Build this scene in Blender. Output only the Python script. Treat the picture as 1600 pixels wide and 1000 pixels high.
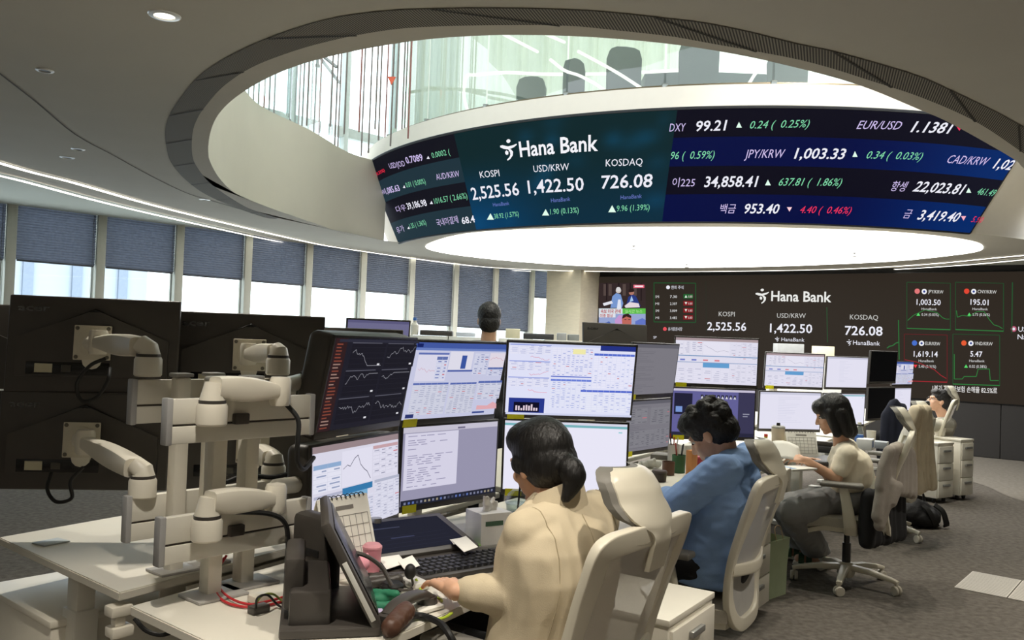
import bpy, bmesh, math, random
import numpy as np
from mathutils import Vector, Matrix, noise

for o in list(bpy.data.objects): bpy.data.objects.remove(o, do_unlink=True)
SC = bpy.context.scene
COL = SC.collection
PI = math.pi

# ---------------------------------------------------------------- camera
FPX = 1350.0; CAMZ = 1.47
PITCH = math.radians(1.27); ROLL = math.radians(2.09)
_F = Vector((0, math.cos(PITCH), math.sin(PITCH)))
_R0 = Vector((1, 0, 0)); _U0 = Vector((0, -math.sin(PITCH), math.cos(PITCH)))
_R = _R0*math.cos(ROLL) + _U0*math.sin(ROLL)
_U = -_R0*math.sin(ROLL) + _U0*math.cos(ROLL)
CAM = Vector((0, 0, CAMZ))
cam_data = bpy.data.cameras.new('camera'); cam = bpy.data.objects.new('camera', cam_data); COL.objects.link(cam)
cam_data.sensor_width = 36; cam_data.lens = 36*FPX/1600; cam_data.clip_start = 0.05; cam_data.clip_end = 500
cam.matrix_world = Matrix(((_R.x, _U.x, -_F.x, 0), (_R.y, _U.y, -_F.y, 0), (_R.z, _U.z, -_F.z, CAMZ), (0, 0, 0, 1)))
SC.camera = cam

def ray(x, y): return _F + _R*((x-800)/FPX) + _U*((500-y)/FPX)
def atz(x, y, z):
    d = ray(x, y); return CAM + d*((z-CAMZ)/d.z)
def atd(x, y, Y):
    d = ray(x, y); return CAM + d*(Y/d.y)
def onplane(x, y, p, n):
    d = ray(x, y); return CAM + d*((Vector(p)-CAM).dot(n)/d.dot(n))

# ---------------------------------------------------------------- view, world, big lights
SC.view_settings.view_transform = 'Standard'
try: SC.view_settings.look = 'None'
except Exception: pass
SC.view_settings.exposure = 0.0; SC.view_settings.gamma = 1.0; SC.view_settings.use_curve_mapping = False
SC.cycles.use_denoising = True
SC.cycles.max_bounces = 8; SC.cycles.diffuse_bounces = 5; SC.cycles.transparent_max_bounces = 16
SC.cycles.sample_clamp_indirect = 6.0
W = bpy.data.worlds.new('world'); SC.world = W; W.use_nodes = True
_bg = W.node_tree.nodes['Background']; _bg.inputs[0].default_value = (0.88, 0.94, 1.0, 1); _bg.inputs[1].default_value = 3.9
DISC_E = 7.0; COVE_E = 3.5; SPOT_W = 110.0

# ---------------------------------------------------------------- helpers
def lin(c):
    c = [x/255.0 if max(col_max(c), 1.001) > 1.0001 else x for x in c]
    return tuple(x/12.92 if x <= 0.04045 else ((x+0.055)/1.055)**2.4 for x in c)
def col_max(c): return max(c)

_mats = {}
def mat(name, rgb=(200, 200, 200), rough=0.5, metal=0.0, var=0.06, scale=14.0, bump=0.0, bscale=60.0, spec=0.5, emit=None, estr=1.0, stretch=None):
    """procedural principled material; rgb in sRGB 0-255, slight noise variation and optional bump"""
    if name in _mats: return _mats[name]
    m = bpy.data.materials.new(name); m.use_nodes = True; _mats[name] = m
    nt = m.node_tree; b = nt.nodes['Principled BSDF']
    c = lin(rgb)
    b.inputs['Roughness'].default_value = rough; b.inputs['Metallic'].default_value = metal
    b.inputs['Specular IOR Level'].default_value = spec
    tc = nt.nodes.new('ShaderNodeTexCoord'); mp = nt.nodes.new('ShaderNodeMapping')
    nt.links.new(tc.outputs['Object'], mp.inputs[0])
    if stretch: mp.inputs['Scale'].default_value = stretch
    n = nt.nodes.new('ShaderNodeTexNoise'); n.inputs['Scale'].default_value = scale; n.inputs['Detail'].default_value = 3
    nt.links.new(mp.outputs[0], n.inputs['Vector'])
    r = nt.nodes.new('ShaderNodeValToRGB')
    r.color_ramp.elements[0].position = 0.3; r.color_ramp.elements[1].position = 0.7
    r.color_ramp.elements[0].color = (*[x*(1-var) for x in c], 1); r.color_ramp.elements[1].color = (*[min(1, x*(1+var)) for x in c], 1)
    nt.links.new(n.outputs[0], r.inputs[0]); nt.links.new(r.outputs[0], b.inputs['Base Color'])
    if bump:
        n2 = nt.nodes.new('ShaderNodeTexNoise'); n2.inputs['Scale'].default_value = bscale; n2.inputs['Detail'].default_value = 4
        nt.links.new(mp.outputs[0], n2.inputs['Vector'])
        bp = nt.nodes.new('ShaderNodeBump'); bp.inputs['Strength'].default_value = bump; bp.inputs['Distance'].default_value = 0.01
        nt.links.new(n2.outputs[0], bp.inputs['Height']); nt.links.new(bp.outputs[0], b.inputs['Normal'])
    if emit:
        b.inputs['Emission Color'].default_value = (*lin(emit), 1); b.inputs['Emission Strength'].default_value = estr
    return m
def emat(name, rgb, strength):
    if name in _mats: return _mats[name]
    m = bpy.data.materials.new(name); m.use_nodes = True; _mats[name] = m
    nt = m.node_tree; nt.nodes.clear()
    e = nt.nodes.new('ShaderNodeEmission'); e.inputs[0].default_value = (*lin(rgb), 1); e.inputs[1].default_value = strength
    o = nt.nodes.new('ShaderNodeOutputMaterial'); nt.links.new(e.outputs[0], o.inputs[0]); return m
def glassmat(name, tint=(235, 245, 240), refl=0.08, rough=0.02, film=0.0):
    if name in _mats: return _mats[name]
    m = bpy.data.materials.new(name); m.use_nodes = True; _mats[name] = m
    nt = m.node_tree; nt.nodes.clear()
    t = nt.nodes.new('ShaderNodeBsdfTransparent'); t.inputs[0].default_value = (*lin(tint), 1)
    g = nt.nodes.new('ShaderNodeBsdfGlossy'); g.inputs['Roughness'].default_value = rough
    fr = nt.nodes.new('ShaderNodeLayerWeight'); fr.inputs[0].default_value = 0.25
    mu = nt.nodes.new('ShaderNodeMath'); mu.operation = 'MULTIPLY_ADD'; mu.inputs[1].default_value = 0.5; mu.inputs[2].default_value = refl
    nt.links.new(fr.outputs['Facing'], mu.inputs[0])
    mx = nt.nodes.new('ShaderNodeMixShader'); nt.links.new(mu.outputs[0], mx.inputs[0])
    nt.links.new(t.outputs[0], mx.inputs[1]); nt.links.new(g.outputs[0], mx.inputs[2])
    last = mx
    if film:
        d = nt.nodes.new('ShaderNodeBsdfDiffuse'); d.inputs[0].default_value = (*lin(tint), 1)
        m2 = nt.nodes.new('ShaderNodeMixShader'); m2.inputs[0].default_value = film
        nt.links.new(mx.outputs[0], m2.inputs[1]); nt.links.new(d.outputs[0], m2.inputs[2]); last = m2
    o = nt.nodes.new('ShaderNodeOutputMaterial'); nt.links.new(last.outputs[0], o.inputs[0]); return m
def screenmat():
    if 'screen' in _mats: return _mats['screen']
    m = bpy.data.materials.new('screen'); m.use_nodes = True; _mats['screen'] = m
    nt = m.node_tree; b = nt.nodes['Principled BSDF']
    b.inputs['Base Color'].default_value = (0.004, 0.004, 0.004, 1); b.inputs['Roughness'].default_value = 0.5; b.inputs['Specular IOR Level'].default_value = 0.01
    a = nt.nodes.new('ShaderNodeAttribute'); a.attribute_name = 'col'
    nt.links.new(a.outputs['Color'], b.inputs['Emission Color']); b.inputs['Emission Strength'].default_value = 1.0
    return m

class G:
    """collects shapes, builds ONE mesh object"""
    def __init__(s): s.v = []; s.f = []; s.m = []; s.c = []
    def add(s, verts, faces, mi=0, M=None, col=None):
        k = len(s.v)
        if M is not None: verts = [M @ Vector(p) for p in verts]
        s.v.extend([tuple(p) for p in verts]); s.f.extend([tuple(i+k for i in f) for f in faces])
        s.m.extend([mi]*len(faces)); s.c.extend([col]*len(faces)); return s
    def bm(s, bm, mi=0, M=None):
        bm.verts.index_update()
        s.add([v.co.copy() for v in bm.verts], [[v.index for v in f.verts] for f in bm.faces], mi, M); bm.free(); return s
    def box(s, c, d, bev=0.0, mi=0, M=None, seg=2):
        x, y, z = [q/2 for q in d]
        if bev <= 0:
            vs = [(c[0]+i*x, c[1]+j*y, c[2]+k*z) for i in (-1, 1) for j in (-1, 1) for k in (-1, 1)]
            fs = [(0, 1, 3, 2), (4, 6, 7, 5), (0, 4, 5, 1), (2, 3, 7, 6), (0, 2, 6, 4), (1, 5, 7, 3)]
            return s.add(vs, fs, mi, M)
        b = bmesh.new(); bmesh.ops.create_cube(b, size=1.0)
        for v in b.verts: v.co = Vector((v.co.x*d[0], v.co.y*d[1], v.co.z*d[2]))
        bmesh.ops.bevel(b, geom=list(b.edges), offset=min(bev, min(d)*0.49), segments=seg, affect='EDGES', profile=0.5)
        for v in b.verts: v.co += Vector(c)
        return s.bm(b, mi, M)
    def tube(s, pts, r, n=8, mi=0, M=None, cap=True, closed=False):
        pts = [Vector(p) for p in pts]; N = len(pts)
        rs = r if isinstance(r, (list, tuple)) else [r]*N
        T = []
        for i in range(N):
            a = pts[(i-1) % N] if (closed or i > 0) else pts[i]; b = pts[(i+1) % N] if (closed or i < N-1) else pts[i]
            t = (b-a); T.append(t.normalized() if t.length > 1e-9 else Vector((0, 0, 1)))
        up = Vector((0, 0, 1)) if abs(T[0].z) < 0.9 else Vector((1, 0, 0))
        x = T[0].cross(up).normalized(); vs = []
        for i in range(N):
            x = (x - T[i]*x.dot(T[i])); x = x.normalized() if x.length > 1e-6 else T[i].orthogonal().normalized()
            y = T[i].cross(x)
            for k in range(n):
                a = 2*PI*k/n; vs.append(pts[i] + (x*math.cos(a)+y*math.sin(a))*rs[i])
        fs = []
        for i in range(N if closed else N-1):
            j = (i+1) % N
            for k in range(n): fs.append((i*n+k, i*n+(k+1) % n, j*n+(k+1) % n, j*n+k))
        if cap and not closed: fs.append(tuple(range(n))[::-1]); fs.append(tuple((N-1)*n+k for k in range(n)))
        return s.add(vs, fs, mi, M)
    def sweep(s, pts, w, h, side, mi=0, M=None, closed=False, rnd=0.3):
        """rounded-rectangle section swept along pts: w along 'side' (vector or list), h across"""
        pts = [Vector(p) for p in pts]; N = len(pts); vs = []
        prof = []
        for (sx, sy) in ((1, 1), (-1, 1), (-1, -1), (1, -1)):
            q = rnd
            a = [(sx, sy*(1-q)), (sx*(1-q*0.3), sy*(1-q*0.3)), (sx*(1-q), sy)]
            if sx*sy < 0: a = a[::-1]
            prof += a
        n = len(prof)
        for i in range(N):
            a = pts[(i-1) % N] if (closed or i > 0) else pts[i]; b = pts[(i+1) % N] if (closed or i < N-1) else pts[i]
            t = (b-a).normalized(); sd = Vector(side[i]) if isinstance(side, list) else Vector(side)
            sd = (sd - t*sd.dot(t)).normalized(); o = t.cross(sd)
            wi = w[i] if isinstance(w, list) else w; hi = h[i] if isinstance(h, list) else h
            for (p, q) in prof: vs.append(pts[i] + sd*(p*wi/2) + o*(q*hi/2))
        fs = []
        for i in range(N if closed else N-1):
            j = (i+1) % N
            for k in range(n): fs.append((i*n+k, i*n+(k+1) % n, j*n+(k+1) % n, j*n+k))
        if not closed: fs.append(tuple(range(n))[::-1]); fs.append(tuple((N-1)*n+k for k in range(n)))
        return s.add(vs, fs, mi, M)
    def lathe(s, prof, n=20, mi=0, M=None):
        vs = []; fs = []
        for (r, z) in prof:
            for k in range(n): a = 2*PI*k/n; vs.append((r*math.cos(a), r*math.sin(a), z))
        for i in range(len(prof)-1):
            for k in range(n): fs.append((i*n+k, i*n+(k+1) % n, (i+1)*n+(k+1) % n, (i+1)*n+k))
        if prof[0][0] > 1e-6: fs.append(tuple(range(n))[::-1])
        if prof[-1][0] > 1e-6: fs.append(tuple((len(prof)-1)*n+k for k in range(n)))
        return s.add(vs, fs, mi, M)
    def prism(s, out, z0, z1, mi=0, M=None):
        n = len(out); vs = [(x, y, z0) for x, y in out]+[(x, y, z1) for x, y in out]
        fs = [tuple(range(n))[::-1], tuple(range(n, 2*n))]+[(i, (i+1) % n, n+(i+1) % n, n+i) for i in range(n)]
        return s.add(vs, fs, mi, M)
    def ell(s, c, r, M=None, mi=0, n=12, R=None):
        b = bmesh.new(); bmesh.ops.create_uvsphere(b, u_segments=n*2, v_segments=n, radius=1.0)
        for v in b.verts:
            p = Vector((v.co.x*r[0], v.co.y*r[1], v.co.z*r[2]))
            if R is not None: p = R @ p
            v.co = p+Vector(c)
        return s.bm(b, mi, M)
    def cap(s, p0, r0, p1, r1, n=12, mi=0):
        """tapered capsule"""
        p0 = Vector(p0); p1 = Vector(p1); d = (p1-p0).normalized(); P = []; Rr = []
        for k in range(0, 5): a = PI/2*(1-k/4.0); P.append(p0-d*r0*math.sin(a)); Rr.append(max(r0*math.cos(a), 1e-4))
        for k in range(0, 5): a = PI/2*(k/4.0); P.append(p1+d*r1*math.sin(a)); Rr.append(max(r1*math.cos(a), 1e-4))
        x = d.orthogonal().normalized(); y = d.cross(x); vs = []; fs = []
        for i in range(len(P)):
            for k in range(n): a = 2*PI*k/n; vs.append(P[i]+(x*math.cos(a)+y*math.sin(a))*Rr[i])
        for i in range(len(P)-1):
            for k in range(n): fs.append((i*n+k, i*n+(k+1) % n, (i+1)*n+(k+1) % n, (i+1)*n+k))
        fs.append(tuple(range(n))[::-1]); fs.append(tuple((len(P)-1)*n+k for k in range(n)))
        return s.add(vs, fs, mi)
    def build(s, name, mats, parent=None, smooth=35, solid=0, recalc=False):
        me = bpy.data.meshes.new(name); me.from_pydata(s.v, [], s.f); me.validate()
        mats = mats if isinstance(mats, (list, tuple)) else [mats]
        for m in mats: me.materials.append(m)
        if len(me.polygons) == len(s.m): me.polygons.foreach_set('material_index', s.m)
        if any(c is not None for c in s.c) and len(me.polygons) == len(s.c):
            at = me.color_attributes.new('col', 'FLOAT_COLOR', 'CORNER'); buf = []
            for p in me.polygons:
                c = s.c[p.index] or (0, 0, 0)
                if isinstance(c[0], (tuple, list)):
                    for q in c: buf += [q[0], q[1], q[2], 1.0]
                else: buf += [c[0], c[1], c[2], 1.0]*len(p.vertices)
            at.data.foreach_set('color', buf)
        if recalc:
            b = bmesh.new(); b.from_mesh(me); bmesh.ops.recalc_face_normals(b, faces=b.faces); b.to_mesh(me); b.free()
        if smooth:
            me.polygons.foreach_set('use_smooth', [True]*len(me.polygons))
            try: me.set_sharp_from_angle(angle=math.radians(smooth))
            except Exception: pass
        me.update()
        o = bpy.data.objects.new(name, me); COL.objects.link(o)
        if parent is not None: o.parent = parent
        return o

def tag(o, label=None, cat=None, group=None, kind=None):
    if label: o['label'] = label
    if cat: o['category'] = cat
    if group: o['group'] = group
    if kind: o['kind'] = kind
    return o
def empty(name, loc=(0, 0, 0), rz=0.0, rx=0.0, label=None, cat=None, group=None):
    o = bpy.data.objects.new(name, None); COL.objects.link(o); o.empty_display_size = 0.1
    o.matrix_world = Matrix.Translation(Vector(loc)) @ Matrix.Rotation(rz, 4, 'Z') @ Matrix.Rotation(rx, 4, 'X')
    return tag(o, label, cat, group)
def struct(o): o['kind'] = 'structure'; return o
def copy_tree(o, parent=None):
    c = o.copy(); COL.objects.link(c)
    if parent is not None: c.parent = parent
    for ch in list(o.children): copy_tree(ch, c)
    return c
def spline(pts, n=8, closed=False):
    pts = [Vector(p) for p in pts]; N = len(pts); out = []
    for i in range(N if closed else N-1):
        p1 = pts[i]; p2 = pts[(i+1) % N]
        p0 = pts[(i-1) % N] if (closed or i > 0) else p1*2-p2
        p3 = pts[(i+2) % N] if (closed or i < N-2) else p2*2-p1
        for k in range(n):
            t = k/n
            out.append(0.5*((2*p1)+(p2-p0)*t+(2*p0-5*p1+4*p2-p3)*t*t+(3*p1-p0-3*p2+p3)*t**3))
    if not closed: out.append(pts[-1])
    return out

# ---- writing: glyph outlines become thin faces of a screen or sign mesh
_gl = {}
def glyphs(txt, bold=0.0):
    k = (txt, bold)
    if k in _gl: return _gl[k]
    cu = bpy.data.curves.new('t', 'FONT'); cu.body = txt; cu.size = 1.0; cu.resolution_u = 2; cu.offset = bold
    ob = bpy.data.objects.new('t', cu); COL.objects.link(ob)
    dg = bpy.context.evaluated_depsgraph_get(); dg.update()
    me = bpy.data.meshes.new_from_object(ob.evaluated_get(dg))
    v = [(p.co.x, p.co.y) for p in me.vertices]; f = [tuple(p.vertices) for p in me.polygons]
    bpy.data.objects.remove(ob, do_unlink=True); bpy.data.curves.remove(cu); bpy.data.meshes.remove(me)
    if v:
        x0 = min(p[0] for p in v); x1 = max(p[0] for p in v)
        v = [((p[0]-x0), p[1]/0.727) for p in v]; w = max(x1-x0, 1e-4)
    else: w = 1.0
    _gl[k] = (v, f, w); return _gl[k]

class SB:
    """screen picture: coloured faces on a surface given by fn(x, y, lift); x, y in 0..1"""
    def __init__(s, fn, aspect): s.g = G(); s.fn = fn; s.a = aspect; s.l = 0
    def poly(s, pts, rgb, lift=None):
        s.l += 1; L = 0.0004*(s.l if lift is None else lift)/8.0 + 0.0003
        s.g.add([s.fn(x, y, L) for x, y in pts], [tuple(range(len(pts)))], 0, None, lin(rgb)); return s
    def rect(s, x0, y0, x1, y1, rgb, lift=None): return s.poly([(x0, y0), (x1, y0), (x1, y1), (x0, y1)], rgb, lift)
    def frame(s, x0, y0, x1, y1, w, rgb):
        h = w*s.a
        s.rect(x0, y0, x1, y0+h, rgb); s.rect(x0, y1-h, x1, y1, rgb); s.rect(x0, y0, x0+w, y1, rgb); s.rect(x1-w, y0, x1, y1, rgb); return s
    def line(s, pts, w, rgb):
        for (a, b), (c, d) in zip(pts[:-1], pts[1:]):
            dx, dy = (c-a), (d-b)/s.a; L = math.hypot(dx, dy) or 1e-6; nx, ny = -dy/L*w/2, dx/L*w/2*s.a
            s.poly([(a+nx, b+ny), (a-nx, b-ny), (c-nx, d-ny), (c+nx, d+ny)], rgb, s.l)
        s.l += 1; return s
    def text(s, t, x0, y0, h, rgb, x1=None, y1=None, bold=0.0, shear=0.0):
        """baseline from (x0,y0) to (x1,y1), capital height h; width natural when x1 is None"""
        v, f, w = glyphs(t, bold); s.l += 1; L = 0.0004*s.l/8.0+0.0003
        if x1 is None: x1 = x0 + w/0.727*h/s.a
        if y1 is None: y1 = y0
        P = [s.fn(x0+(px/w)*(x1-x0)+shear*py*h/s.a, y0+(px/w)*(y1-y0)+py*h, L) for px, py in v]
        s.g.add(P, f, 0, None, lin(rgb)); return s
# ================================================================ the setting
ZC = 2.75                                             # ceiling height
M_ceil = mat('ceiling_paint', (196, 192, 180), 0.9, var=0.015, scale=3)
M_cream = mat('cream_wall', (214, 208, 190), 0.85, var=0.02, scale=2)
M_lip = mat('lip_paint', (196, 190, 176), 0.85, var=0.015)
M_mull = mat('mullion_paint', (196, 197, 186), 0.6, var=0.02)
M_white = mat('white_paint', (222, 219, 208), 0.6, var=0.015)
M_strip = emat('cove_strip', (255, 250, 238), COVE_E)

# floor: dark mottled carpet; the arc by the video wall is a lighter carpet
M_carpet = mat('carpet', (95, 90, 84), 0.95, var=0.28, scale=26, bump=0.5, bscale=220, spec=0.1)
M_carpet2 = mat('light_carpet', (118, 113, 105), 0.95, var=0.16, scale=22, bump=0.4, bscale=220, spec=0.1)
M_carpet.node_tree.nodes['Noise Texture'].inputs['Detail'].default_value = 8
WL = lambda n: Vector((-5.8+0.68*n, 9.9+0.734*n, 0))                    # window wall line
VP0 = Vector((6.57, 12.85, 0)); VD = Vector((0.82, -0.572, 0)).normalized()   # video wall line
VN = Vector((-VD.y*-1, -VD.x, 0)); VN = Vector((-0.572, -0.82, 0)).normalized()
ROOM = [WL(-14), WL(9.6), VP0-VD*6.9, VP0+VD*7.5, Vector((12.7, -4, 0)), Vector((-15.3, -4, 0))]
g = G(); g.add([(p.x, p.y, 0) for p in ROOM], [tuple(range(len(ROOM)))[::-1]]); g.add([(p.x, p.y, -0.1) for p in ROOM], [tuple(range(len(ROOM)))])
struct(g.build('floor', M_carpet, smooth=0))
arc = spline([atz(1300, 735, 0), atz(1400, 735, 0), atz(1482, 744, 0), atz(1540, 760, 0), atz(1590, 781, 0), Vector((5.6, 8.2, 0)), Vector((5.9, 7.2, 0))], 6)
g = G(); top = [VP0-VD*5.5+VN*0.02]+[VP0+VD*4.5+VN*0.02]
pts = [(p.x, p.y, 0.004) for p in ([top[0]]+arc+[top[1]])]
g.add(pts, [tuple(range(len(pts)))]); o = g.build('trim_1', M_carpet2, smooth=0); struct(o)

# ---- ceiling with the oval opening
def pl(L, z=ZC): return [atz(x, y, z) for x, y in L]
V_px = [(600, 376), (540, 365), (480, 345), (405, 324), (372, 306), (348, 285), (330, 258), (325.5, 238), (327, 208), (335, 186), (352, 164), (385, 137), (430, 112), (490, 90), (550, 73.5), (640, 58.5), (730, 53), (800, 51), (875, 53), (950, 58), (1000, 63), (1100, 76), (1209, 97), (1337, 131), (1434, 170), (1490, 195), (1583, 248)]
GI_px = [(436, 341), (426, 338), (390, 326), (360, 309), (327, 285), (306, 258), (300, 238), (301, 207), (309, 184), (322, 165), (349, 135), (394, 105), (460, 79.5), (520, 63), (580, 51), (640, 43.5), (730, 40), (825, 39), (900, 41), (950, 46), (1050, 57), (1100, 66), (1256, 95), (1366, 128), (1444, 154), (1528, 192), (1600, 240)]
GO_px = [(430, 342), (414, 340), (375, 327), (345, 315), (315, 300), (288, 279), (270, 258), (262, 240), (258, 207), (265, 180), (280, 156), (304, 126), (340, 98), (400, 67.5), (460, 45), (520, 28.5), (580, 19.5), (640, 15), (730, 13), (825, 13.5), (900, 16), (960, 20), (1050, 30), (1100, 36), (1170, 50), (1250, 70), (1300, 80), (1380, 102), (1440, 121), (1500, 148), (1560, 177), (1600, 199)]
PC = Vector((3.13, 13.79, 0)); R0, R1, Z1 = 5.06, 5.55, 3.8
def cone(phi, t, lift=0.0):
    r = R0+(R1-R0)*t+lift
    return Vector((PC.x+r*math.cos(phi), PC.y+r*math.sin(phi), ZC+(Z1-ZC)*t))
def cone_hit(x, y):
    d = ray(x, y); b = (R1-R0)/(Z1-ZC); a0 = R0-b*ZC; o = CAM-PC
    rz, rd = a0+b*CAM.z, b*d.z
    A = d.x**2+d.y**2-rd**2; B = 2*(o.x*d.x+o.y*d.y-rz*rd); C_ = o.x**2+o.y**2-rz**2
    D = max(B*B-4*A*C_, 0); k = (-B-math.sqrt(D))/(2*A); p = CAM+d*k
    return math.atan2(p.y-PC.y, p.x-PC.x), (p.z-ZC)/(Z1-ZC)
PHI_L = cone_hit(602, 320)[0]; PHI_L = math.radians(-159.5); PHI_R = math.radians(-71.5)
V = pl(V_px)+[Vector((3.45, 5.85, ZC)), Vector((4.3, 6.8, ZC)), Vector((5.1, 8.0, ZC)), Vector((5.6, 9.1, ZC))]
Vs = spline(V, 5)
PHI_E = math.radians(-60)
podarc = [cone(PHI_E+(math.radians(-158.5)-PHI_E)*k/40, 0) for k in range(41)]
hole = Vs+podarc
cove_px = [(0, 251), (120, 283.5), (240, 318), (360, 348), (480, 376), (540, 387), (665, 405), (759, 416), (852, 421), (950, 423), (1100, 423), (1300, 419.5), (1450, 411), (1600, 397)]
cv = pl(cove_px)
cv = [Vector((-3.6, -3.9, ZC)), Vector((-4.15, 0, ZC)), Vector((-4.35, 4, ZC))]+cv+[Vector((7.3, 8.6, ZC)), Vector((7.9, 5.5, ZC)), Vector((8.0, 1, ZC)), Vector((7.6, -3.9, ZC))]
cvs = spline(cv, 5)
def fill(outer, holes, z):
    from mathutils.geometry import tessellate_polygon
    polys = [[Vector((p.x, p.y, 0)) for p in L] for L in [outer]+holes]
    tri = tessellate_polygon(polys); vs = [(p.x, p.y, z) for L in polys for p in L]
    return vs, [tuple(t) for t in tri]
g = G(); vs, fs = fill(cvs, [hole], ZC); g.add(vs, fs)
# slab edge so the opening has thickness
o = g.build('ceiling', M_ceil, smooth=0); struct(o)
def ribbon(name, A, B, m, smooth=60):
    g = G(); n = len(A); g.add(list(A)+list(B), [(i, i+1, n+i+1, n+i) for i in range(n-1)]); return g.build(name, m, smooth=smooth)
def offset_path(P, d):
    out = []
    for i, p in enumerate(P):
        a = P[max(i-1, 0)]; b = P[min(i+1, len(P)-1)]; t = (b-a); t.z = 0; t.normalize()
        out.append(p+Vector((-t.y, t.x, 0))*d)
    return out
# far soffit steps with their two light lines
c1 = [p+Vector((0, 0, -0.012)) for p in cvs]; c1b = [p+Vector((0, 0, -0.012)) for p in offset_path(cvs, 0.07)]
def inside(p):
    return (p-VP0).dot(VN) > 0.16 and (p-(A0_)).length > 1.0
A0_ = atd(906, 480, 15.6); A0_.z = ZC
c2 = offset_path(cvs, 0.52); c2b = offset_path(cvs, 0.59)
tag(ribbon('light_strip', c1, c1b, M_strip, 0), 'long curved white light line nearer the oval ceiling opening', 'light')
i1 = next(i for i, p in enumerate(c2) if not inside(p)); i2 = len(c2)-next(i for i, p in enumerate(c2[::-1]) if not inside(p))
tag(ribbon('light_strip', c2[:i1], c2b[:i1], M_strip, 0), 'long curved white light line nearer the window blinds', 'light')
tag(ribbon('light_strip', c2[i2:], c2b[i2:], M_strip, 0), 'short outer white light line above the right end of the video wall', 'light')
struct(ribbon('trim_2', [p+Vector((0, 0, 0.02)) for p in cvs], [p+Vector((0, 0, 0.02)) for p in c2], M_lip))
g = G()
outer = [WL(-14), WL(9.6), VP0-VD*6.9, VP0+VD*7.5, Vector((12.7, -4, 0)), Vector((-15.3, -4, 0))]
vs, fs = fill(outer, [[p for p in offset_path(cvs, 0.45)]], 2.80); g.add(vs, fs)
struct(g.build('trim_3', mat('soffit', (212, 216, 206), 0.9, var=0.01), smooth=0))
# seam in the near ceiling board
seam = pl([(0, 113), (60, 160), (120, 210), (180, 243), (240, 276), (290, 300), (330, 313), (420, 339)])
seam = [p+Vector((0, 0, -0.003)) for p in spline(seam, 4)]
struct(ribbon('trim_4', seam, offset_path(seam, 0.012), mat('seam', (95, 92, 86), 0.9)))
# perforated air grille around the rim (slots follow the panel direction)
M_gr = mat('grille', (120, 115, 104), 0.8)
def grille_nodes(m):
    nt = m.node_tree; b = nt.nodes['Principled BSDF']
    tc = nt.nodes.new('ShaderNodeTexCoord'); w = nt.nodes.new('ShaderNodeTexWave'); w.inputs['Scale'].default_value = 26.0
    mp = nt.nodes.new('ShaderNodeMapping'); mp.inputs['Rotation'].default_value = (0, 0, math.radians(20))
    nt.links.new(tc.outputs['Object'], mp.inputs[0]); nt.links.new(mp.outputs[0], w.inputs['Vector'])
    r = nt.nodes.new('ShaderNodeValToRGB'); r.color_ramp.elements[0].position = 0.35; r.color_ramp.elements[1].position = 0.6
    r.color_ramp.elements[0].color = (*lin((52, 49, 43)), 1); r.color_ramp.elements[1].color = (*lin((140, 134, 120)), 1)
    nt.links.new(w.outputs['Color'], r.inputs[0]); nt.links.new(r.outputs[0], b.inputs['Base Color'])
grille_nodes(M_gr)
def resample(P, n):
    d = [0]
    for a, b in zip(P[:-1], P[1:]): d.append(d[-1]+(b-a).length)
    out = []; j = 0
    for k in range(n):
        s = d[-1]*k/(n-1)
        while j < len(d)-2 and d[j+1] < s: j += 1
        f = (s-d[j])/max(d[j+1]-d[j], 1e-9); out.append(P[j].lerp(P[j+1], f))
    return out
gi = resample(spline(pl(GI_px, ZC-0.004), 5), 140); go = resample(spline(pl(GO_px, ZC-0.004), 5), 140)
gr = ribbon('ceiling_grille', go, gi, M_gr, 0)
tag(gr, 'dark slotted air grille band curving round the oval ceiling opening', 'air grille')
# thin dark seams between grille panels
for k in range(6, 140, 11):
    g = G()
    a, b = go[k], gi[k]; t = (b-a).normalized(); n_ = Vector((-t.y, t.x, 0))*0.006; dz = Vector((0, 0, -0.003))
    g.add([a+n_+dz, a-n_+dz, b-n_+dz, b+n_+dz], [(0, 1, 2, 3)])
    g.build('panel_joint', mat('joint', (60, 57, 50), 0.9), gr, smooth=0)
# void wall: vertical cream wall round the opening (rises to the upper floor)
ZU = 3.8
n = len(Vs); g = G(); g.add([p for p in Vs]+[Vector((p.x, p.y, ZU)) for p in Vs]+[Vector((p.x, p.y, ZU)) for p in offset_path(Vs, -0.22)], [(i, i+1, n+i+1, n+i) for i in range(n-1)]+[(n+i, n+i+1, 2*n+i+1, 2*n+i) for i in range(n-1)])
struct(g.build('wall_void', M_cream, smooth=60))
# grey lip between grille and edge
lo = resample([p+Vector((0, 0, -0.0005)) for p in Vs[:n-22]], 140); gi2 = [p+Vector((0, 0, 0.0005)) for p in gi]
struct(ribbon('trim_5', gi2, lo, M_lip))

# ---- drum carrying the ticker: cone, parapet, soffit ring is the ceiling itself
g = G(); N = 60; P0 = math.radians(-185); P1 = math.radians(-45)
ph = [P0+(P1-P0)*k/N for k in range(N+1)]
rows = [[cone(p, 0, -0.02) for p in ph], [cone(p, 1, -0.02) for p in ph], [cone(p, 1, 0.0)+Vector((0, 0, 0.0)) for p in ph], [Vector((PC.x+5.53*math.cos(p), PC.y+5.53*math.sin(p), 4.03)) for p in ph], [Vector((PC.x+5.40*math.cos(p), PC.y+5.40*math.sin(p), 4.05)) for p in ph], [Vector((PC.x+5.40*math.cos(p), PC.y+5.40*math.sin(p), 3.6)) for p in ph]]
for r in range(len(rows)-1):
    g.add(rows[r]+rows[r+1], [(i, i+1, N+1+i+1, N+1+i) for i in range(N)])
struct(g.build('wall_drum', mat('drum_paint', (226, 218, 206), 0.8, var=0.01), smooth=40))
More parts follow.
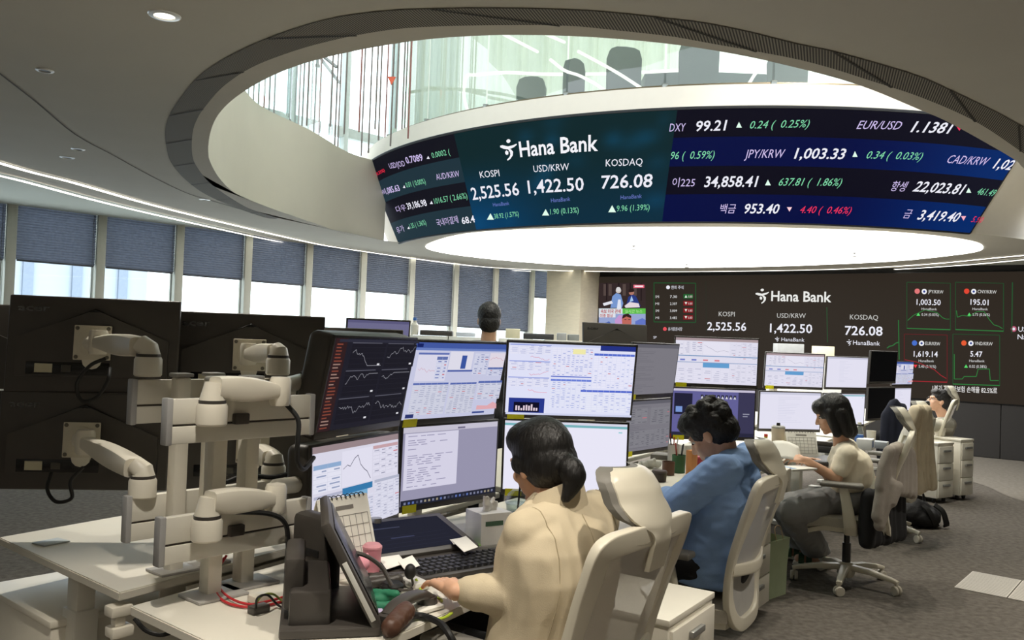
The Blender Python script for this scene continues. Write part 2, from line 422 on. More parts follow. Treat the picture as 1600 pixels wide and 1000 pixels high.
# luminous disc under the drum
disc_px = [(665, 386), (680, 377), (725, 366), (800, 360), (900, 356.5), (1000, 355.5), (1100, 355.5), (1200, 356.5), (1300, 359), (1400, 363.5), (1480, 371), (1525, 379), (1536, 387), (1525, 393.5), (1480, 400), (1400, 408), (1300, 413), (1200, 416.5), (1100, 418), (1000, 418), (900, 415), (800, 408), (725, 400), (682, 393)]
dl = spline(pl(disc_px, ZC-0.006), 4, closed=True)
g = G(); g.add(dl, [tuple(range(len(dl)))]); 
o = g.build('ceiling_light', emat('disc_light', (255, 253, 248), DISC_E), smooth=0); tag(o, 'huge glowing white oval light panel under the round ticker drum', 'light')
for (x, y, lab) in ((990, 385, 'small grey sprinkler head near the front edge of the glowing oval'), (1335, 396, 'small grey sprinkler head on the right half of the glowing oval'), (1073, 414, 'small grey sprinkler head near the far edge of the glowing oval')):
    p = atz(x, y, ZC-0.02); g = G(); g.lathe([(0.002, -0.045), (0.035, -0.04), (0.035, -0.03), (0.012, -0.028), (0.012, 0.0), (0.045, 0.004), (0.045, 0.015)], 12)
    o = g.build('sprinkler_head', mat('sprinkler', (150, 150, 148), 0.4, 0.5)); o.location = p; tag(o, lab, 'sprinkler', 'sprinklers on the glowing oval')

# ---- window wall
M_glass = glassmat('window_glass', (240, 248, 248), 0.03)
M_blind = mat('blind_fabric', (112, 113, 120), 0.8, var=0.05, scale=4)
def blind_nodes(m, freq):
    nt = m.node_tree; b = nt.nodes['Principled BSDF']
    tr = nt.nodes.new('ShaderNodeBsdfTranslucent'); tr.inputs[0].default_value = (*lin((112, 118, 132)), 1)
    mx = nt.nodes.new('ShaderNodeMixShader'); mx.inputs[0].default_value = 0.36
    out = nt.nodes['Material Output']; nt.links.new(b.outputs[0], mx.inputs[1]); nt.links.new(tr.outputs[0], mx.inputs[2]); nt.links.new(mx.outputs[0], out.inputs[0])
blind_nodes(M_blind, 1)
wn = Vector((0.734, -0.68, 0)).normalized(); wd = Vector((0.68, 0.734, 0)).normalized()
bl_bottom = {-1: 2.17, 0: 2.18, 1: 2.18, 2: 2.17, 3: 2.16, 4: 2.15, 5: 2.15, 6: 1.67, 7: 1.66, 8: 1.64, 9: 2.3}
ORD = {-1: 'leftmost, cut by the photo edge', 0: 'second from the left', 1: 'third from the left', 2: 'fourth from the left', 3: 'fifth from the left', 4: 'sixth from the left', 5: 'last of the half-raised row'}
ang = math.atan2(wd.y, wd.x)
wi = 0
for n in range(-5, 10):
    a, b = WL(n), WL(n+1)
    if n == 9: b = WL(9.6)
    L = (b-a).length; wi += 1
    # pane and frame of this bay
    g = G(); Mx = Matrix.Translation(a) @ Matrix.Rotation(ang, 4, 'Z')
    g.add([(0.05, 0.03, 0.55), (L-0.05, 0.03, 0.55), (L-0.05, 0.03, 2.82), (0.05, 0.03, 2.82)], [(0, 1, 2, 3)], 0)
    o = g.build('window_%d' % wi, M_glass, smooth=0); o.matrix_world = Mx; struct(o)
    g = G(); g.box((0.0, 0, 1.42), (0.11, 0.16, 2.84), 0.008); g.box((L/2, 0.02, 0.53), (L-0.1, 0.12, 0.06), 0.006)
    g.box((0.93*L, 0.02, 1.6), (0.012, 0.03, 2.4)); g.build('window_frame', M_mull, o)
    if n >= -1:
        z0 = bl_bottom[n]; bm_ = G(); zz = 2.80; k = 0; vs = []
        nz = int((2.80-z0)/0.030)
        for i in range(2*nz+1):
            z = 2.80-(2.80-z0)*i/(2*nz); y = -0.035-(0.012 if i % 2 else -0.006)
            vs += [(0.06, y, z), (L-0.06, y, z)]
        bm_.add(vs, [(2*i, 2*i+1, 2*i+3, 2*i+2) for i in range(2*nz)])
        t = empty('window_blind', a, ang)
        t.location = a
        lab = ('grey-blue pleated blind half raised, %s' % ORD[n]) if n <= 5 else {6: 'grey-blue blind pulled fully down, left of the three lowered ones', 7: 'grey-blue blind pulled fully down, middle of the three lowered ones', 8: 'grey-blue blind pulled fully down, right of the three lowered ones', 9: 'narrow half-raised blind slice against the cream pillar'}[n]
        tag(t, lab, 'blind', 'window blinds')
        bm_.build('fabric', M_blind, t, smooth=0)
        r = G(); r.box((L/2, -0.038, z0-0.008), (L-0.15, 0.03, 0.022), 0.004); r.build('bottom_rail', mat('blind_rail', (70, 74, 82), 0.5), t)
        c_ = G(); c_.tube([(L-0.1, -0.07, 2.79), (L-0.1, -0.07, 1.1)], 0.004, 6); c_.build('pull_cord', mat('cord_grey', (90, 92, 95), 0.6), t)
# wall under the sills and remaining walls
g = G(); a = WL(-14); b = WL(9.6); g.add([a+wn*0.05, b+wn*0.05, b+wn*0.05+Vector((0, 0, 0.5)), a+wn*0.05+Vector((0, 0, 0.5))], [(0, 1, 2, 3)]); struct(g.build('wall_window', M_white, smooth=0))
g = G()
for p, q, z0 in ((WL(-14), WL(-5), 0), (VP0+VD*7.5, Vector((12.7, -4, 0)), 0), (Vector((12.7, -4, 0)), Vector((-15.3, -4, 0)), 0), (Vector((-15.3, -4, 0)), WL(-14), 0)):
    g.add([p, q, q+Vector((0, 0, 2.8)), p+Vector((0, 0, 2.8))], [(0, 1, 2, 3)])
struct(g.build('wall_back', mat('wall_paint', (206, 200, 186), 0.9), smooth=0))
# cream pillar between windows and video wall
A_ = atd(853, 480, 16.2); B_ = atd(906, 480, 15.35); C_ = atd(936, 480, 16.3); D_ = (A_+C_)/2+Vector((0.1, 0.8, 0))
g = G(); g.prism([(q.x, q.y) for q in (A_, B_, C_, D_)], 0, 2.82)
o = struct(g.build('wall_pillar', mat('pillar_stone', (205, 196, 172), 0.7, var=0.06, scale=5, stretch=(1, 1, 8)), smooth=0))

# ---- pale office towers outside the windows
M_tow = mat('tower_facade', (150, 158, 168), 0.6, var=0.1, scale=0.3, stretch=(1, 1, 0.1))
def tower(c, w, d, h, rz, lab):
    t = empty('office_tower', c, rz); tag(t, lab, 'building', 'office towers outside')
    g = G(); g.box((0, 0, h/2), (w, d, h), 0.05); g.build('facade', M_tow, t, smooth=0)
    g = G(); k = -w/2+0.8
    while k < w/2-0.5: g.box((k, -d/2-0.06, h/2), (0.35, 0.12, h-1)); k += 1.7
    o = g.build('fin', mat('tower_fin', (120, 130, 145), 0.5), t, smooth=0); o.name = 'facade_fins'; o['kind'] = 'stuff'
tower((-22, 34, -30), 12, 8, 60, 0.75, 'pale grey office tower seen through the right windows')
tower((-30, 18, -30), 9, 8, 60, 0.75, 'pale grey office tower seen through the left windows')

# ---- the upper floor seen through the opening
ZF = 3.6
g = G(); g.add([WL(-6)+Vector((0, 0, 6.8)), WL(14)+Vector((0, 0, 6.8)), Vector((9, 20, 6.8)), Vector((9, 2, 6.8)), Vector((-3, 2, 6.8))], [(0, 1, 2, 3, 4)])
struct(g.build('trim_6', mat('upper_ceiling', (225, 228, 218), 0.9, var=0.01), smooth=0))
# upper slab: left of the void and inside the drum
g = G(); vo = offset_path(Vs, -0.2)
left = [Vector((p.x, p.y, ZU)) for p in vo[:70]]; m = len(left)
off = [Vector((p.x-1.6, p.y+0.8, ZU)) for p in left]
g.add(left+off, [(i, i+1, m+i+1, m+i) for i in range(m-1)])
struct(g.build('trim_7', M_white, smooth=0))
g = G(); g.add([Vector((PC.x+5.4*math.cos(p), PC.y+5.4*math.sin(p), ZF)) for p in ph], [tuple(range(N+1))]); struct(g.build('trim_8', mat('upper_carpet', (150, 150, 145), 0.9), smooth=0))
uw = -0.6
for k, n in enumerate(range(1, 13)):
    a = WL(n)+wn*uw; g = G(); Mx = Matrix.Translation(a) @ Matrix.Rotation(ang, 4, 'Z')
    g.add([(0.05, 0, ZF), (0.95, 0, ZF), (0.95, 0, 6.8), (0.05, 0, 6.8)], [(0, 1, 2, 3)]); o = g.build('window_%d' % (20+k), M_glass, smooth=0); o.matrix_world = Mx; struct(o)
    g = G(); g.box((0, 0, 5.2), (0.09, 0.14, 3.2), 0.006); g.box((0.5, 0.0, 4.72), (0.92, 0.12, 0.16), 0.006); g.build('window_frame', mat('upper_frame', (176, 184, 178), 0.5), o)
# handrail on a clear balustrade along the left of the void
vb = [p for p in Vs if 7.0 < p.y < 11 and p.x < -1.2]
vb = [Vector((p.x, p.y, 0)) for p in offset_path(vb, -0.12)]+[Vector((-2.45, 11.6, 0))]
vb = resample(vb, 24)
t = empty('balustrade', (0, 0, 0), label='clear glass balustrade with a thin grey handrail on the upper floor edge', cat='railing')
g = G(); g.tube([p+Vector((0, 0, 4.85)) for p in vb], 0.022, 8); g.build('handrail', mat('steel', (130, 134, 130), 0.35, 0.7), t)
g = G(); n = len(vb); g.add([p+Vector((0, 0, ZU)) for p in vb]+[p+Vector((0, 0, 4.8)) for p in vb], [(i, i+1, n+i+1, n+i) for i in range(n-1)]); g.build('glass_panel', glassmat('rail_glass', (240, 247, 246), 0.05), t)
for k in (2, 8, 14, 20):
    g = G(); g.tube([vb[k]+Vector((0, 0, 4.72)), vb[k]+Vector((0, 0, 4.85))], 0.014, 8); g.box(tuple(vb[k]+Vector((0, 0, 4.72))), (0.05, 0.05, 0.04), 0.008); g.build('bracket', mat('steel'), t)
# hanging strings
rnd = random.Random(4)
string_px = [388, 396, 404, 413, 421, 429, 455, 462, 468, 474, 481, 487, 493, 500, 518, 526, 531, 540, 563, 568, 579, 588, 594, 604, 613, 620, 630, 634, 640]
M_str = mat('string', (120, 112, 106), 0.6); M_str2 = mat('string_red', (140, 92, 84), 0.6)
for i, x in enumerate(string_px):
    p = atd(x, 150, 10.6+0.9*math.sin(i*1.7)); g = G(); g.tube([(0, 0, ZU), (0, 0, 6.78)], 0.011, 5)
    o = g.build('hanging_string', M_str2 if i % 5 == 3 else M_str); o.location = (p.x, p.y, 0)
    tag(o, 'thin vertical string hanging behind the upper glass balustrade, left of the ticker drum', 'string', 'hanging strings of the upper floor')
p = atd(612, 127, 10.3); g = G(); g.add([(-0.05, 0, 0.05), (0.05, 0, 0.05), (0, 0, -0.05), (-0.05, -0.02, 0.05), (0.05, -0.02, 0.05), (0, -0.02, -0.05)], [(0, 1, 2), (5, 4, 3), (0, 3, 4, 1), (1, 4, 5, 2), (2, 5, 3, 0)])
o = g.build('hanging_ornament', mat('orange_tag', (215, 96, 66), 0.6), smooth=0); o.location = p; g = G(); g.tube([(0, 0, 0.03), (0, 0, 6.79-p.z)], 0.004, 5); g.build('thread', mat('string'), o); tag(o, 'small orange triangular tag between the hanging strings', 'ornament')
# glass of the meeting room on the drum, panel by panel
M_rg = glassmat('room_glass', (220, 230, 220), 0.05)
gp = math.radians(-152); k = 0
while gp < math.radians(-62):
    g2 = gp+math.radians(11); g = G(); m = 5
    q = [gp+math.radians(0.12)+(g2-gp-math.radians(0.24))*i/m for i in range(m+1)]
    g.add([Vector((PC.x+5.45*math.cos(a), PC.y+5.45*math.sin(a), 4.03)) for a in q]+[Vector((PC.x+5.45*math.cos(a), PC.y+5.45*math.sin(a), 6.6)) for a in q], [(i, i+1, m+2+i, m+1+i) for i in range(m)])
    o = g.build('window_%d' % (40+k), M_rg, smooth=60); struct(o)
    g = G(); a = gp; r = 5.46; g.box((PC.x+r*math.cos(a), PC.y+r*math.sin(a), 4.055), (0.06, 0.06, 0.05), 0.006); g.build('glass_clip', mat('steel'), o)
    gp = g2; k += 1
g = G(); g.tube([Vector((PC.x+5.47*math.cos(a), PC.y+5.47*math.sin(a), 4.045)) for a in ph], 0.018, 6); struct(g.build('trim_9', mat('bronze', (120, 108, 88), 0.4, 0.6)))
# white pleated curtain at the back of the meeting room
cp = spline([atd(640, 140, 10.9), atd(668, 140, 11.6), atd(760, 120, 12.3), atd(900, 110, 12.8), atd(1062, 110, 13.0)], 30)
cp = resample([Vector((p.x, p.y, 0)) for p in cp], 260); off = offset_path(cp, 1.0)
pp = [a+(b-a)*0.035*math.sin(i*1.15)*(0.6+0.4*math.sin(i*0.31)) for i, (a, b) in enumerate(zip(cp, off))]
n = len(pp); g = G(); g.add([p+Vector((0, 0, ZF)) for p in pp]+[p+Vector((0, 0, 6.7)) for p in pp], [(i, i+1, n+i+1, n+i) for i in range(n-1)])
M_cur = mat('curtain', (232, 232, 222), 0.9, var=0.02); blind_nodes(M_cur, 1)
_t = [x for x in M_cur.node_tree.nodes if x.type == 'BSDF_TRANSLUCENT'][0]; _t.inputs[0].default_value = (*lin((236, 238, 228)), 1)
o = g.build('curtain', M_cur, smooth=80); tag(o, 'white pleated curtain behind the upstairs meeting room chairs', 'curtain')
# glowing tubes imitate light strips mirrored in the upstairs glass
def wline(name, pts, r, lab):
    g = G(); g.tube(pts, r, 6); o = g.build(name, emat('reflection_glow', (255, 255, 250), 1.6)); tag(o, lab, 'light'); return o
def up(x, y, Y): return atd(x, y, Y)
wline('reflection_line', spline([up(735, 184, 10.4), up(727, 160, 10.4), up(725, 140, 10.4), up(730, 119, 10.4), up(745, 117, 10.4), up(790, 113.5, 10.4), up(860, 116, 10.3), up(950, 115, 10.2), up(1062, 110, 10.1)], 6), 0.02, 'large white glowing loop imitating a ring light reflected in the upstairs glass')
wline('reflection_line', [up(786, 53, 10.6), up(840, 81, 11.6)], 0.02, 'straight imitated reflection line at the top left of the upstairs room')
wline('reflection_line', [up(850, 52, 10.6), up(882, 66, 11.4)], 0.02, 'short imitated reflection line at the top middle of the upstairs room')
wline('reflection_line', spline([up(903, 80, 9.05), up(960, 111, 8.85), up(1001, 137, 8.75)], 5), 0.018, 'imitated reflection line slanting across the tallest upstairs chair')
wline('reflection_line', spline([up(860, 93, 9.25), up(882, 110, 9.1), up(905, 118, 9.0), up(930, 131, 8.95), up(945, 142, 8.95)], 5), 0.018, 'imitated reflection line curving down between the two middle upstairs chairs')
wline('reflection_line', spline([up(1208, 97, 9.6), up(1185, 110, 9.2), up(1172, 128, 8.8), up(1168, 136, 8.7)], 5), 0.018, 'curved imitated reflection line at the right of the upstairs room')
# high-backed meeting chairs
M_uch = mat('upper_chair', (118, 122, 124), 0.8, var=0.04)
def meet_chair(x0, x1, ytop, Y, yaw, lab):
    p = atd((x0+x1)/2, ytop, Y); w = (x1-x0)/FPX*Y
    t = empty('meeting_chair', (p.x, p.y, ZF), yaw, label=lab, cat='chair', group='upstairs meeting chairs')
    h = p.z-ZF; g = G()
    out = [(-w/2*0.96, 0.42), (-w/2, h-0.12), (-w/2+0.03, h-0.03), (-w/2+0.09, h-0.005), (0, h), (w/2-0.09, h-0.005), (w/2-0.03, h-0.03), (w/2, h-0.12), (w/2*0.96, 0.42)]
    g.prism(out, -0.045, 0.045, M=Matrix.Rotation(PI/2, 4, 'X')); g.build('backrest', M_uch, t, smooth=25)
    g = G(); g.box((0, 0.28, 0.44), (w*0.95, 0.5, 0.1), 0.03); g.build('seat', M_uch, t)
    g = G(); g.lathe([(0.26, 0), (0.26, 0.02), (0.03, 0.04), (0.03, 0.4)], 16, M=Matrix.Translation((0, 0.25, 0))); g.build('pedestal', mat('steel'), t)
meet_chair(808, 854, 121, 9.5, -0.2, 'lowest leftmost high-backed grey chair behind the upstairs glass')
meet_chair(879, 917, 93, 10.0, 0.75, 'turned high-backed grey chair, second from left behind the upstairs glass')
meet_chair(949, 1003, 75, 9.3, 0.15, 'high-backed grey chair with a small white tag, third behind the upstairs glass')
meet_chair(1062, 1124, 62, 9.0, -0.1, 'tall grey chair cut by the ceiling rim, fourth behind the upstairs glass')
meet_chair(1200, 1262, 80, 8.9, -0.2, 'rightmost grey chair behind the upstairs glass')
p = atd(977, 82, 9.2); 
# low grey table and cabinet behind the chairs
g = G(); a = atd(1005, 118, 10.6); b = atd(1190, 108, 10.6); g.box(((a.x+b.x)/2, 10.6, (ZF+a.z)/2), (b.x-a.x, 0.5, a.z-ZF), 0.02)
t = g.build('low_cabinet', mat('upper_cab', (120, 126, 128), 0.6)); tag(t, 'long low grey cabinet behind the upstairs meeting chairs', 'cabinet')
g = G(); a = atd(870, 158, 10.9); b = atd(945, 152, 10.9); t = empty('meeting_table', ((a.x+b.x)/2, 10.9, ZF), label='grey meeting table between the upstairs chairs', cat='table')
g = G(); g.box((0, 0, 0.74), (b.x-a.x+0.4, 0.8, 0.05), 0.01); g.build('tabletop', mat('upper_cab'), t); g = G(); g.box((0, 0, 0.36), (0.3, 0.3, 0.71), 0.02); g.build('pedestal', mat('steel'), t)
# recessed ceiling fittings
def downlight(x, y, lab, on=True, s=1.0, z=ZC, pw=1.0):
    p = atz(x, y, z) if y is not None else Vector((x[0], x[1], z))
    t = empty('downlight', (p.x, p.y, z), label=lab, cat='light', group='recessed ceiling downlights')
    g = G(); g.lathe([(0.034*s, 0.0), (0.036*s, -0.006), (0.052*s, -0.004), (0.055*s, 0.0)], 20); g.build('trim_ring', mat('ring_white', (235, 235, 230), 0.3, 0.3), t)
    g = G(); g.lathe([(0.0001, -0.0015), (0.034*s, -0.001)], 16); g.build('lens', emat('lens_on', (255, 246, 226), 4.0) if on else mat('lens_off', (50, 50, 48), 0.3), t, smooth=0)
    if on:
        L = bpy.data.lights.new('downlight_lamp', 'SPOT'); L.energy = SPOT_W*pw; L.spot_size = math.radians(80 if pw == 1.0 else 120); L.spot_blend = 0.35; L.shadow_soft_size = 0.03; L.color = (1.0, 0.92, 0.80)
        lo_ = bpy.data.objects.new('lamp', L); COL.objects.link(lo_); lo_.parent = t; lo_.location = (0, 0, -0.03)
    return t
downlight(257, 24, 'bright recessed downlight left of the oval opening', True, 1.2)
downlight(70, 110, 'small dark recessed fitting at the far left of the ceiling', False, 0.8)
downlight(105, 246, 'small dark recessed fitting beside the left end of the light lines', False, 1.0)
downlight(122, 233, 'small pale recessed fitting left of the grille', False, 0.9)
downlight(320, 312, 'small recessed fitting close to the lower end of the grille', False, 1.0)
downlight((0.55, 1.75), None, 'recessed downlight above the nearest white chair', True)
downlight((-0.6, 1.5), None, 'recessed downlight above the end of the near desk', True)
downlight((2.0, 2.6), None, 'recessed downlight above the second chair', True)
downlight((2.6, 1.0), None, 'recessed downlight above the aisle', True)
downlight((0.4, -0.9), None, 'added fill downlight behind the camera, middle one', True, pw=2.4)  # this and the next two: out-of-view lamps added for more frontal light
downlight((-1.6, -0.7), None, 'added fill downlight behind the camera, left one', True, pw=2.4)
downlight((2.4, -0.9), None, 'added fill downlight behind the camera, right one', True, pw=2.4)
downlight((-2.6, 1.4), None, 'recessed downlight over the far end of the empty desk', True)
downlight((4.6, 4.2), None, 'recessed downlight right of the third chair', True)
downlight((3.35, 4.3), None, 'added fill downlight beside the right part of the grille', True)  # extra lamp added to brighten the third seat

for k, (x, y) in enumerate(((0.7, 5.6), (2.1, 6.3), (3.3, 7.4))):  # lamps added upstairs to brighten the desks below the void
    t = downlight((x, y), None, ('added upstairs fill downlight high above the void, left one', 'added upstairs fill downlight high above the void, middle one', 'added upstairs fill downlight high above the void, right one')[k], True, 1.4, 6.79)
    L = [c for c in t.children if c.type == 'LIGHT'][0].data; L.energy = 400; L.spot_size = math.radians(75)
# ================================================================ the two big displays
M_scr = screenmat()
WHT = (236, 236, 246); GRN = (128, 214, 168); RED = (236, 52, 92); LILAC = (206, 190, 236); BLU = (104, 120, 196)
# ---- curved ticker round the drum
tk = empty('ticker_display', (PC.x, PC.y, ZC), label='curved ticker screen with the bank logo and exchange rates wrapped round the drum', cat='screen')
PHM = (PHI_L+PHI_R)/2; RM = (R0+R1)/2; SL = (PHI_R-PHI_L)*RM; HL = math.hypot(Z1-ZC, R1-R0)
TK0 = Vector((PC.x, PC.y, ZC))
def PR(t): return PHI_R+math.radians(3.4)*max(0, min(1.2, t))
def tick(s, t, L): return cone(PHI_L+s*(PR(t)-PHI_L), t, 0.012+L*3)-TK0
def tpx(x, y):
    p, t = cone_hit(x, y); return (p-PHI_L)/(PR(t)-PHI_L), t
TB = SB(tick, SL/HL)
def lerp3(a, b, t): return tuple(p+(q-p)*t for p, q in zip(a, b))
def smooth01(x): x = max(0, min(1, x)); return x*x*(3-2*x)
S1 = tpx(729, 290)[0]; S2 = tpx(1046, 260)[0]
_rs = random.Random(2); glows = [(_rs.uniform(S1, S2), _rs.uniform(0.05, 0.95), _rs.uniform(0.008, 0.02), _rs.uniform(0.2, 0.6)) for _ in range(14)]
def tcol(s, t):
    if s < S1:
        a, b = (17, 17, 27), (30, 50, 60)
        band = int(min(3, t*4)); c = b if band in (0, 2) else a
        return c
    if s > S2:
        band = int(min(3, t*4)); f = smooth01((s-0.75)/0.25)
        return lerp3((2, 10, 62), (6, 42, 104), f) if band in (0, 2) else lerp3((10, 8, 24), (20, 20, 34), f)
    f = (s-S1)/(S2-S1); base = lerp3(lerp3((4, 62, 104), (10, 44, 62), smooth01(f*1.6)), (12, 38, 42), smooth01(t*1.25))
    for (gs, gt, w, k) in glows:
        d = math.exp(-(((s-gs)/w)**2+((t-gt)/0.07)**2)); base = lerp3(base, (14, 92, 140), d*k*0.6)
    return base
g = TB.g; NS, NT = 220, 20
def cell(s0, s1, t0, t1):
    mid = ((s0+s1)/2, (t0+t1)/2); e = 1e-4
    cs = []
    for (s, t) in ((s0, t0), (s1, t0), (s1, t1), (s0, t1)):
        cs.append(lin(tcol(s+(mid[0]-s)*0.02, t+(mid[1]-t)*0.02)))
    g.add([tick(s0, t0, 0), tick(s1, t0, 0), tick(s1, t1, 0), tick(s0, t1, 0)], [(0, 1, 2, 3)], 0, None, tuple(cs))
segs = [0]+[S1*k/40 for k in range(1, 41)]+[S1+(S2-S1)*k/80 for k in range(1, 81)]+[S2+(1-S2)*k/90 for k in range(1, 91)]
for s0, s1 in zip(segs[:-1], segs[1:]):
    for j in range(NT): cell(s0, s1, j/NT, (j+1)/NT)
TB.g.build('display_surface', M_scr, tk, smooth=30)
g = G()
for t in (0.0, 1.0):
    g.sweep([cone(PHI_L+(PR(t)-PHI_L)*k/60, t, -0.004)-TK0 for k in range(61)], 0.03, 0.03, (0, 0, 1))
for s in (PHI_L, PHI_R):
    g.sweep([cone(s if s < -2 else PR(t/6), t/6, -0.004)-TK0 for t in range(7)], 0.03, 0.03, (math.cos(s), math.sin(s), 0))
g.build('display_frame', mat('black_frame', (18, 18, 20), 0.5), tk)
def newT(): return SB(tick, SL/HL)
def tt(b, t, x0, y0, x1, y1, h, rgb, bold=0.0, shear=0.0):
    a0, b0 = tpx(x0, y0); a1, b1 = tpx(x1, y1); hh = tpx(x0, y0-h)[1]-b0
    b.text(t, a0, b0, hh, rgb, a1, b1, bold, shear); return b
def tri(b, x, y, w, h, rgb, up=True):
    P = [(x, y), (x+w, y), (x+w/2, y-h)] if up else [(x, y-h), (x+w, y-h), (x+w/2, y)]
    P = [tpx(*p) for p in P]
    b.poly(P if up else P[::-1], rgb); return b
LOGO = [[(0.36, 1.0), (0.43, 1.07), (0.52, 1.08), (0.6, 1.02), (0.6, 0.93), (0.52, 0.86), (0.43, 0.86), (0.36, 0.92)],
        [(-0.02, 0.70), (0.12, 0.74), (0.45, 0.66), (0.78, 0.74), (0.96, 0.82), (0.99, 0.76), (0.82, 0.62), (0.6, 0.52), (0.45, 0.49), (0.2, 0.52), (0.0, 0.60)],
        [(0.46, 0.50), (0.62, 0.50), (0.76, 0.36), (0.74, 0.14), (0.60, -0.06), (0.44, -0.16), (0.40, -0.10), (0.54, 0.04), (0.60, 0.18), (0.58, 0.32)],
        [(0.36, 0.44), (0.48, 0.36), (0.48, 0.22), (0.40, 0.16), (0.30, 0.22), (0.28, 0.34)]]
def logo(b, f, x, y, w, h, rgb):
    for P in LOGO: b.poly([f(x+w*p, y-h*q) for p, q in P], rgb)
b = newT(); logo(b, tpx, 783, 247, 26, 27, (245, 245, 250)); tt(b, 'Hana Bank', 814, 245.5, 935, 235.5, 25, (245, 245, 250), 0.018); b.g.build('bank_logo', M_scr, tk, smooth=0)
def item(name, L, label=None):
    o = None
    L = sorted(L, key=lambda e: 0 if e[0] not in 'ud' and len(e) > 7 else 1)
    for e in L:
        b = newT()
        if e[0] == 'u': tri(b, *e[1:5], e[5], True); nm = 'up_arrow'
        elif e[0] == 'd': tri(b, *e[1:5], e[5], False); nm = 'down_arrow'
        else: tt(b, *e); nm = 'text_line'
        q = b.g.build(name if o is None else nm, M_scr, tk if o is None else o, smooth=0)
        if o is None:
            o = q
            if label: o['label'] = label
B_ = 0.016
item('index_quote', [('KOSPI', 752, 278.5, 782, 275.5, 11, WHT), ('2,525.56', 740, 312.5, 813, 305, 20, WHT, 0.012), ('u', 762, 343.5, 11, 10, (226, 255, 238)), ('38.92 (1.57%)', 774, 342, 812, 338, 8, GRN), ('HanaBank', 772, 323, 797, 320.5, 6, BLU)], 'stock index quote with a green up arrow')
item('index_quote', [('USD/KRW', 835, 269.5, 890, 266, 11, WHT), ('1,422.50', 827, 302.5, 913, 298, 21, WHT, 0.012), ('u', 848, 337, 11, 10, (226, 255, 238)), ('1.90 (0.13%)', 861, 335.5, 905, 332.5, 9, GRN), ('HanaBank', 862, 316.5, 892, 314, 6.5, BLU)], 'dollar rate quote with a green up arrow')
item('index_quote', [('KOSDAQ', 947, 260.5, 1004, 258.5, 11.5, WHT), ('726.08', 940, 295, 1019, 292.5, 21, WHT, 0.014), ('u', 951, 332, 12, 11, (226, 255, 238)), ('9.96 (1.39%)', 964, 330.5, 1015, 328.5, 9.5, GRN), ('HanaBank', 970, 312, 1003, 309.5, 6.5, BLU)], 'second stock index quote with a green up arrow')
item('ticker_row', [('USD/JOD', 611, 264, 635, 259.5, 10, LILAC), ('0.7089', 637, 256, 663, 251, 11.5, LILAC, B_), ('u', 668, 248.5, 5, 4.5, WHT), ('0.0002 (', 677, 247.5, 705, 241.5, 9.5, GRN), ('0.01 (0.33%)', 583, 280, 603, 268, 6, (230, 40, 70), B_)])
item('ticker_row', [('KRW', 595, 306, 604, 303, 9, LILAC), ('1,085.63', 605, 303.5, 627, 298, 11, LILAC, B_), ('u', 631, 294, 4, 4.5, WHT), ('0.01 ( 0.00%)', 637, 293.5, 667, 287, 9, GRN), ('AUD/KRW', 684, 281.5, 720, 276, 10, LILAC)])
item('ticker_row', [('다우', 622, 332, 637, 328, 9, LILAC), ('39,186.98', 639, 327.5, 669, 321.5, 11, WHT, B_), ('u', 673, 319, 5, 5, WHT), ('1016.57 ( 2.66%)', 681, 319, 732, 310, 9.5, GRN)])
item('ticker_row', [('유가', 623, 364.5, 634, 360.5, 9, LILAC), ('u', 638, 358, 4, 4, WHT), ('1.35 ( 1.36%)', 643, 357.5, 668, 351, 8.5, GRN), ('국내미결제', 685, 353.5, 718, 347.5, 9.5, LILAC), ('68.4', 724, 350.5, 744, 347, 11, WHT, B_)])
item('ticker_row', [('DXY', 1046, 206, 1070, 205.5, 13, LILAC), ('99.21', 1086, 205.5, 1133, 204, 16.5, WHT, B_), ('u', 1150, 200, 9, 9, (226, 255, 238)), ('0.24 (  0.25%)', 1170, 201.5, 1262, 199.5, 12.5, GRN, 0, .08), ('EUR/USD', 1337, 202, 1404, 203, 14, LILAC, 0, .1), ('1.1381', 1421, 206.5, 1480, 209, 18, WHT, B_, .12), ('d', 1493, 205, 9, 7, RED)])
item('ticker_row', [('96 (  0.59%)', 1047, 249.5, 1115, 248, 12.5, GRN, 0, .08), ('JPY/KRW', 1163, 247.5, 1223, 247, 14, LILAC), ('1,003.33', 1240, 248, 1317, 249, 17, WHT, B_), ('u', 1331, 245.5, 8, 9, (226, 255, 238)), ('0.34 (  0.03%)', 1351, 248, 1437, 250.5, 12.5, GRN, 0, .1), ('CAD/KRW', 1476, 255, 1538, 259, 14, LILAC, 0, .12), ('1,02', 1549, 263, 1577, 266, 17, WHT, B_, .14)])
item('ticker_row', [('이225', 1050, 291.5, 1085, 291.5, 12, LILAC), ('34,858.41', 1100, 292.5, 1181, 292, 17, WHT, B_), ('u', 1195, 290, 9, 9, (226, 255, 238)), ('637.81 (  1.86%)', 1215, 290.5, 1312, 291, 12.5, GRN, 0, .08), ('항셍', 1389, 297.5, 1412, 298.5, 13, LILAC), ('22,023.81', 1424, 299, 1499, 304, 17, WHT, B_, .12), ('u', 1508, 301.5, 8, 8, (226, 255, 238)), ('461.49', 1523, 304, 1550, 307, 11.5, GRN, 0, .12)])
item('ticker_row', [('백금', 1124, 332.5, 1148, 332.5, 12, LILAC), ('953.40', 1161, 333.5, 1215, 334, 15.5, WHT, B_), ('d', 1229, 331, 8, 7, (255, 210, 220)), ('4.40 (  0.46%)', 1248, 333, 1327, 334.5, 11.5, RED, 0, .08), ('금', 1409, 340, 1420, 340.5, 12, LILAC), ('3,419.40', 1431, 343, 1493, 347, 16, WHT, B_, .12), ('d', 1500, 345, 8, 7, (255, 180, 196)), ('5.90', 1515, 347, 1531, 348.5, 10, RED, 0, .12)])

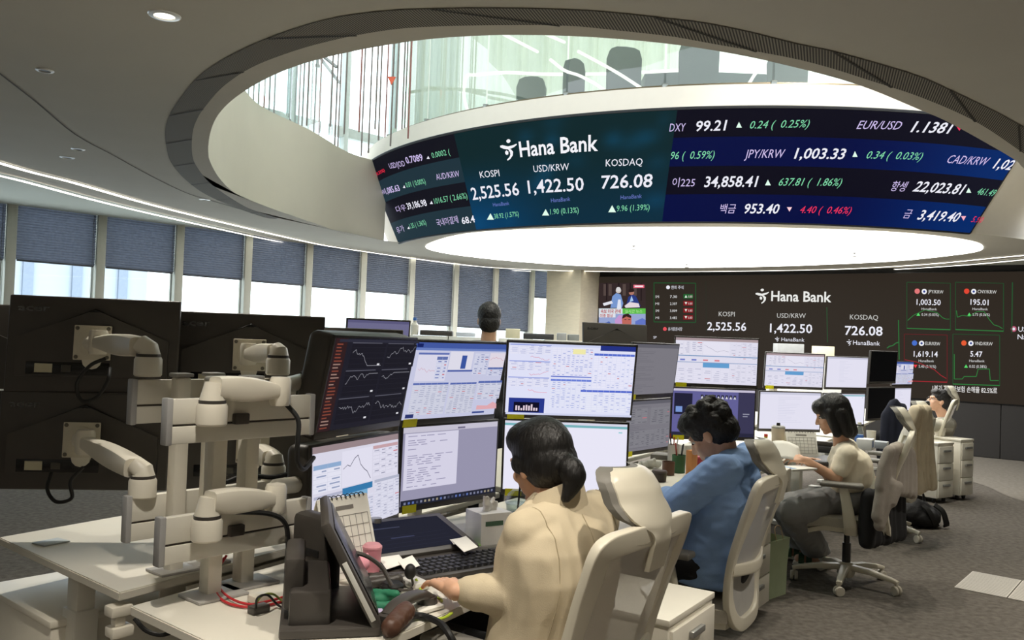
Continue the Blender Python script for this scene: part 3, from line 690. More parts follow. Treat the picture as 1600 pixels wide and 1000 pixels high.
# ---- flat video wall at the end of the room
vo_ = VP0-VD*6.6; VW, VH = 12.6, 2.75
vw = empty('video_wall', vo_+VN*0.04, math.atan2(VD.y, VD.x), label='huge dark video wall with the bank logo and rate panels at the far end', cat='screen')
VZ0, VZ1 = 0.80, 2.70
def vpx(x, y):
    p = onplane(x, y, vo_+VN*0.05, VN); d = p-(vo_+VN*0.05); return d.dot(VD), p.z
def vfn(s, z, L): return Vector((s, -0.012-L*4, z))
g = G(); s0 = 0.0
g.add([vfn(0.0, VZ0, 0), vfn(VW, VZ0, 0), vfn(VW, VZ1, 0), vfn(0.0, VZ1, 0)], [(0, 1, 2, 3)], 0, None, lin((46, 39, 32)))
g.build('display_surface', M_scr, vw, smooth=0)
g = G(); g.box((VW/2, 0.03, (VZ0+VZ1)/2), (VW, 0.06, VZ1-VZ0+0.03), 0.004); g.build('display_frame', mat('black_frame'), vw)
class VB(SB):
    pass
def newV(): return SB(vfn, 1.0)
def vt(b, t, x0, y0, x1, y1, h, rgb, bold=0.0):
    a0, b0 = vpx(x0, y0); a1, b1 = vpx(x1, y1); hh = vpx(x0, y0-h)[1]-b0
    v, f, w = glyphs(t, bold); b.text(t, a0, b0, hh, rgb, a1, b1, bold); return b
def vpoly(b, P, rgb): b.poly([vpx(*p) for p in P], rgb); return b
def vrect(b, x0, y0, x1, y1, rgb): return vpoly(b, [(x0, y1), (x1, y1), (x1, y0), (x0, y0)], rgb)
def vline(b, P, w, rgb):
    Q = [vpx(*p) for p in P]; b.line(Q, w, rgb); return b
def vbox(b, x0, y0, x1, y1, rgb, w=0.02, d0=0, d1=0): return vline(b, [(x0, y0), (x1, y0+d0), (x1, y1+d1), (x0, y1), (x0, y0)], w, rgb)
def vdisc(b, x, y, r, rgb):
    vpoly(b, [(x+r*math.cos(a*PI/6), y-r*math.sin(a*PI/6)) for a in range(12)], rgb); return b
b = newV(); logo(b, vpx, 1181, 471.5, 21, 19, (236, 236, 232)); vt(b, 'Hana Bank', 1205, 470, 1299, 472, 16, (236, 236, 232), 0.018); b.g.build('bank_logo', M_scr, vw, smooth=0)
b = newV(); vt(b, 'KOSPI', 1123, 494, 1148, 494.5, 7.5, (200, 200, 196)); vt(b, '2,525.56', 1105, 515.5, 1166, 517, 13, WHT, 0.012); b.g.build('index_quote', M_scr, vw, smooth=0)
b = newV(); vt(b, 'USD/KRW', 1214, 496.5, 1259, 497, 7.5, (200, 200, 196)); vt(b, '1,422.50', 1203, 519, 1269, 520.5, 14, WHT, 0.012); logo(b, vpx, 1211, 533, 7, 6, WHT); vt(b, 'HanaBank', 1221, 533, 1257, 534, 6, WHT); b.g.build('index_quote', M_scr, vw, smooth=0)
b = newV(); vt(b, 'KOSDAQ', 1328, 499, 1372, 500, 8, (200, 200, 196)); vt(b, '726.08', 1320, 523, 1379, 524.5, 14.5, WHT, 0.014); logo(b, vpx, 1323, 539, 8, 8, WHT); vt(b, 'HanaBank', 1333, 538.5, 1375, 540, 7, WHT); b.g.build('index_quote', M_scr, vw, smooth=0)
def card(x0, y0, x1, y1, t1, t2, t3, f1, f2, green, path, lab):
    b = newV(); c = (34, 74, 42) if green else (96, 26, 32); c2 = (46, 122, 60) if green else (160, 36, 46)
    dd = (x1-x0)*0.022
    vbox(b, x0, y0, x1, y1, c, 0.010, dd, dd*1.5); vline(b, [(x0, y1), (x1, y1+dd*1.5)], 0.014, c2)
    xc = x0+(x1-x0)*0.18
    vdisc(b, xc+4, y0+14, 4.2, f1); vdisc(b, xc+15, y0+14.5, 4.2, f2); vdisc(b, xc+15, y0+14.5, 1.8, (40, 60, 140))
    vt(b, t1, xc+21, y0+17, x1-11, y0+18, 5.5, (222, 222, 218)); xm = (x0+x1)/2
    vt(b, t2, xm-len(t2)*2.35, y0+35, xm+len(t2)*2.35, y0+36, 9, WHT, 0.012)
    vt(b, 'HanaBank', xm-11, y0+43.5, xm+13, y0+44, 4, (214, 214, 214)); 
    vpoly(b, [(xm-19, y0+52.5), (xm-13, y0+52.5), (xm-16, y0+47.5)] if green else [(xm-19, y0+48), (xm-16, y0+53), (xm-13, y0+48)], (90, 220, 110) if green else (240, 60, 70))
    vt(b, t3, xm-11, y0+52.5, xm+16, y0+53, 4.5, (222, 222, 222))
    vline(b, [(x0+(x1-x0)*p, y0+(y1-y0)*q) for p, q in path], 0.010, c2)
    o = b.g.build('rate_card', M_scr, vw, smooth=0); o['label'] = lab
card(1417, 441, 1485, 513, 'JPY/KRW', '1,003.50', '0.34 (0.03%)', (226, 120, 120), (236, 236, 240), True, [(0.02, .83), (.15, .72), (.28, .66), (.42, .6), (.55, .63), (.7, .66), (.82, .77), (.9, .8), (.98, .8)], 'green outlined yen rate card')
card(1493, 441, 1568, 515, 'CNY/KRW', '195.01', '0.73 (0.38%)', (226, 70, 50), (236, 236, 240), True, [(0.02, .6), (.04, .74), (.14, .7), (.3, .72), (.45, .62), (.6, .62), (.7, .78), (.8, .9), (.9, .93), (.98, .98)], 'green outlined yuan rate card')
card(1413, 522, 1480, 595, 'EUR/KRW', '1,619.14', '5.40 (0.31%)', (70, 110, 200), (236, 236, 240), False, [(0.02, .55), (.3, .6), (.5, .68), (.7, .76), (.85, .88), (.98, .95)], 'red outlined euro rate card')
card(1489, 522, 1562, 600, 'VND/KRW', '5.47', '0.02 (0.38%)', (230, 90, 50), (236, 236, 240), True, [(0.03, .4), (.03, .9), (.2, .9), (.24, .85), (.5, .85), (.54, .7), (.78, .7), (.8, .93), (.98, .93)], 'green outlined dong rate card')
b = newV(); vt(b, '1분기 자동차보험 손해율 82.5%로', 1457, 610, 1558, 614.5, 7.5, (226, 224, 222), 0.012); b.g.build('news_line', M_scr, vw, smooth=0)
b = newV(); vdisc(b, 1584, 514, 4.5, (190, 90, 120)); vdisc(b, 1584, 514, 2.3, (226, 226, 236)); vt(b, 'US', 1591, 518, 1604, 518.5, 8, WHT); vt(b, 'Na', 1590, 530, 1604, 530.5, 8, WHT); vline(b, [(1582, 441), (1581, 520)], .014, (38, 80, 46)); b.g.build('news_line', M_scr, vw, smooth=0)
b = newV(); vbox(b, 1022, 442, 1087, 503, (32, 78, 42), 0.018, .5, .8)
vdisc(b, 1044, 449, 3, WHT); vt(b, '한미 주식', 1049, 451.5, 1068, 451.5, 4.5, WHT)
for k, (y, c) in enumerate(((463, True), (474, False), (485, False), (496, False))):
    vt(b, 'SMI'[k % 2:]+'', 1024+.2*k, y+2.5, 1030, y+2.5, 4, (214, 214, 214)); vt(b, ('7.30', '2.307', '3.009', '3.482')[k], 1047, y+2.5, 1058, y+2.5, 4, (230, 230, 230))
    vrect(b, 1068, y-3.5, 1083, y+3.5, (26, 96, 44) if c else (132, 22, 30)); vpoly(b, [(1070, y+2), (1074, y+2), (1072, y-2)] if c else [(1070, y-2), (1072, y+2), (1074, y-2)], (230, 240, 230)); vt(b, '0.80', 1075.5, y+2, 1082, y+2, 3.6, (220, 200, 200))
o = b.g.build('rate_card', M_scr, vw, smooth=0); o['label'] = 'small table of four stocks in a green frame'
b = newV(); vdisc(b, 1039, 514, 3, (226, 80, 90)); vt(b, '유가증권시장', 1044, 516.5, 1066, 516.5, 4.5, WHT); vt(b, 'SP', 1021, 529, 1026, 529, 4, WHT); b.g.build('news_line', M_scr, vw, smooth=0)
b = newV(); vline(b, [(1103, 440), (1104, 520)], .012, (40, 44, 34)); vline(b, [(1292, 480), (1293, 535)], .012, (40, 80, 48)); vline(b, [(1404, 500), (1405, 562)], .014, (40, 110, 54)); vline(b, [(1386, 544), (1390, 541), (1395, 540), (1400, 536), (1404, 535)], .016, (46, 110, 58)); b.g.build('panel_line', M_scr, vw, smooth=0)
# news picture: two people in suits above, a face below, caption bars
b = newV()
vrect(b, 936, 442, 1009, 482, (52, 40, 40))
for x in (943, 951, 973, 990): vrect(b, x, 444, x+5, 462, (84, 70, 66))
for x in (947, 966, 984, 1001): vrect(b, x, 442, x+2, 470, (34, 24, 26))
vpoly(b, [(954, 481), (957, 463), (963, 458), (970, 460), (974, 474), (972, 481)], (118, 150, 206)); vpoly(b, [(964, 482), (966, 468), (970, 468), (971, 482)], (222, 226, 240)); vdisc(b, 966.5, 454, 4.3, (206, 196, 190)); vdisc(b, 966.5, 452, 3.6, (216, 214, 214))
vpoly(b, [(978, 480), (982, 464), (988, 460), (994, 463), (1001, 478), (999, 481)], (40, 58, 128)); vpoly(b, [(984, 472), (987, 462), (990, 470)], (170, 200, 236)); vdisc(b, 987, 457, 4.2, (176, 120, 104)); vpoly(b, [(982.5, 457), (983, 452), (988, 450.5), (991.5, 453), (990.5, 456)], (40, 26, 26))
vpoly(b, [(942, 474), (956, 470), (958, 474), (944, 478)], (226, 226, 236)); vpoly(b, [(976, 478), (984, 472), (998, 474), (1000, 480), (978, 481)], (226, 214, 220))
vrect(b, 990, 445, 1007, 450, (226, 96, 120)); vrect(b, 992, 446.3, 1005, 448.6, (250, 230, 236))
vrect(b, 936, 482, 973, 490.5, (214, 222, 228)); vrect(b, 973, 482, 1009, 490.5, (92, 186, 74)); vt(b, '속보 미국 관세', 939, 489, 970, 489, 5, (180, 50, 60), 0.02); vt(b, '실시간 뉴스', 977, 488.5, 1004, 488.5, 4, (190, 236, 170))
vrect(b, 936, 490.5, 1009, 524, (150, 164, 208)); vrect(b, 936, 490.5, 962, 496, (222, 224, 232)); vt(b, '미중 협상', 938, 495.3, 958, 495.3, 4, (176, 60, 66), 0.02)
vpoly(b, [(963, 524), (961, 500), (968, 492), (976, 494), (974, 524)], (196, 150, 206)); vpoly(b, [(992, 524), (993, 502), (1004, 497), (1009, 500), (1009, 524)], (96, 116, 196))
vpoly(b, [(973, 512), (972, 500), (975, 492), (982, 490.5), (987, 495), (987, 506), (983, 514), (977, 516)], (190, 104, 92)); vpoly(b, [(972, 498), (974, 491.5), (982, 490), (987, 494), (986, 497), (979, 494.5), (975, 497)], (46, 28, 28)); vrect(b, 976, 499, 979, 500, (60, 30, 30)); vrect(b, 982, 499, 985, 500, (60, 30, 30)); vrect(b, 978, 507, 983, 508.2, (120, 40, 44))
vpoly(b, [(936, 524), (938, 508), (952, 502), (960, 510), (958, 524)], (70, 96, 178))
o = b.g.build('news_picture', M_scr, vw, smooth=0); o['label'] = 'news broadcast inset with two people at a table over a close-up face'
# dark wall carrying the screens
g = G(); wl = VP0-VD*6.9; wr = VP0+VD*7.5
g.add([wl, wr, wr+Vector((0, 0, 2.8)), wl+Vector((0, 0, 2.8))], [(0, 1, 2, 3)])
struct(g.build('wall_video', mat('dark_panel', (34, 31, 29), 0.7, var=0.03), smooth=0))
g = G()
for k in range(10):
    p = VP0-VD*6.6+VD*(1.45*k)+VN*0.012; g.box((0, 0, 0.4), (1.44, 0.02, 0.78), 0.003, M=Matrix.Translation(p+VD*0.72) @ Matrix.Rotation(math.atan2(VD.y, VD.x), 4, 'Z'))
struct(g.build('baseboard_video', mat('dark_panel'), smooth=0))
# ================================================================ workstations
O0 = Vector((-0.965, 2.265, 0)); U = Vector((0.643, 0.766, 0)); VV = Vector((-0.766, 0.643, 0)); U2 = Vector((0.503, 0.864, 0))
STEP = Vector((1.07, 1.85, 0)); AU = math.atan2(U.y, U.x); AU2 = math.atan2(U2.y, U2.x); AV = math.atan2(VV.y, VV.x)
def ws(a, b, z=0, k=0): return O0+STEP*k+U*a+VV*b+Vector((0, 0, z))
M_desk = mat('desk_top', (214, 210, 198), 0.45, var=0.02, scale=6)
M_edge = mat('desk_edge', (188, 182, 166), 0.5)
M_metal = mat('white_metal', (214, 211, 200), 0.4, var=0.015)
M_plast = mat('white_plastic', (222, 217, 203), 0.35, var=0.015)
M_pgrey = mat('grey_plastic', (158, 156, 152), 0.5)
M_black = mat('black_plastic', (66, 62, 58), 0.42, var=0.06, bump=0.04, bscale=400)
M_black2 = mat('black_gloss', (14, 14, 15), 0.25)
M_rub = mat('rubber_black', (18, 18, 18), 0.6)
M_dark = mat('dark_grey', (52, 52, 54), 0.5)
M_yel = mat('yellow_sticker', (255, 244, 20), 0.6)
M_red = mat('red_cable', (178, 34, 40), 0.5)
M_paper = mat('paper', (236, 234, 226), 0.8, var=0.01)

def desk(name, P, a1, b0, b1, lab, leg_side):
    """slanted-end trading desk: long edges along U2, ends along VV"""
    t = empty(name, P, AU2, label=lab, cat='desk', group='white trading desks')
    Ri = Matrix.Rotation(-AU2, 3, 'Z'); v = Ri @ VV; z0, z1 = 0.715, 0.74
    out = [v*b0, Vector((a1, 0, 0))+v*b0, Vector((a1, 0, 0))+v*b1, v*b1]
    g = G(); b = bmesh.new(); vs = [b.verts.new((p.x, p.y, z)) for z in (z0, z1) for p in out]
    for f in ((3, 2, 1, 0), (4, 5, 6, 7), (0, 1, 5, 4), (1, 2, 6, 5), (2, 3, 7, 6), (3, 0, 4, 7)): b.faces.new([vs[i] for i in f])
    bmesh.ops.bevel(b, geom=list(b.edges), offset=0.003, segments=2, affect='EDGES')
    for f in b.faces: pass
    g.bm(b); o = g.build('desktop', [M_desk], t, smooth=30)
    bm_ = (b0+b1)/2
    for a in (0.10, a1-0.28):
        c = Vector((a, 0, 0))+v*bm_
        g = G(); Mx = Matrix.Translation(c) @ Matrix.Rotation(math.atan2(v.y, v.x), 4, 'Z')
        g.box((0, 0, 0.02), (0.42, 0.08, 0.035), 0.008, M=Mx); g.box((0, 0, 0.30), (0.095, 0.075, 0.56), 0.008, M=Mx); g.box((0, 0, 0.62), (0.075, 0.058, 0.2), 0.006, M=Mx); g.box((0, 0, 0.695), (0.46, 0.07, 0.04), 0.006, M=Mx)
        g.build('leg', M_metal, t)
    g = G(); c = Vector((a1/2, 0, 0))+v*bm_; g.box((c.x, c.y, 0.695), (a1-0.7, 0.06, 0.035), 0.005); g.build('crossbar', M_metal, t)
    g = G(); c = Vector((a1/2, 0, 0))+v*(b1-0.12 if leg_side > 0 else b0+0.12); g.box((c.x, c.y, 0.60), (a1-0.5, 0.12, 0.008)); g.box((c.x, c.y+0.06, 0.64), (a1-0.5, 0.006, 0.09)); g.box((c.x, c.y-0.06, 0.64), (a1-0.5, 0.006, 0.09)); g.build('cable_tray', M_metal, t, smooth=0)
    return t
ROWLAB = ['nearest white trading desk with keyboard, papers and cables', 'second white trading desk where the person in blue leans', 'third white trading desk with calendar and tumbler', 'fourth white trading desk behind the hanging cardigans', 'farthest white trading desk beside the white pedestals']
for k in range(5): desk('trading_desk', O0+STEP*k, 2.02, -0.70, 0.0, ROWLAB[k], 1)
Q0 = Vector((-1.043, 2.374, 0))
OPPLAB = ['empty white desk in the left foreground with a bare top', 'white desk behind the second monitor bank, facing the windows', 'white desk behind the third monitor bank, facing the windows', 'white desk behind the fourth monitor bank, facing the windows']
for k in range(4): desk('trading_desk', Q0+STEP*k+(U2*0.0), 2.02, 0.0, 0.86, OPPLAB[k], -1)

# low white pedestal under the empty desk
def pedestal(P, ang_, w, d, h, lab, drawers=3, nm='drawer_pedestal', grp=None):
    t = empty(nm, P, ang_, label=lab, cat='cabinet', group=grp)
    g = G(); g.box((0, 0, h/2+0.025), (w, d, h-0.05), 0.006); g.box((0, 0, h-0.012), (w+0.012, d+0.012, 0.022), 0.004); g.build('body', M_plast, t)
    z = 0.055; dh = (h-0.09)/drawers
    for i in range(drawers):
        g = G(); g.box((0, -d/2-0.006, z+dh/2), (w-0.02, 0.014, dh-0.008), 0.003); o = g.build('drawer', M_plast, t)
        g = G(); g.box((0, -d/2-0.022, z+dh*0.72), (0.11, 0.018, 0.022), 0.004); g.build('handle', mat('handle_grey', (150, 150, 148), 0.35, 0.6), o); z += dh
    for sx in (-1, 1):
        for sy in (-1, 1):
            g = G(); g.lathe([(0.0, -0.009), (0.022, -0.009), (0.024, -0.004), (0.024, 0.004), (0.022, 0.009), (0.0, 0.009)], 12, M=Matrix.Translation((sx*(w/2-0.05), sy*(d/2-0.06), 0.024)) @ Matrix.Rotation(PI/2, 4, 'X')); g.build('caster', M_rub, t)
    return t
pedestal(ws(0.33, 0.86), AU+PI/2, 0.54, 0.56, 0.55, 'low white cabinet under the empty desk at the bottom left')
pedestal(Vector((0.43, 3.06, 0)), AU+0.12, 0.40, 0.5, 0.60, 'white drawer pedestal behind the nearest chair, papers on top', 3, 'drawer_pedestal')
pedestal(Vector((1.17, 4.86, 0)), AU+0.1, 0.40, 0.5, 0.58, 'white drawer pedestal behind the second chair', 3, 'drawer_pedestal')
pA = atz(1457, 784, 0); pB = atz(1477, 778, 0)
pedestal(pA+Vector((-0.04, 0.16, 0)), 0.55, 0.26, 0.5, 0.60, 'far white pedestal beside the beige cardigan, nearer one of the pair', 3, 'drawer_pedestal', None)
pedestal(pB+Vector((0.03, 0.12, 0)), 0.55, 0.22, 0.5, 0.62, 'far white pedestal nearest the video wall, with plant and yellow box', 3, 'drawer_pedestal', None)
# cable spine hanging at the end of the empty desk
sp = atz(186, 944, 0.7); t = empty('cable_spine', (sp.x, sp.y, 0), AU, label='white cable spine hanging from the end of the empty desk', cat='cable guide')
for k in range(11):
    g = G(); z = 0.685-0.058*k; g.box((0.006*math.sin(k*.9), 0, z), (0.062, 0.05, 0.03), 0.006); g.box((0, 0, z-0.028), (0.03, 0.028, 0.03), 0.004)
    g.build('spine_link', M_plast, t)

# ---- monitor mounts: twin posts, horizontal rails, jointed arms
def rail(t, a0, a1, b, z0, z1, side, name='rail'):
    g = G(); zc = (z0+z1)/2; h = (z1-z0)
    g.box(((a0+a1)/2, b, zc+h*0.21), (a1-a0, 0.026, h*0.55), 0.003); g.box(((a0+a1)/2, b, zc-h*0.30), (a1-a0, 0.026, h*0.38), 0.003)
    o = g.build(name, M_metal, t)
    g = G(); g.box(((a0+a1)/2, b, zc-h*0.09), (a1-a0-0.004, 0.016, h*0.06)); g.build('groove', mat('groove', (70, 64, 58), 0.6), o, smooth=0)
    for s, a in ((-1, a0), (1, a1)):
        g = G(); g.box((a+s*0.004, b, zc), (0.018, 0.032, h*1.02), 0.004); g.build('end_cap', mat('cap_grey', (160, 160, 160), 0.45), o)
def arm(t, base, elbow, wrist, plate, pn, name='arm', mid=None):
    """base cylinder on rail, sprung box arm, wrist knuckle and square plate with normal pn"""
    base = Vector(base); elbow = Vector(elbow); wrist = Vector(wrist); plate = Vector(plate); pn = Vector(pn).normalized()
    g = G(); g.lathe([(0.0, -0.030), (0.036, -0.030), (0.040, -0.025), (0.040, 0.020), (0.036, 0.028), (0.0, 0.028)], 20, M=Matrix.Translation(base)); o = g.build(name, M_plast, t)
    g = G(); g.lathe([(0.035, 0.028), (0.035, 0.037), (0.0, 0.037)], 18, M=Matrix.Translation(base)); g.build('pivot_ring', M_black, o)
    g = G(); d = (wrist-elbow); s = Vector((0, 0, 1)); side = d.cross(s).normalized()
    g.tube([base+Vector((0, 0, 0.036)), Vector((base.x, base.y, base.z+0.05)), Vector((elbow.x, elbow.y, elbow.z+0.012))], [0.034, 0.030, 0.026], 14)
    n = 10; pts = [elbow.lerp(wrist, i/(n-1)) for i in range(n)]
    prof = [0.050+0.022*math.sin(PI*min(1, i/(n-1)*1.0+0.08))-0.012*(i/(n-1)) for i in range(n)]
    g.sweep(pts, [0.062-0.014*i/(n-1) for i in range(n)], prof, side, rnd=0.45)
    g.build('arm_cover', M_plast, o)
    g = G(); g.lathe([(0.0, -0.04), (0.026, -0.04), (0.03, -0.03), (0.03, 0.03), (0.026, 0.04), (0.0, 0.04)], 16, M=Matrix.Translation(wrist)); g.tube([wrist, Vector(mid) if mid else wrist.lerp(plate, 0.55), plate], [0.028, 0.024, 0.03], 12); g.build('wrist_joint', M_plast, o)
    x = Vector((0, 0, 1)).cross(pn).normalized(); y = pn.cross(x)
    Mx = Matrix((( x.x, y.x, pn.x, plate.x), (x.y, y.y, pn.y, plate.y), (x.z, y.z, pn.z, plate.z), (0, 0, 0, 1)))
    g = G(); g.box((0, 0, 0.004), (0.118, 0.118, 0.008), 0.003, M=Mx); g.lathe([(0.046, 0.0), (0.046, -0.006), (0.040, -0.008), (0.0, -0.008)], 24, M=Mx)
    p = g.build('mounting_plate', mat('plate_cream', (206, 200, 182), 0.4), o)
    for i in (-1, 1):
        for j in (-1, 1):
            g = G(); g.lathe([(0.0, -0.004), (0.006, -0.003), (0.007, 0.0)], 10, M=Mx @ Matrix.Translation((i*0.049, j*0.049, 0))); g.build('screw', mat('screw', (110, 106, 96), 0.35, 0.7), p)
    return o
def mount(k, lab, opp=False):
    P = ws(0, 0, 0, k); t = empty('monitor_mount', P, AU, label=lab, cat='monitor stand', group='white monitor mounts')
    if not opp:
        for a, b in ((0.20, -0.045), (0.325, -0.01)):
            g = G(); g.box((a, b, 1.035), (0.045, 0.05, 0.585), 0.008); o = g.build('post', M_plast, t); g = G(); g.box((a, b, 1.332), (0.055, 0.058, 0.012), 0.004); g.build('post_cap', M_pgrey, o)
            g = G(); g.box((a, b-0.02, 0.7445), (0.15, 0.11, 0.008), 0.002); g.build('foot_plate', M_pgrey, o)
        rail(t, 0.035, 0.475, -0.085, 1.165, 1.285, 1); rail(t, 0.03, 0.475, -0.085, 0.855, 0.98, 1)
        for z in (1.225, 0.92):
            g = G(); g.box((0.235, -0.105, z), (0.045, 0.02, 0.03), 0.004); g.build('clamp_block', M_black, t)
    else:
        for a, b in ((0.245, 0.235), (0.36, 0.25), (1.3, 0.30)):
            g = G(); g.box((a, b, 1.03), (0.045, 0.045, 0.58), 0.008); o = g.build('post', M_plast, t); g = G(); g.box((a, b, 1.326), (0.055, 0.053, 0.012), 0.004); g.build('post_cap', M_pgrey, o)
            g = G(); g.box((a, b, 0.7445), (0.12, 0.10, 0.008), 0.002); g.build('foot_plate', M_pgrey, o)
        rail(t, 0.125, 1.42, 0.285, 1.18, 1.312, -1); rail(t, 0.125, 1.42, 0.285, 0.836, 0.97, -1)
    return t
mt_w1 = mount(0, 'white twin-post monitor mount on the nearest desk, red cables at its foot')
mt_op = mount(0, 'white monitor mount clamped to the empty desk, carrying the black monitor backs', True)
for k, s in ((1, 'second'), (2, 'third'), (3, 'fourth')): mount(k, 'white monitor mount behind the %s bank of screens' % s)

# ---- monitors
def mon_fn(W_, H_):
    return lambda x, y, L: Vector(((x-0.5)*W_, -0.0008-L, (y-0.5)*H_))
def monitor(c, yaw, tilt, lab, paint=None, W_=0.527, H_=0.296, group='desk monitors', sticker=None, back=False, logo_=False, name='monitor', base=(40, 42, 52), deep=0.0, arm_=None):
    c = Vector(c); t = empty(name, c, math.radians(yaw), math.radians(-tilt), lab, 'monitor', group)
    g = G(); w, h = W_+0.018, H_+0.032; zc = -0.007
    # bezel frame round the panel
    g.box((0, 0.004, H_/2+0.0045), (w, 0.010, 0.009), 0.002); g.box((0, 0.004, -H_/2-0.0115), (w, 0.012, 0.023), 0.002)
    for s in (-1, 1): g.box((s*(W_/2+0.0045), 0.004, zc), (0.009, 0.010, h), 0.002)
    g.box((0, 0.012+deep/2, zc), (w, 0.020+deep, h), 0.006 if deep < 0.01 else 0.03, seg=4)
    # raised back: chevron top edge, recess with ports below
    hb = h/2; y0 = 0.020+deep; Mx = Matrix.Rotation(PI/2, 4, 'X')
    out = [(-0.24, -hb+0.055), (-0.24, 0.02), (-0.02, hb-0.052), (0.02, hb-0.052), (0.24, 0.02), (0.24, -hb+0.055)]
    g.prism([(x, z+zc) for x, z in out], -y0-0.016, -y0, M=Mx)
    o = g.build('casing', M_black, t, smooth=30)
    if back:
        g = G(); g.sweep([(-0.235, y0+0.012, 0.012+zc), (0.0, y0+0.012, hb-0.045+zc), (0.235, y0+0.012, 0.012+zc)], 0.007, 0.012, (0, 1, 0)); g.build('chevron_groove', M_black2, o)
    if back:
        g = G(); g.box((0.075, y0+0.0172, -hb+0.075), (0.26, 0.003, 0.042), 0.001); g.build('port_recess', M_black2, o)
        g = G(); g.box((0.15, y0+0.0195, -hb+0.075), (0.055, 0.0015, 0.030)); g.build('rating_label', mat('label_cream', (190, 186, 160), 0.6), o, smooth=0)
        g = G(); g.box((0.08, y0+0.0195, -hb+0.075), (0.03, 0.004, 0.022), 0.001); g.build('port', mat('port_grey', (80, 78, 72), 0.4, 0.4), o)
    if logo_:
        v, f, w_ = glyphs('acer', 0.02); s = 0.028; g = G()
        g.add([(0.245-px/w_*0.10, y0+0.0032, hb-0.06+py*s*0.85) for px, py in v], f); g.build('logo', mat('logo_grey', (96, 96, 96), 0.22, 0.8), o, smooth=0)
    b = SB(mon_fn(W_, H_), W_/H_); b.rect(0, 0, 1, 1, base, 0)
    if paint: paint(b)
    b.g.build('screen', M_scr, t, smooth=0)
    if sticker:
        g = G(); sx = (-W_/2+0.045) if sticker == 'l' else sticker; g.box((sx, -0.0045, -H_/2-0.012), (0.070, 0.003, 0.030)); o2 = g.build('asset_sticker', M_yel, t, smooth=0)
    g = G(); g.tube([(0, y0+0.008, -0.06), (0, y0+0.03, -0.06)], 0.03, 12); g.build('mount_boss', M_plast, t)
    return t
# screen pictures -------------------------------------------------
def p_table(b, x0, y0, x1, y1, r, rows, cols, bg, ln, tx, head=None, dense=0.7):
    b.rect(x0, y0, x1, y1, bg)
    if head: b.rect(x0, y1-(y1-y0)/rows, x1, y1, head)
    for i in range(1, rows):
        y = y0+(y1-y0)*i/rows; b.rect(x0, y, x1, y+0.0025, ln)
    for j in range(1, cols):
        x = x0+(x1-x0)*j/cols; b.rect(x, y0, x+0.0016, y1, ln)
    for i in range(rows-(1 if head else 0)):
        for j in range(cols):
            if r.random() < dense:
                cw = (x1-x0)/cols; ch = (y1-y0)/rows; w = cw*r.uniform(0.3, 0.75); x = x0+cw*j+cw*0.9-w; y = y0+ch*i+ch*0.35
                b.rect(x, y, x+w, y+ch*0.32, tx if r.random() < 0.94 else (200, 110, 120))
def p_line(b, x0, y0, x1, y1, r, n, col, w=0.004, start=0.5, drift=0.0):
    v = start; P = []
    for i in range(n): P.append((x0+(x1-x0)*i/(n-1), y0+(y1-y0)*max(0.03, min(0.97, v)))); v += r.uniform(-0.13, 0.13)+drift
    b.line(P, w, col)
def p_darkcharts(b):
    r = random.Random(5); b.rect(0, 0, 1, 1, (33, 32, 42)); b.rect(0, 0, 0.13, 1, (48, 30, 32))
    for i in range(26): b.rect(0.02, 0.03+i*0.036, 0.02+r.uniform(0.05, 0.09), 0.03+i*0.036+0.014, (128, 66, 52) if r.random() < .8 else (150, 120, 110))
    for i in range(3):
        for j in range(2):
            x0 = 0.16+j*0.42; y0 = 0.06+i*0.31; b.rect(x0, y0, x0+0.40, y0+0.27, (27, 26, 35)); b.rect(x0, y0+0.275, x0+0.35, y0+0.285, (86, 86, 98))
            p_line(b, x0+0.02, y0+0.02, x0+0.38, y0+0.25, r, 34, (150, 150, 160), 0.003, r.uniform(.4, .8)); b.rect(x0+0.33, y0+0.03, x0+0.36, y0+0.05, (220, 220, 226))
            for q in range(4): b.rect(x0, y0+0.05+q*0.06, x0+0.40, y0+0.052+q*0.06, (46, 45, 56))
    b.rect(0, 0.97, 1, 1, (44, 44, 58))
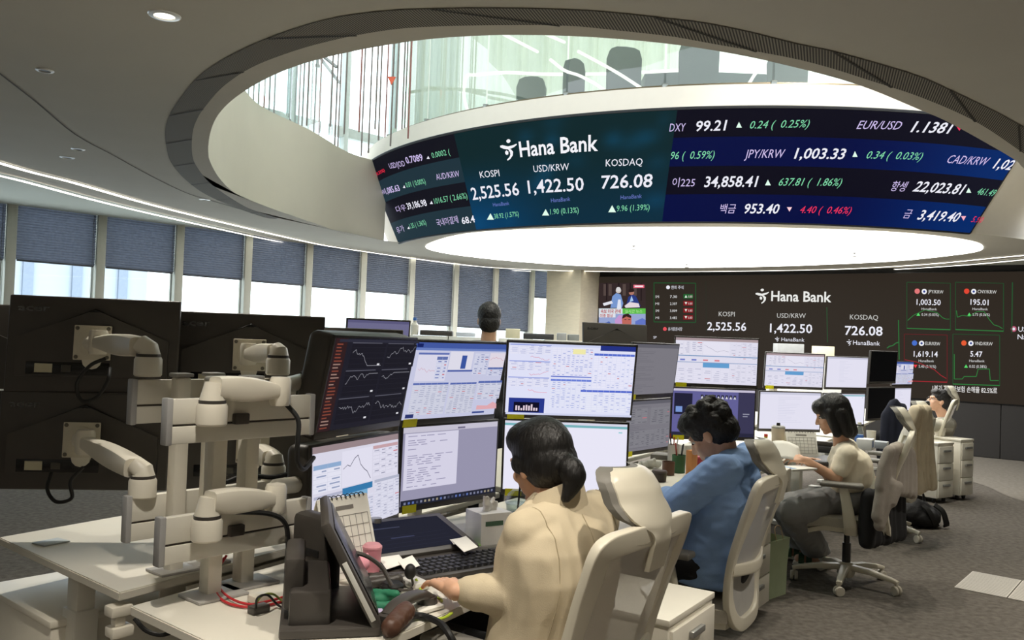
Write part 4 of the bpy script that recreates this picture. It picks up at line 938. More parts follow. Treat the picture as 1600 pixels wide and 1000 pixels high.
def p_bluegrid(b):
    r = random.Random(8); b.rect(0, 0, 1, 1, (196, 198, 224)); b.rect(0, 0.93, 1, 1, (66, 88, 160)); b.rect(0.02, 0.94, 0.08, 0.985, (24, 36, 96)); b.rect(0, 0.9, 1, 0.93, (104, 126, 190))
    b.rect(0.05, 0.50, 0.36, 0.86, (216, 214, 232)); b.rect(0.05, 0.845, 0.36, 0.87, (96, 112, 176)); p_line(b, 0.07, 0.52, 0.24, 0.80, r, 12, (206, 160, 176), .003)
    p_table(b, 0.24, 0.52, 0.35, 0.82, r, 7, 2, (210, 212, 232), (180, 184, 212), (112, 124, 180), (96, 112, 170))
    b.rect(0.37, 0.64, 0.62, 0.89, (220, 218, 232)); b.rect(0.50, 0.66, 0.555, 0.84, (58, 84, 158)); b.rect(0.37, 0.62, 0.64, 0.645, (84, 100, 166))
    p_table(b, 0.64, 0.58, 0.80, 0.87, r, 9, 3, (208, 210, 230), (180, 184, 212), (120, 130, 176)); b.rect(0.81, 0.68, 0.99, 0.88, (222, 214, 226)); p_line(b, 0.82, 0.7, 0.98, 0.86, r, 14, (206, 150, 166), .003)
    p_table(b, 0.81, 0.56, 0.99, 0.68, r, 4, 3, (204, 206, 228), (170, 176, 206), (130, 136, 176), (96, 112, 170))
    p_table(b, 0.04, 0.06, 0.40, 0.48, r, 16, 6, (206, 208, 224), (188, 190, 210), (160, 164, 190), (86, 104, 172), .85)
    p_table(b, 0.41, 0.06, 0.70, 0.48, r, 16, 5, (204, 206, 222), (188, 190, 210), (160, 164, 190), (86, 104, 172), .85)
    p_table(b, 0.71, 0.24, 0.99, 0.50, r, 8, 4, (206, 208, 226), (188, 190, 210), (150, 156, 188), (86, 104, 172)); b.poly([(0.74, 0.1), (0.98, 0.1), (0.97, 0.17), (0.92, 0.2), (0.86, 0.15), (0.74, 0.16)], (222, 168, 176)); b.rect(0.70, 0.05, 0.84, 0.075, (58, 74, 140)); b.rect(0, 0.04, 0.08, 0.09, (44, 54, 110))
def p_brightgrid(b):
    r = random.Random(11); b.rect(0, 0, 1, 1, (222, 224, 246)); b.rect(0.72, 0.93, 1, 1, (36, 50, 130)); b.rect(0, 0.965, .72, 1, (206, 212, 242))
    for i in range(3):
        y = 0.30+i*0.235; p_table(b, 0.01, y+0.08, 0.33, y+0.21, r, 5, 5, (226, 226, 244), (200, 204, 232), (170, 176, 216)); b.rect(0.01, y+0.205, 0.33, y+0.22, (150, 162, 222)); p_line(b, 0.17, y, 0.32, y+0.08, r, 26, (230, 120, 140) if i < 1 else (212, 140, 160), .003)
    p_table(b, 0.34, 0.56, 0.66, 0.96, r, 13, 9, (228, 228, 246), (206, 210, 236), (156, 166, 218), None, .6); b.rect(0.50, 0.88, 0.60, 0.95, (238, 232, 170)); b.rect(0.34, 0.545, 0.66, 0.56, (86, 108, 200))
    p_table(b, 0.67, 0.40, 0.99, 0.90, r, 15, 9, (230, 230, 248), (208, 212, 238), (176, 184, 226), (84, 108, 204), .5)
    p_table(b, 0.34, 0.10, 0.66, 0.52, r, 14, 8, (226, 228, 246), (204, 208, 236), (160, 170, 222), (104, 126, 214), .6); p_table(b, 0.58, 0.06, 0.99, 0.38, r, 10, 9, (228, 230, 246), (206, 210, 238), (168, 176, 224), (84, 106, 204), .5)
    b.rect(0.02, 0.02, 0.30, 0.24, (40, 56, 140)); b.rect(0.06, 0.04, 0.26, 0.18, (16, 14, 36))
    for i in range(9): b.rect(0.075+i*0.02, 0.06, 0.088+i*0.02, 0.06+r.uniform(.03, .10), (226, 206, 220))
    b.rect(0, 0, 1, 0.03, (206, 210, 236))
def p_whitecharts(b, blue=True, seed=3):
    r = random.Random(seed); b.rect(0, 0, 1, 1, (216, 214, 230)); b.rect(0, 0.93, 1, 1, (150, 132, 136) if not blue else (190, 186, 206))
    p_table(b, 0.01, 0.50, 0.30, 0.80, r, 6, 2, (226, 226, 240), (190, 192, 212), (150, 160, 190), (142, 170, 206))
    b.rect(0.31, 0.50, 0.66, 0.90, (224, 222, 238)); b.line([(0.32, 0.70), (0.37, 0.74), (0.40, 0.72), (0.45, 0.80), (0.49, 0.83), (0.52, 0.72), (0.56, 0.66), (0.60, 0.62), (0.64, 0.53)], .005, (88, 88, 108))
    p_table(b, 0.67, 0.54, 0.99, 0.90, r, 9, 4, (222, 220, 236), (186, 186, 204), (160, 160, 182), (196, 160, 166))
    b.rect(0.31, 0.42, 0.66, 0.49, (54, 120, 170)); b.rect(0.33, 0.35, 0.60, 0.42, (120, 170, 206))
    p_table(b, 0.01, 0.02, 0.31, 0.47, r, 14, 4, (216, 216, 232), (184, 184, 204), (164, 166, 190), (176, 178, 200), .8); p_table(b, 0.32, 0.02, 0.66, 0.36, r, 11, 4, (218, 218, 234), (184, 184, 204), (160, 164, 190), None, .6); p_table(b, 0.67, 0.02, 0.99, 0.50, r, 14, 4, (218, 218, 234), (184, 184, 204), (166, 168, 192), (176, 180, 200), .6)
def p_document(b):
    r = random.Random(6); b.rect(0, 0, 1, 1, (150, 147, 172)); b.rect(0, 0.93, 1, 1, (196, 192, 208)); b.rect(0.55, 0.94, 0.63, 0.965, (120, 116, 140)); b.rect(0.02, 0.20, 0.56, 0.92, (212, 209, 228))
    for i in range(24):
        y = 0.88-i*0.028; x = 0.05
        for q in range(r.randint(0, 4)):
            w = r.uniform(0.03, 0.1); b.rect(x, y, x+w, y+0.010, (150, 146, 176)); x += w+r.uniform(.01, .06)
            if x > .5: break
    b.rect(0, 0, 1, 0.075, (34, 36, 50))
    for i in range(24): b.rect(0.03+i*0.04, 0.02, 0.05+i*0.04, 0.05, r.choice([(120, 124, 150), (90, 110, 170), (70, 74, 96), (150, 140, 120)]))
def p_white(b, seed=1):
    r = random.Random(seed); b.rect(0, 0, 1, 1, (232, 230, 246)); b.rect(0, 0.93, 1, 0.965, (120, 178, 186)); b.rect(0, 0.965, 1, 1, (214, 214, 230)); b.rect(0.93, 0.87, 0.96, 0.885, (130, 200, 206))
    for i in range(14):
        y = 0.86-i*0.05; b.rect(0.2, y, 0.2+r.uniform(.05, .35), y+0.008, (216, 214, 232))
def p_grey(b, seed=1):
    r = random.Random(seed); b.rect(0, 0, 1, 1, (122, 120, 128)); b.rect(0, 0.93, 1, 1, (96, 95, 104))
    for i in range(26): 
        y = 0.88-i*0.033
        b.rect(0.05, y, 0.05+r.uniform(.05, .5), y+0.006, (100, 99, 108))
    if seed == 2:
        p_table(b, 0.05, 0.55, 0.45, 0.85, r, 7, 3, (130, 129, 136), (104, 103, 112), (96, 95, 104)); p_table(b, 0.52, 0.5, 0.97, 0.85, r, 8, 3, (128, 127, 134), (104, 103, 112), (96, 95, 104)); p_table(b, 0.05, 0.08, 0.97, 0.40, r, 8, 8, (128, 127, 134), (104, 103, 112), (96, 95, 104))
def p_white2(b, seed=4):
    r = random.Random(seed); b.rect(0, 0, 1, 1, (222, 220, 236)); b.rect(0, 0.94, 1, 1, (168, 150, 154))
    b.rect(0.34, 0.64, 0.66, 0.92, (228, 226, 240)); p_line(b, 0.35, 0.66, 0.65, 0.9, r, 12, (170, 168, 186), .004, .8, -.03); p_table(b, 0.02, 0.62, 0.33, 0.92, r, 7, 4, (226, 224, 238), (196, 196, 214), (176, 176, 200)); p_table(b, 0.67, 0.56, 0.99, 0.92, r, 10, 5, (224, 222, 238), (200, 200, 216), (186, 186, 206)); b.rect(0.0, 0.60, 1, 0.62, (120, 150, 190))
    for q in range(4): b.rect(0.06+q*0.14, 0.50, 0.12+q*0.14, 0.535, (120, 130, 200) if q < 2 else (216, 130, 140))
    b.rect(0.34, 0.36, 0.66, 0.46, (98, 156, 206)); b.rect(0.0, 0.46, 1, 0.475, (140, 160, 196)); p_table(b, 0.02, 0.05, 0.33, 0.34, r, 7, 3, (226, 224, 240), (196, 196, 214), (180, 180, 204)); p_table(b, 0.34, 0.05, 0.66, 0.34, r, 7, 3, (226, 224, 240), (196, 196, 214), (180, 180, 204)); p_table(b, 0.67, 0.05, 0.99, 0.44, r, 9, 5, (224, 222, 238), (200, 200, 216), (186, 186, 206))
def p_desktop(b):
    r = random.Random(9); b.rect(0, 0, 1, 1, (98, 96, 150)); b.rect(0, 0.95, 1, 1, (196, 190, 210)); b.rect(0.80, 0.0, 1, 0.95, (58, 56, 84)); b.rect(0.02, 0.45, 0.24, 0.9, (34, 34, 56)); b.rect(0.04, 0.5, 0.12, 0.62, (120, 150, 210))
    for i in range(2):
        for j in range(9 if i == 0 else 2): b.rect(0.34+j*0.05, 0.80-i*0.13, 0.372+j*0.05, 0.88-i*0.13, (30, 30, 44)); b.poly([(0.34+j*.05, .80-i*.13), (0.372+j*.05, .80-i*.13), (0.356+j*.05, .86-i*.13)], (214, 214, 226))
    b.rect(0, 0, 1, 0.08, (40, 40, 62)); b.rect(0.86, 0.48, 0.94, 0.5, (150, 150, 170)); b.rect(0.86, 0.43, 0.92, 0.45, (150, 150, 170))
def p_soft(b, seed=2):
    r = random.Random(seed); b.rect(0, 0, 1, 1, (226, 224, 240)); b.rect(0, 0.94, 1, 1, (200, 200, 218)); 
    for i in range(16):
        y = 0.86-i*0.045; b.rect(0.30, y, 0.30+r.uniform(.1, .4), y+0.008, (206, 206, 226))
def p_lav(b): b.rect(0, 0, 1, 1, (108, 106, 140)); b.rect(0, 0.94, 1, 1, (90, 88, 124))
def p_off(b): b.rect(0, 0, 1, 1, (7, 7, 8))
# bank of the woman in the blazer
MON = []
def m(*a, **k): o = monitor(*a, **k); MON.append(o); return o
m((-0.463, 2.878, 1.309), 69, -11, 'upper left monitor of the nearest bank showing dark line charts', p_darkcharts, base=(33, 32, 42), deep=0.08, group='nearest bank of monitors')
m((-0.205, 3.369, 1.302), 51, -12, 'upper middle monitor of the nearest bank with blue tables and a bar', p_bluegrid, sticker='l', group='nearest bank of monitors')
m((0.250, 3.575, 1.312), 6, -13, 'upper right monitor of the nearest bank with pale blue price grids', p_brightgrid, sticker='l', group='nearest bank of monitors')
m((-0.505, 2.965, 0.958), 67, 2, 'lower left monitor of the nearest bank with a falling line chart', lambda b: p_whitecharts(b, False), deep=0.08, group='nearest bank of monitors')
m((-0.220, 3.442, 0.975), 49, -1, 'lower middle monitor of the nearest bank with a document on grey', p_document, sticker='l', group='nearest bank of monitors')
m((0.250, 3.735, 0.972), 0, -1, 'lower right monitor of the nearest bank with a blank white page', p_white, sticker='l', group='nearest bank of monitors')
# second bank
m((0.856, 5.137, 1.322), 51, -6.5, 'dim grey upper monitor of the second bank, seen at a slant', lambda b: p_grey(b, 1), sticker='l', base=(122, 120, 128), group='second bank of monitors')
m((0.853, 5.26, 0.980), 51, -1.6, 'dim grey lower monitor of the second bank, seen at a slant', lambda b: p_grey(b, 2), sticker='l', base=(122, 120, 128), group='second bank of monitors')
m((1.335, 5.62, 1.374), 356, -4, 'upper monitor of the second bank with white tables over the person in blue', p_white2, sticker='l', group='second bank of monitors')
m((1.29, 5.46, 1.052), 4, -1, 'violet desktop with small icons, lower monitor of the second bank', p_desktop, sticker='l', group='second bank of monitors')
# third bank
m((2.43, 7.40, 1.292), 2, -7, 'upper monitor of the third bank with small tables, left of the bob-haired head', p_white2, W_=.50, H_=.281, sticker='l', group='third bank of monitors')
m((2.28, 7.02, 0.972), 10, -2, 'lower monitor of the third bank with a near-blank white page', p_soft, group='third bank of monitors')
m((3.33, 8.55, 1.262), 24, -3, 'upper small-looking monitor above the bob-haired head, blank pale page', lambda b: p_soft(b, 7), group='third bank of monitors')
m((3.27, 8.45, 0.905), 24, -2, 'lower pale monitor right of the bob-haired head', lambda b: p_white(b, 7), group='third bank of monitors')
m((3.72, 8.62, 1.33), 40, -3, 'black switched-off upper monitor at the right end of the third bank', p_off, base=(7, 7, 8), group='third bank of monitors')
m((3.70, 8.60, 0.97), 40, -1, 'black switched-off lower monitor at the right end of the third bank', p_off, base=(7, 7, 8), group='third bank of monitors')
# fourth bank, farther down the row
m((5.20, 11.45, 1.21), 39, -4, 'farthest upper lit monitor, narrow blue window against the video wall', p_bluegrid, group='fourth bank of monitors')
m((5.18, 11.45, 0.86), 39, -2, 'farthest lower lit monitor, narrow white page against the video wall', lambda b: p_soft(b, 3), group='fourth bank of monitors')
# opposite row: backs toward the camera, hung on the clamped mount
mb = dict(paint=p_off, back=True, logo_=True, base=(7, 7, 8), group='black monitor backs on the left')
m((-1.435, 2.99, 1.402), 193, -4, 'big black monitor back at upper left with cream plate and looped cable', **mb)
m((-1.435, 2.955, 1.078), 188, -2, 'big black monitor back at lower left with cream plate', **mb)
m((-0.985, 3.27, 1.372), 194, -4, 'black monitor back behind the white posts, upper one', **mb)
m((-0.955, 3.26, 1.035), 194, -2, 'black monitor back behind the white posts, lower one', **mb)
m((-2.165, 3.35, 1.375), 188, -3, 'black monitor back cut by the left photo edge, upper one', **mb)
m((-2.165, 3.35, 1.04), 188, -3, 'black monitor back cut by the left photo edge, lower one', **mb)
m((-0.80, 4.20, 1.338), 190, -6, 'black monitor back behind the dark chart screen, with a pale sheen', **mb)
m((-0.80, 4.20, 1.03), 190, -3, 'lower black monitor back behind the nearest bank', **mb)
m((0.76, 6.35, 1.455), 205, -5, 'dark grey monitor back standing above the pale blue price grids', **mb)
m((0.76, 6.35, 1.10), 205, -5, 'lower grey monitor back behind the second bank', **mb)
m((-0.78, 5.05, 1.425), 20, -8, 'lavender-lit screen peeking over the black monitor backs', p_lav, W_=0.36, H_=0.25, base=(108, 106, 140), group='screens of the window-side row')
# arms of the clamped mount (mount local frame)
Rm = Matrix.Rotation(-AU, 3, 'Z')
def loc(p): return Rm @ (Vector(p)-O0)
def backplate(mon, d=0.030):
    Mw = mon.matrix_world; n_ = (Mw.to_3x3() @ Vector((0, 1, 0))).normalized(); return Mw @ Vector((0, 0.036+d, 0.0)), n_
for i, (z, mi) in enumerate(((1.345, 18), (0.985, 19))):
    P, n_ = backplate(MON[mi], 0.012); P = loc(P); n2 = Rm @ n_
    arm(mt_op, (0.165, 0.285, z+0.005), (0.150, 0.31, z+0.062), P+n2*0.06+Vector((0.02, -0.03, 0.0)), P+n2*0.004, n2*-1)
for i, mi in enumerate((20, 21)):
    P, n_ = backplate(MON[mi], 0.012); P = loc(P); n2 = Rm @ n_
    z = 1.345 if i == 0 else 0.985
    arm(mt_op, (0.62, 0.285, z+0.005), (0.62, 0.30, z+0.05), P+n2*0.07, P+n2*0.004, n2*-1)
for i, (z, mi) in enumerate(((1.240, 0), (0.940, 3))):
    P, n_ = backplate(MON[mi], 0.09); P = loc(P); n2 = Rm @ n_
    arm(mt_w1, (0.125, -0.14, z+0.005), (0.13, -0.14, z+0.075), (0.335, -0.138, z+0.060), P+n2*0.004, n2*-1, mid=(0.43, -0.005, z+0.064))
# ================================================================ office chairs
M_mesh = mat('chair_mesh', (208, 204, 196), 0.8, var=0.03, scale=300)
def net(m, alpha):
    nt = m.node_tree; b = nt.nodes['Principled BSDF']; tr = nt.nodes.new('ShaderNodeBsdfTransparent'); mx = nt.nodes.new('ShaderNodeMixShader'); mx.inputs[0].default_value = alpha
    nt.links.new(tr.outputs[0], mx.inputs[1]); nt.links.new(b.outputs[0], mx.inputs[2]); nt.links.new(mx.outputs[0], nt.nodes['Material Output'].inputs[0])
net(M_mesh, 0.74)
M_seat = mat('seat_fabric', (178, 172, 158), 0.9, var=0.05, scale=120, bump=0.1, bscale=500)
M_frame = mat('chair_frame', (218, 212, 194), 0.38, var=0.01)
M_pad = mat('arm_pad', (122, 119, 112), 0.55)
def chair(P, face, sh, lab, rot_base=0.0, recline=0.0, head=True, grp='white office chairs'):
    """sitter looks along +Y of the chair; face = world angle of that direction; sh = seat height"""
    t = empty('office_chair', P, face-PI/2, label=lab, cat='chair', group=grp)
    b = G(); 
    b.lathe([(0.0, 0.05), (0.045, 0.05), (0.055, 0.07), (0.05, 0.125), (0.035, 0.14), (0.0, 0.14)], 20)
    base = b.build('base', M_frame, t)
    for k in range(5):
        a = rot_base+2*PI*k/5; d = Vector((math.cos(a), math.sin(a), 0)); g = G(); s = Vector((-d.y, d.x, 0))
        g.sweep([d*0.03+Vector((0, 0, 0.11)), d*0.15+Vector((0, 0, 0.108)), d*0.28+Vector((0, 0, 0.088)), d*0.325+Vector((0, 0, 0.078))], [0.055, 0.048, 0.038, 0.034], [0.04, 0.036, 0.028, 0.022], s, rnd=0.5)
        leg = g.build('base_leg', M_frame, base)
        c = d*0.315+Vector((0, 0, 0.030)); g = G(); Mx = Matrix.Translation(c) @ Matrix.Rotation(a+0.7*k, 4, 'Z') @ Matrix.Rotation(PI/2, 4, 'X')
        for s2 in (-0.014, 0.014): g.lathe([(0.0, -0.009), (0.026, -0.009), (0.030, -0.005), (0.030, 0.005), (0.026, 0.009), (0.0, 0.009)], 16, M=Mx @ Matrix.Translation((0, 0, s2)))
        g.tube([c, c+Vector((0, 0, 0.05))], 0.010, 8); w = g.build('caster', mat('caster_grey', (196, 190, 176), 0.4), base)
    g = G(); g.lathe([(0.026, 0.13), (0.026, 0.26), (0.018, 0.26), (0.018, sh-0.08), (0.0, sh-0.08)], 16); g.build('gas_lift', mat('lift_dark', (60, 60, 60), 0.35, 0.5), t)
    g = G(); g.box((0, -0.02, sh-0.10), (0.16, 0.26, 0.06), 0.015); g.tube([(0.09, 0.05, sh-0.10), (0.24, 0.06, sh-0.105)], 0.009, 8); g.build('tilt_mechanism', M_pad, t)
    # seat: waterfall cushion on a white shell
    def slab(w, d0, d1, z0, z1, drop, n=14):
        g = G(); vs = []; fs = []
        for j in range(n+1):
            y = d0+(d1-d0)*j/n; f = j/n; dz = -drop*max(0, (f-0.72)/0.28)**2
            ww = w*(1-0.10*abs(f-0.45)**1.5*2)
            for i in range(n+1):
                u = -1+2*i/n; x = ww/2*u*(1-0.06*(abs(2*f-1)**6)); e = (abs(u)**8+abs(2*f-1)**8)
                vs.append((x, y, z1+dz-0.018*min(1, e)+0.012*u*u-0.004))
        k = len(vs)
        for j in range(n+1):
            for i in range(n+1): p = vs[j*(n+1)+i]; vs.append((p[0]*0.97, p[1]*0.985, p[2]-(z1-z0)))
        for j in range(n):
            for i in range(n):
                a = j*(n+1)+i; fs.append((a, a+1, a+n+2, a+n+1)); fs.append((k+a, k+a+n+1, k+a+n+2, k+a+1))
        for i in range(n):
            fs.append((i, k+i, k+i+1, i+1)); a = n*(n+1)+i; fs.append((a, a+1, k+a+1, k+a)); a = i*(n+1); fs.append((a, a+n+1, k+a+n+1, k+a)); a = i*(n+1)+n; fs.append((a, k+a, k+a+n+1, a+n+1))
        return g.add(vs, fs)
    slab(0.50, -0.22, 0.26, sh-0.055, sh, 0.03).build('seat_cushion', M_seat, t, smooth=60)
    slab(0.47, -0.21, 0.23, sh-0.085, sh-0.056, 0.03).build('seat_shell', M_frame, t, smooth=60)
    # backrest loop
    rc = recline
    def bp(x, y, z): 
        yy = y-rc*max(0, z)*0.9; return Vector((x, yy, sh+z))
    half = [(0.0, -0.358, 0.515), (0.13, -0.350, 0.513), (0.212, -0.340, 0.508), (0.238, -0.330, 0.488), (0.240, -0.308, 0.42), (0.232, -0.275, 0.33), (0.222, -0.232, 0.19), (0.208, -0.215, 0.06), (0.185, -0.222, -0.03), (0.12, -0.235, -0.085), (0.0, -0.235, -0.10)]
    loop = [bp(*p) for p in half]+[bp(-p[0], p[1], p[2]) for p in half[-2:0:-1]]
    lp = spline(loop, 6, True); n = len(lp); c0 = Vector((0, -0.27, sh+0.22))
    sd = [((p-c0)-Vector((0, (p-c0).y, 0))).normalized() for p in lp]
    g = G(); g.sweep(lp, 0.056, 0.030, sd, closed=True, rnd=0.2); fr = g.build('back_frame', M_frame, t, smooth=50)
    g = G(); g.sweep(spline([bp(-0.222, -0.232, 0.155), bp(-0.1, -0.262, 0.145), bp(0, -0.272, 0.14), bp(0.1, -0.262, 0.145), bp(0.222, -0.232, 0.155)], 4), 0.05, 0.022, (0, 0, 1), rnd=0.4); g.build('cross_bar', M_frame, t, smooth=50)
    g = G(); g.sweep([Vector((0, -0.05, sh-0.105)), Vector((0, -0.16, sh-0.115)), bp(0, -0.235, -0.10)], [0.16, 0.14, 0.12], [0.03, 0.03, 0.03], (1, 0, 0), rnd=0.5); g.build('back_bracket', M_frame, t)
    def backsurf(z0, z1, w0, w1, nz=10, nx=10, bulge=0.03):
        g = G(); vs = []
        for j in range(nz+1):
            f = j/nz; z = z0+(z1-z0)*f; w = w0+(w1-w0)*f
            y = np.interp(z, [-0.1, 0.06, 0.19, 0.33, 0.45, 0.515], [-0.23, -0.215, -0.232, -0.275, -0.315, -0.348])
            for i in range(nx+1):
                u = -1+2*i/nx; vs.append(bp(u*w/2, y-0.004-bulge*(1-u*u), z))
        return g.add(vs, [(j*(nx+1)+i, j*(nx+1)+i+1, (j+1)*(nx+1)+i+1, (j+1)*(nx+1)+i) for j in range(nz) for i in range(nx)])
    backsurf(0.16, 0.50, 0.44, 0.45).build('back_mesh', M_mesh, t, smooth=60)
    backsurf(-0.07, 0.13, 0.34, 0.42, bulge=0.0).build('lumbar_pad', mat('lumbar_grey', (178, 176, 172), 0.8), t, smooth=60)
    # arms
    for s in (-1, 1):
        g = G(); g.sweep([(s*0.16, -0.02, sh-0.10), (s*0.26, -0.02, sh-0.09), (s*0.285, -0.015, sh-0.04), (s*0.28, 0.01, sh+0.10), (s*0.272, 0.03, sh+0.185)], [0.03, 0.03, 0.034, 0.034, 0.034], [0.06, 0.075, 0.075, 0.06, 0.055], (1, 0, 0) if False else [(0, 0, 1), (0, 0, 1), (1, 0, 0.3), (1, 0, 0), (1, 0, 0)], rnd=0.45)
        a = g.build('arm_support', M_frame, t, smooth=50)
        g = G(); g.box((s*0.272, 0.04, sh+0.20), (0.088, 0.25, 0.03), 0.013, seg=3); g.build('arm_pad', M_pad, a)
    if head:
        def hs(lift, v0, wtop, m_, nm, th):
            g = G(); nv, nu = 30, 14; vs = []
            for j in range(nv+1):
                v = v0+(1-v0)*j/nv; z = 0.42+0.255*v
                y = np.interp(v, [0, 0.3, 0.45, 0.6, 0.8, 0.93, 1.0], [-0.366, -0.383, -0.384, -0.370, -0.350, -0.328, -0.310])
                w = np.interp(v, [0, 0.34, 0.40, 0.44, 0.48, 0.54, 0.62, 0.82, 0.90, 0.955, 0.985, 1.0], [0.09, 0.09, 0.105, 0.14, 0.18, wtop*0.93, wtop, wtop, wtop*0.95, wtop*0.84, wtop*0.70, wtop*0.52])
                for i in range(nu+1):
                    u = -1+2*i/nu; cv_ = 0.045*u*u*min(1, max(0, (v-0.35)*3)); vs.append(bp(u*w/2, y+cv_+lift, z))
            k = len(vs); vs += [p+Vector((0, th, 0)) for p in vs]
            q = lambda j, i: j*(nu+1)+i; fs = []
            for j in range(nv):
                for i in range(nu): fs.append((q(j, i), q(j, i+1), q(j+1, i+1), q(j+1, i))); fs.append((k+q(j, i), k+q(j+1, i), k+q(j+1, i+1), k+q(j, i+1)))
            for i in range(nu): fs.append((q(0, i), k+q(0, i), k+q(0, i+1), q(0, i+1))); fs.append((q(nv, i), q(nv, i+1), k+q(nv, i+1), k+q(nv, i)))
            for j in range(nv): fs.append((q(j, 0), q(j+1, 0), k+q(j+1, 0), k+q(j, 0))); fs.append((q(j, nu), k+q(j, nu), k+q(j+1, nu), q(j+1, nu)))
            g.add(vs, fs); return g.build(nm, m_, t, smooth=50)
        hs(0.0, 0.0, 0.232, M_frame, 'headrest_shell', 0.014); hs(0.015, 0.43, 0.266, M_pad, 'headrest_cushion', 0.024)
    return t
def fang(x, y): return math.atan2(y, x)
ch1 = chair((0.10, 2.46, 0), fang(-0.81, 0.58), 0.47, 'nearest white mesh chair under the person in the cream blazer', 0.4)
ch2 = chair((0.84, 3.83, 0), fang(-0.86, 0.51), 0.41, 'white mesh chair under the person in the blue sweater', 0.15, 0.0)
ch3 = chair((2.17, 5.50, 0), fang(-0.93, 0.36), 0.46, 'white chair of the bob-haired person, dark coat and grey cardigan on its back', -0.75)
ch4 = chair((3.02, 7.0, 0), fang(-0.8, 0.6), 0.425, 'white chair beyond the grey cardigan with a beige cardigan on it', -0.55)
ch5 = chair((4.42, 9.34, 0), fang(-0.85, 0.5), 0.47, 'far white chair of the person drinking near the video wall', 0.3, 0.02)
# ================================================================ people
M_skin = mat('skin', (214, 168, 138), 0.55, var=0.04, scale=30)
M_hair = mat('hair_black', (15, 13, 12), 0.5, var=0.25, scale=60, bump=0.5, bscale=120, stretch=(1, 1, 0.15))
M_hair2 = mat('hair_wavy', (16, 13, 12), 0.55, var=0.25, scale=40, bump=0.8, bscale=60)
def fuse(name, g, m, parent=None, voxel=0.008, it=6, fold=0.0, fs=(8, 8, 3), seed=0, keep=None, W=False, cut=None):
    """one continuous skin over the collected shapes, with soft folds"""
    me = bpy.data.meshes.new('tmp'); me.from_pydata(g.v, [], g.f); me.update()
    o = bpy.data.objects.new('tmp', me); COL.objects.link(o)
    r = o.modifiers.new('r', 'REMESH'); r.mode = 'VOXEL'; r.voxel_size = voxel
    if it: s = o.modifiers.new('s', 'SMOOTH'); s.iterations = it; s.factor = 0.5
    dg = bpy.context.evaluated_depsgraph_get(); dg.update()
    out = bpy.data.meshes.new_from_object(o.evaluated_get(dg)); bpy.data.objects.remove(o, do_unlink=True); bpy.data.meshes.remove(me)
    if fold:
        off = Vector((seed*3.1, seed*1.7, seed*0.9)); new = []
        for v in out.vertices:
            p = v.co; q = Vector((p.x*fs[0], p.y*fs[1], p.z*fs[2]))+off
            d = noise.noise(q)+0.5*noise.noise(q*2.1+Vector((5, 3, 1)))
            d2 = 1-abs(noise.noise(q*1.3+Vector((9, 2, 7))))*2
            new.append(p+v.normal*(fold*(d+0.6*d2)))
        for v, p in zip(out.vertices, new): v.co = p
    if cut is not None:
        b = bmesh.new(); b.from_mesh(out); bmesh.ops.delete(b, geom=[v for v in b.verts if cut(v.co)], context='VERTS'); b.to_mesh(out); b.free()
    out.name = name; out.materials.clear(); out.materials.append(m); out.polygons.foreach_set('use_smooth', [True]*len(out.polygons)); out.update()
    ob = bpy.data.objects.new(name, out); COL.objects.link(ob)
    if parent is not None:
        ob.parent = parent; ob.matrix_parent_inverse = parent.matrix_world.inverted()
    return ob
def basis(f, up=(0, 0, 1)):
    f = Vector(f).normalized(); x = f.cross(Vector(up)).normalized(); u = x.cross(f)
    return Matrix((( x.x, f.x, u.x), (x.y, f.y, u.y), (x.z, f.z, u.z)))
def head(g, c, f, up=(0, 0, 1), s=1.0):
    R = basis(f, up); c = Vector(c); P = lambda x, y, z: c+R @ Vector((x*s, y*s, z*s))
    def E(p, r): g.ell(P(*p), [q*s for q in r], R=R, n=10)
    E((0, -0.014, 0.028), (0.076, 0.096, 0.096)); E((0, 0.024, -0.036), (0.060, 0.068, 0.078)); E((0, 0.066, -0.098), (0.024, 0.021, 0.018))
    g.cap(P(0, 0.090, 0.004), 0.008*s, P(0, 0.106, -0.032), 0.0125*s)
    for q in (-1, 1):
        E((q*0.076, -0.012, -0.012), (0.010, 0.019, 0.031)); g.cap(P(q*0.012, 0.088, 0.022), 0.009*s, P(q*0.046, 0.074, 0.020), 0.008*s); E((q*0.040, 0.052, -0.030), (0.024, 0.026, 0.022)); E((q*0.014, 0.094, -0.036), (0.009, 0.010, 0.008))
    E((0, 0.084, -0.064), (0.023, 0.011, 0.007)); E((0, 0.082, -0.076), (0.020, 0.011, 0.008))
    return P, R
def eyes(t, P, s=1.0, brow=True):
    for q in (-1, 1):
        g = G(); g.ell(P(q*0.031, 0.070, 0.000), (0.012*s, 0.012*s, 0.006*s), n=8); o = g.build('eye', mat('eye_white', (226, 222, 216), 0.3), None); o.parent = t; o.matrix_parent_inverse = t.matrix_world.inverted()
        g = G(); g.ell(P(q*0.031, 0.0795, 0.000), (0.005*s, 0.004*s, 0.006*s), n=8); o2 = g.build('iris', M_hair, None); o2.parent = o; o2.matrix_parent_inverse = o.matrix_world.inverted()
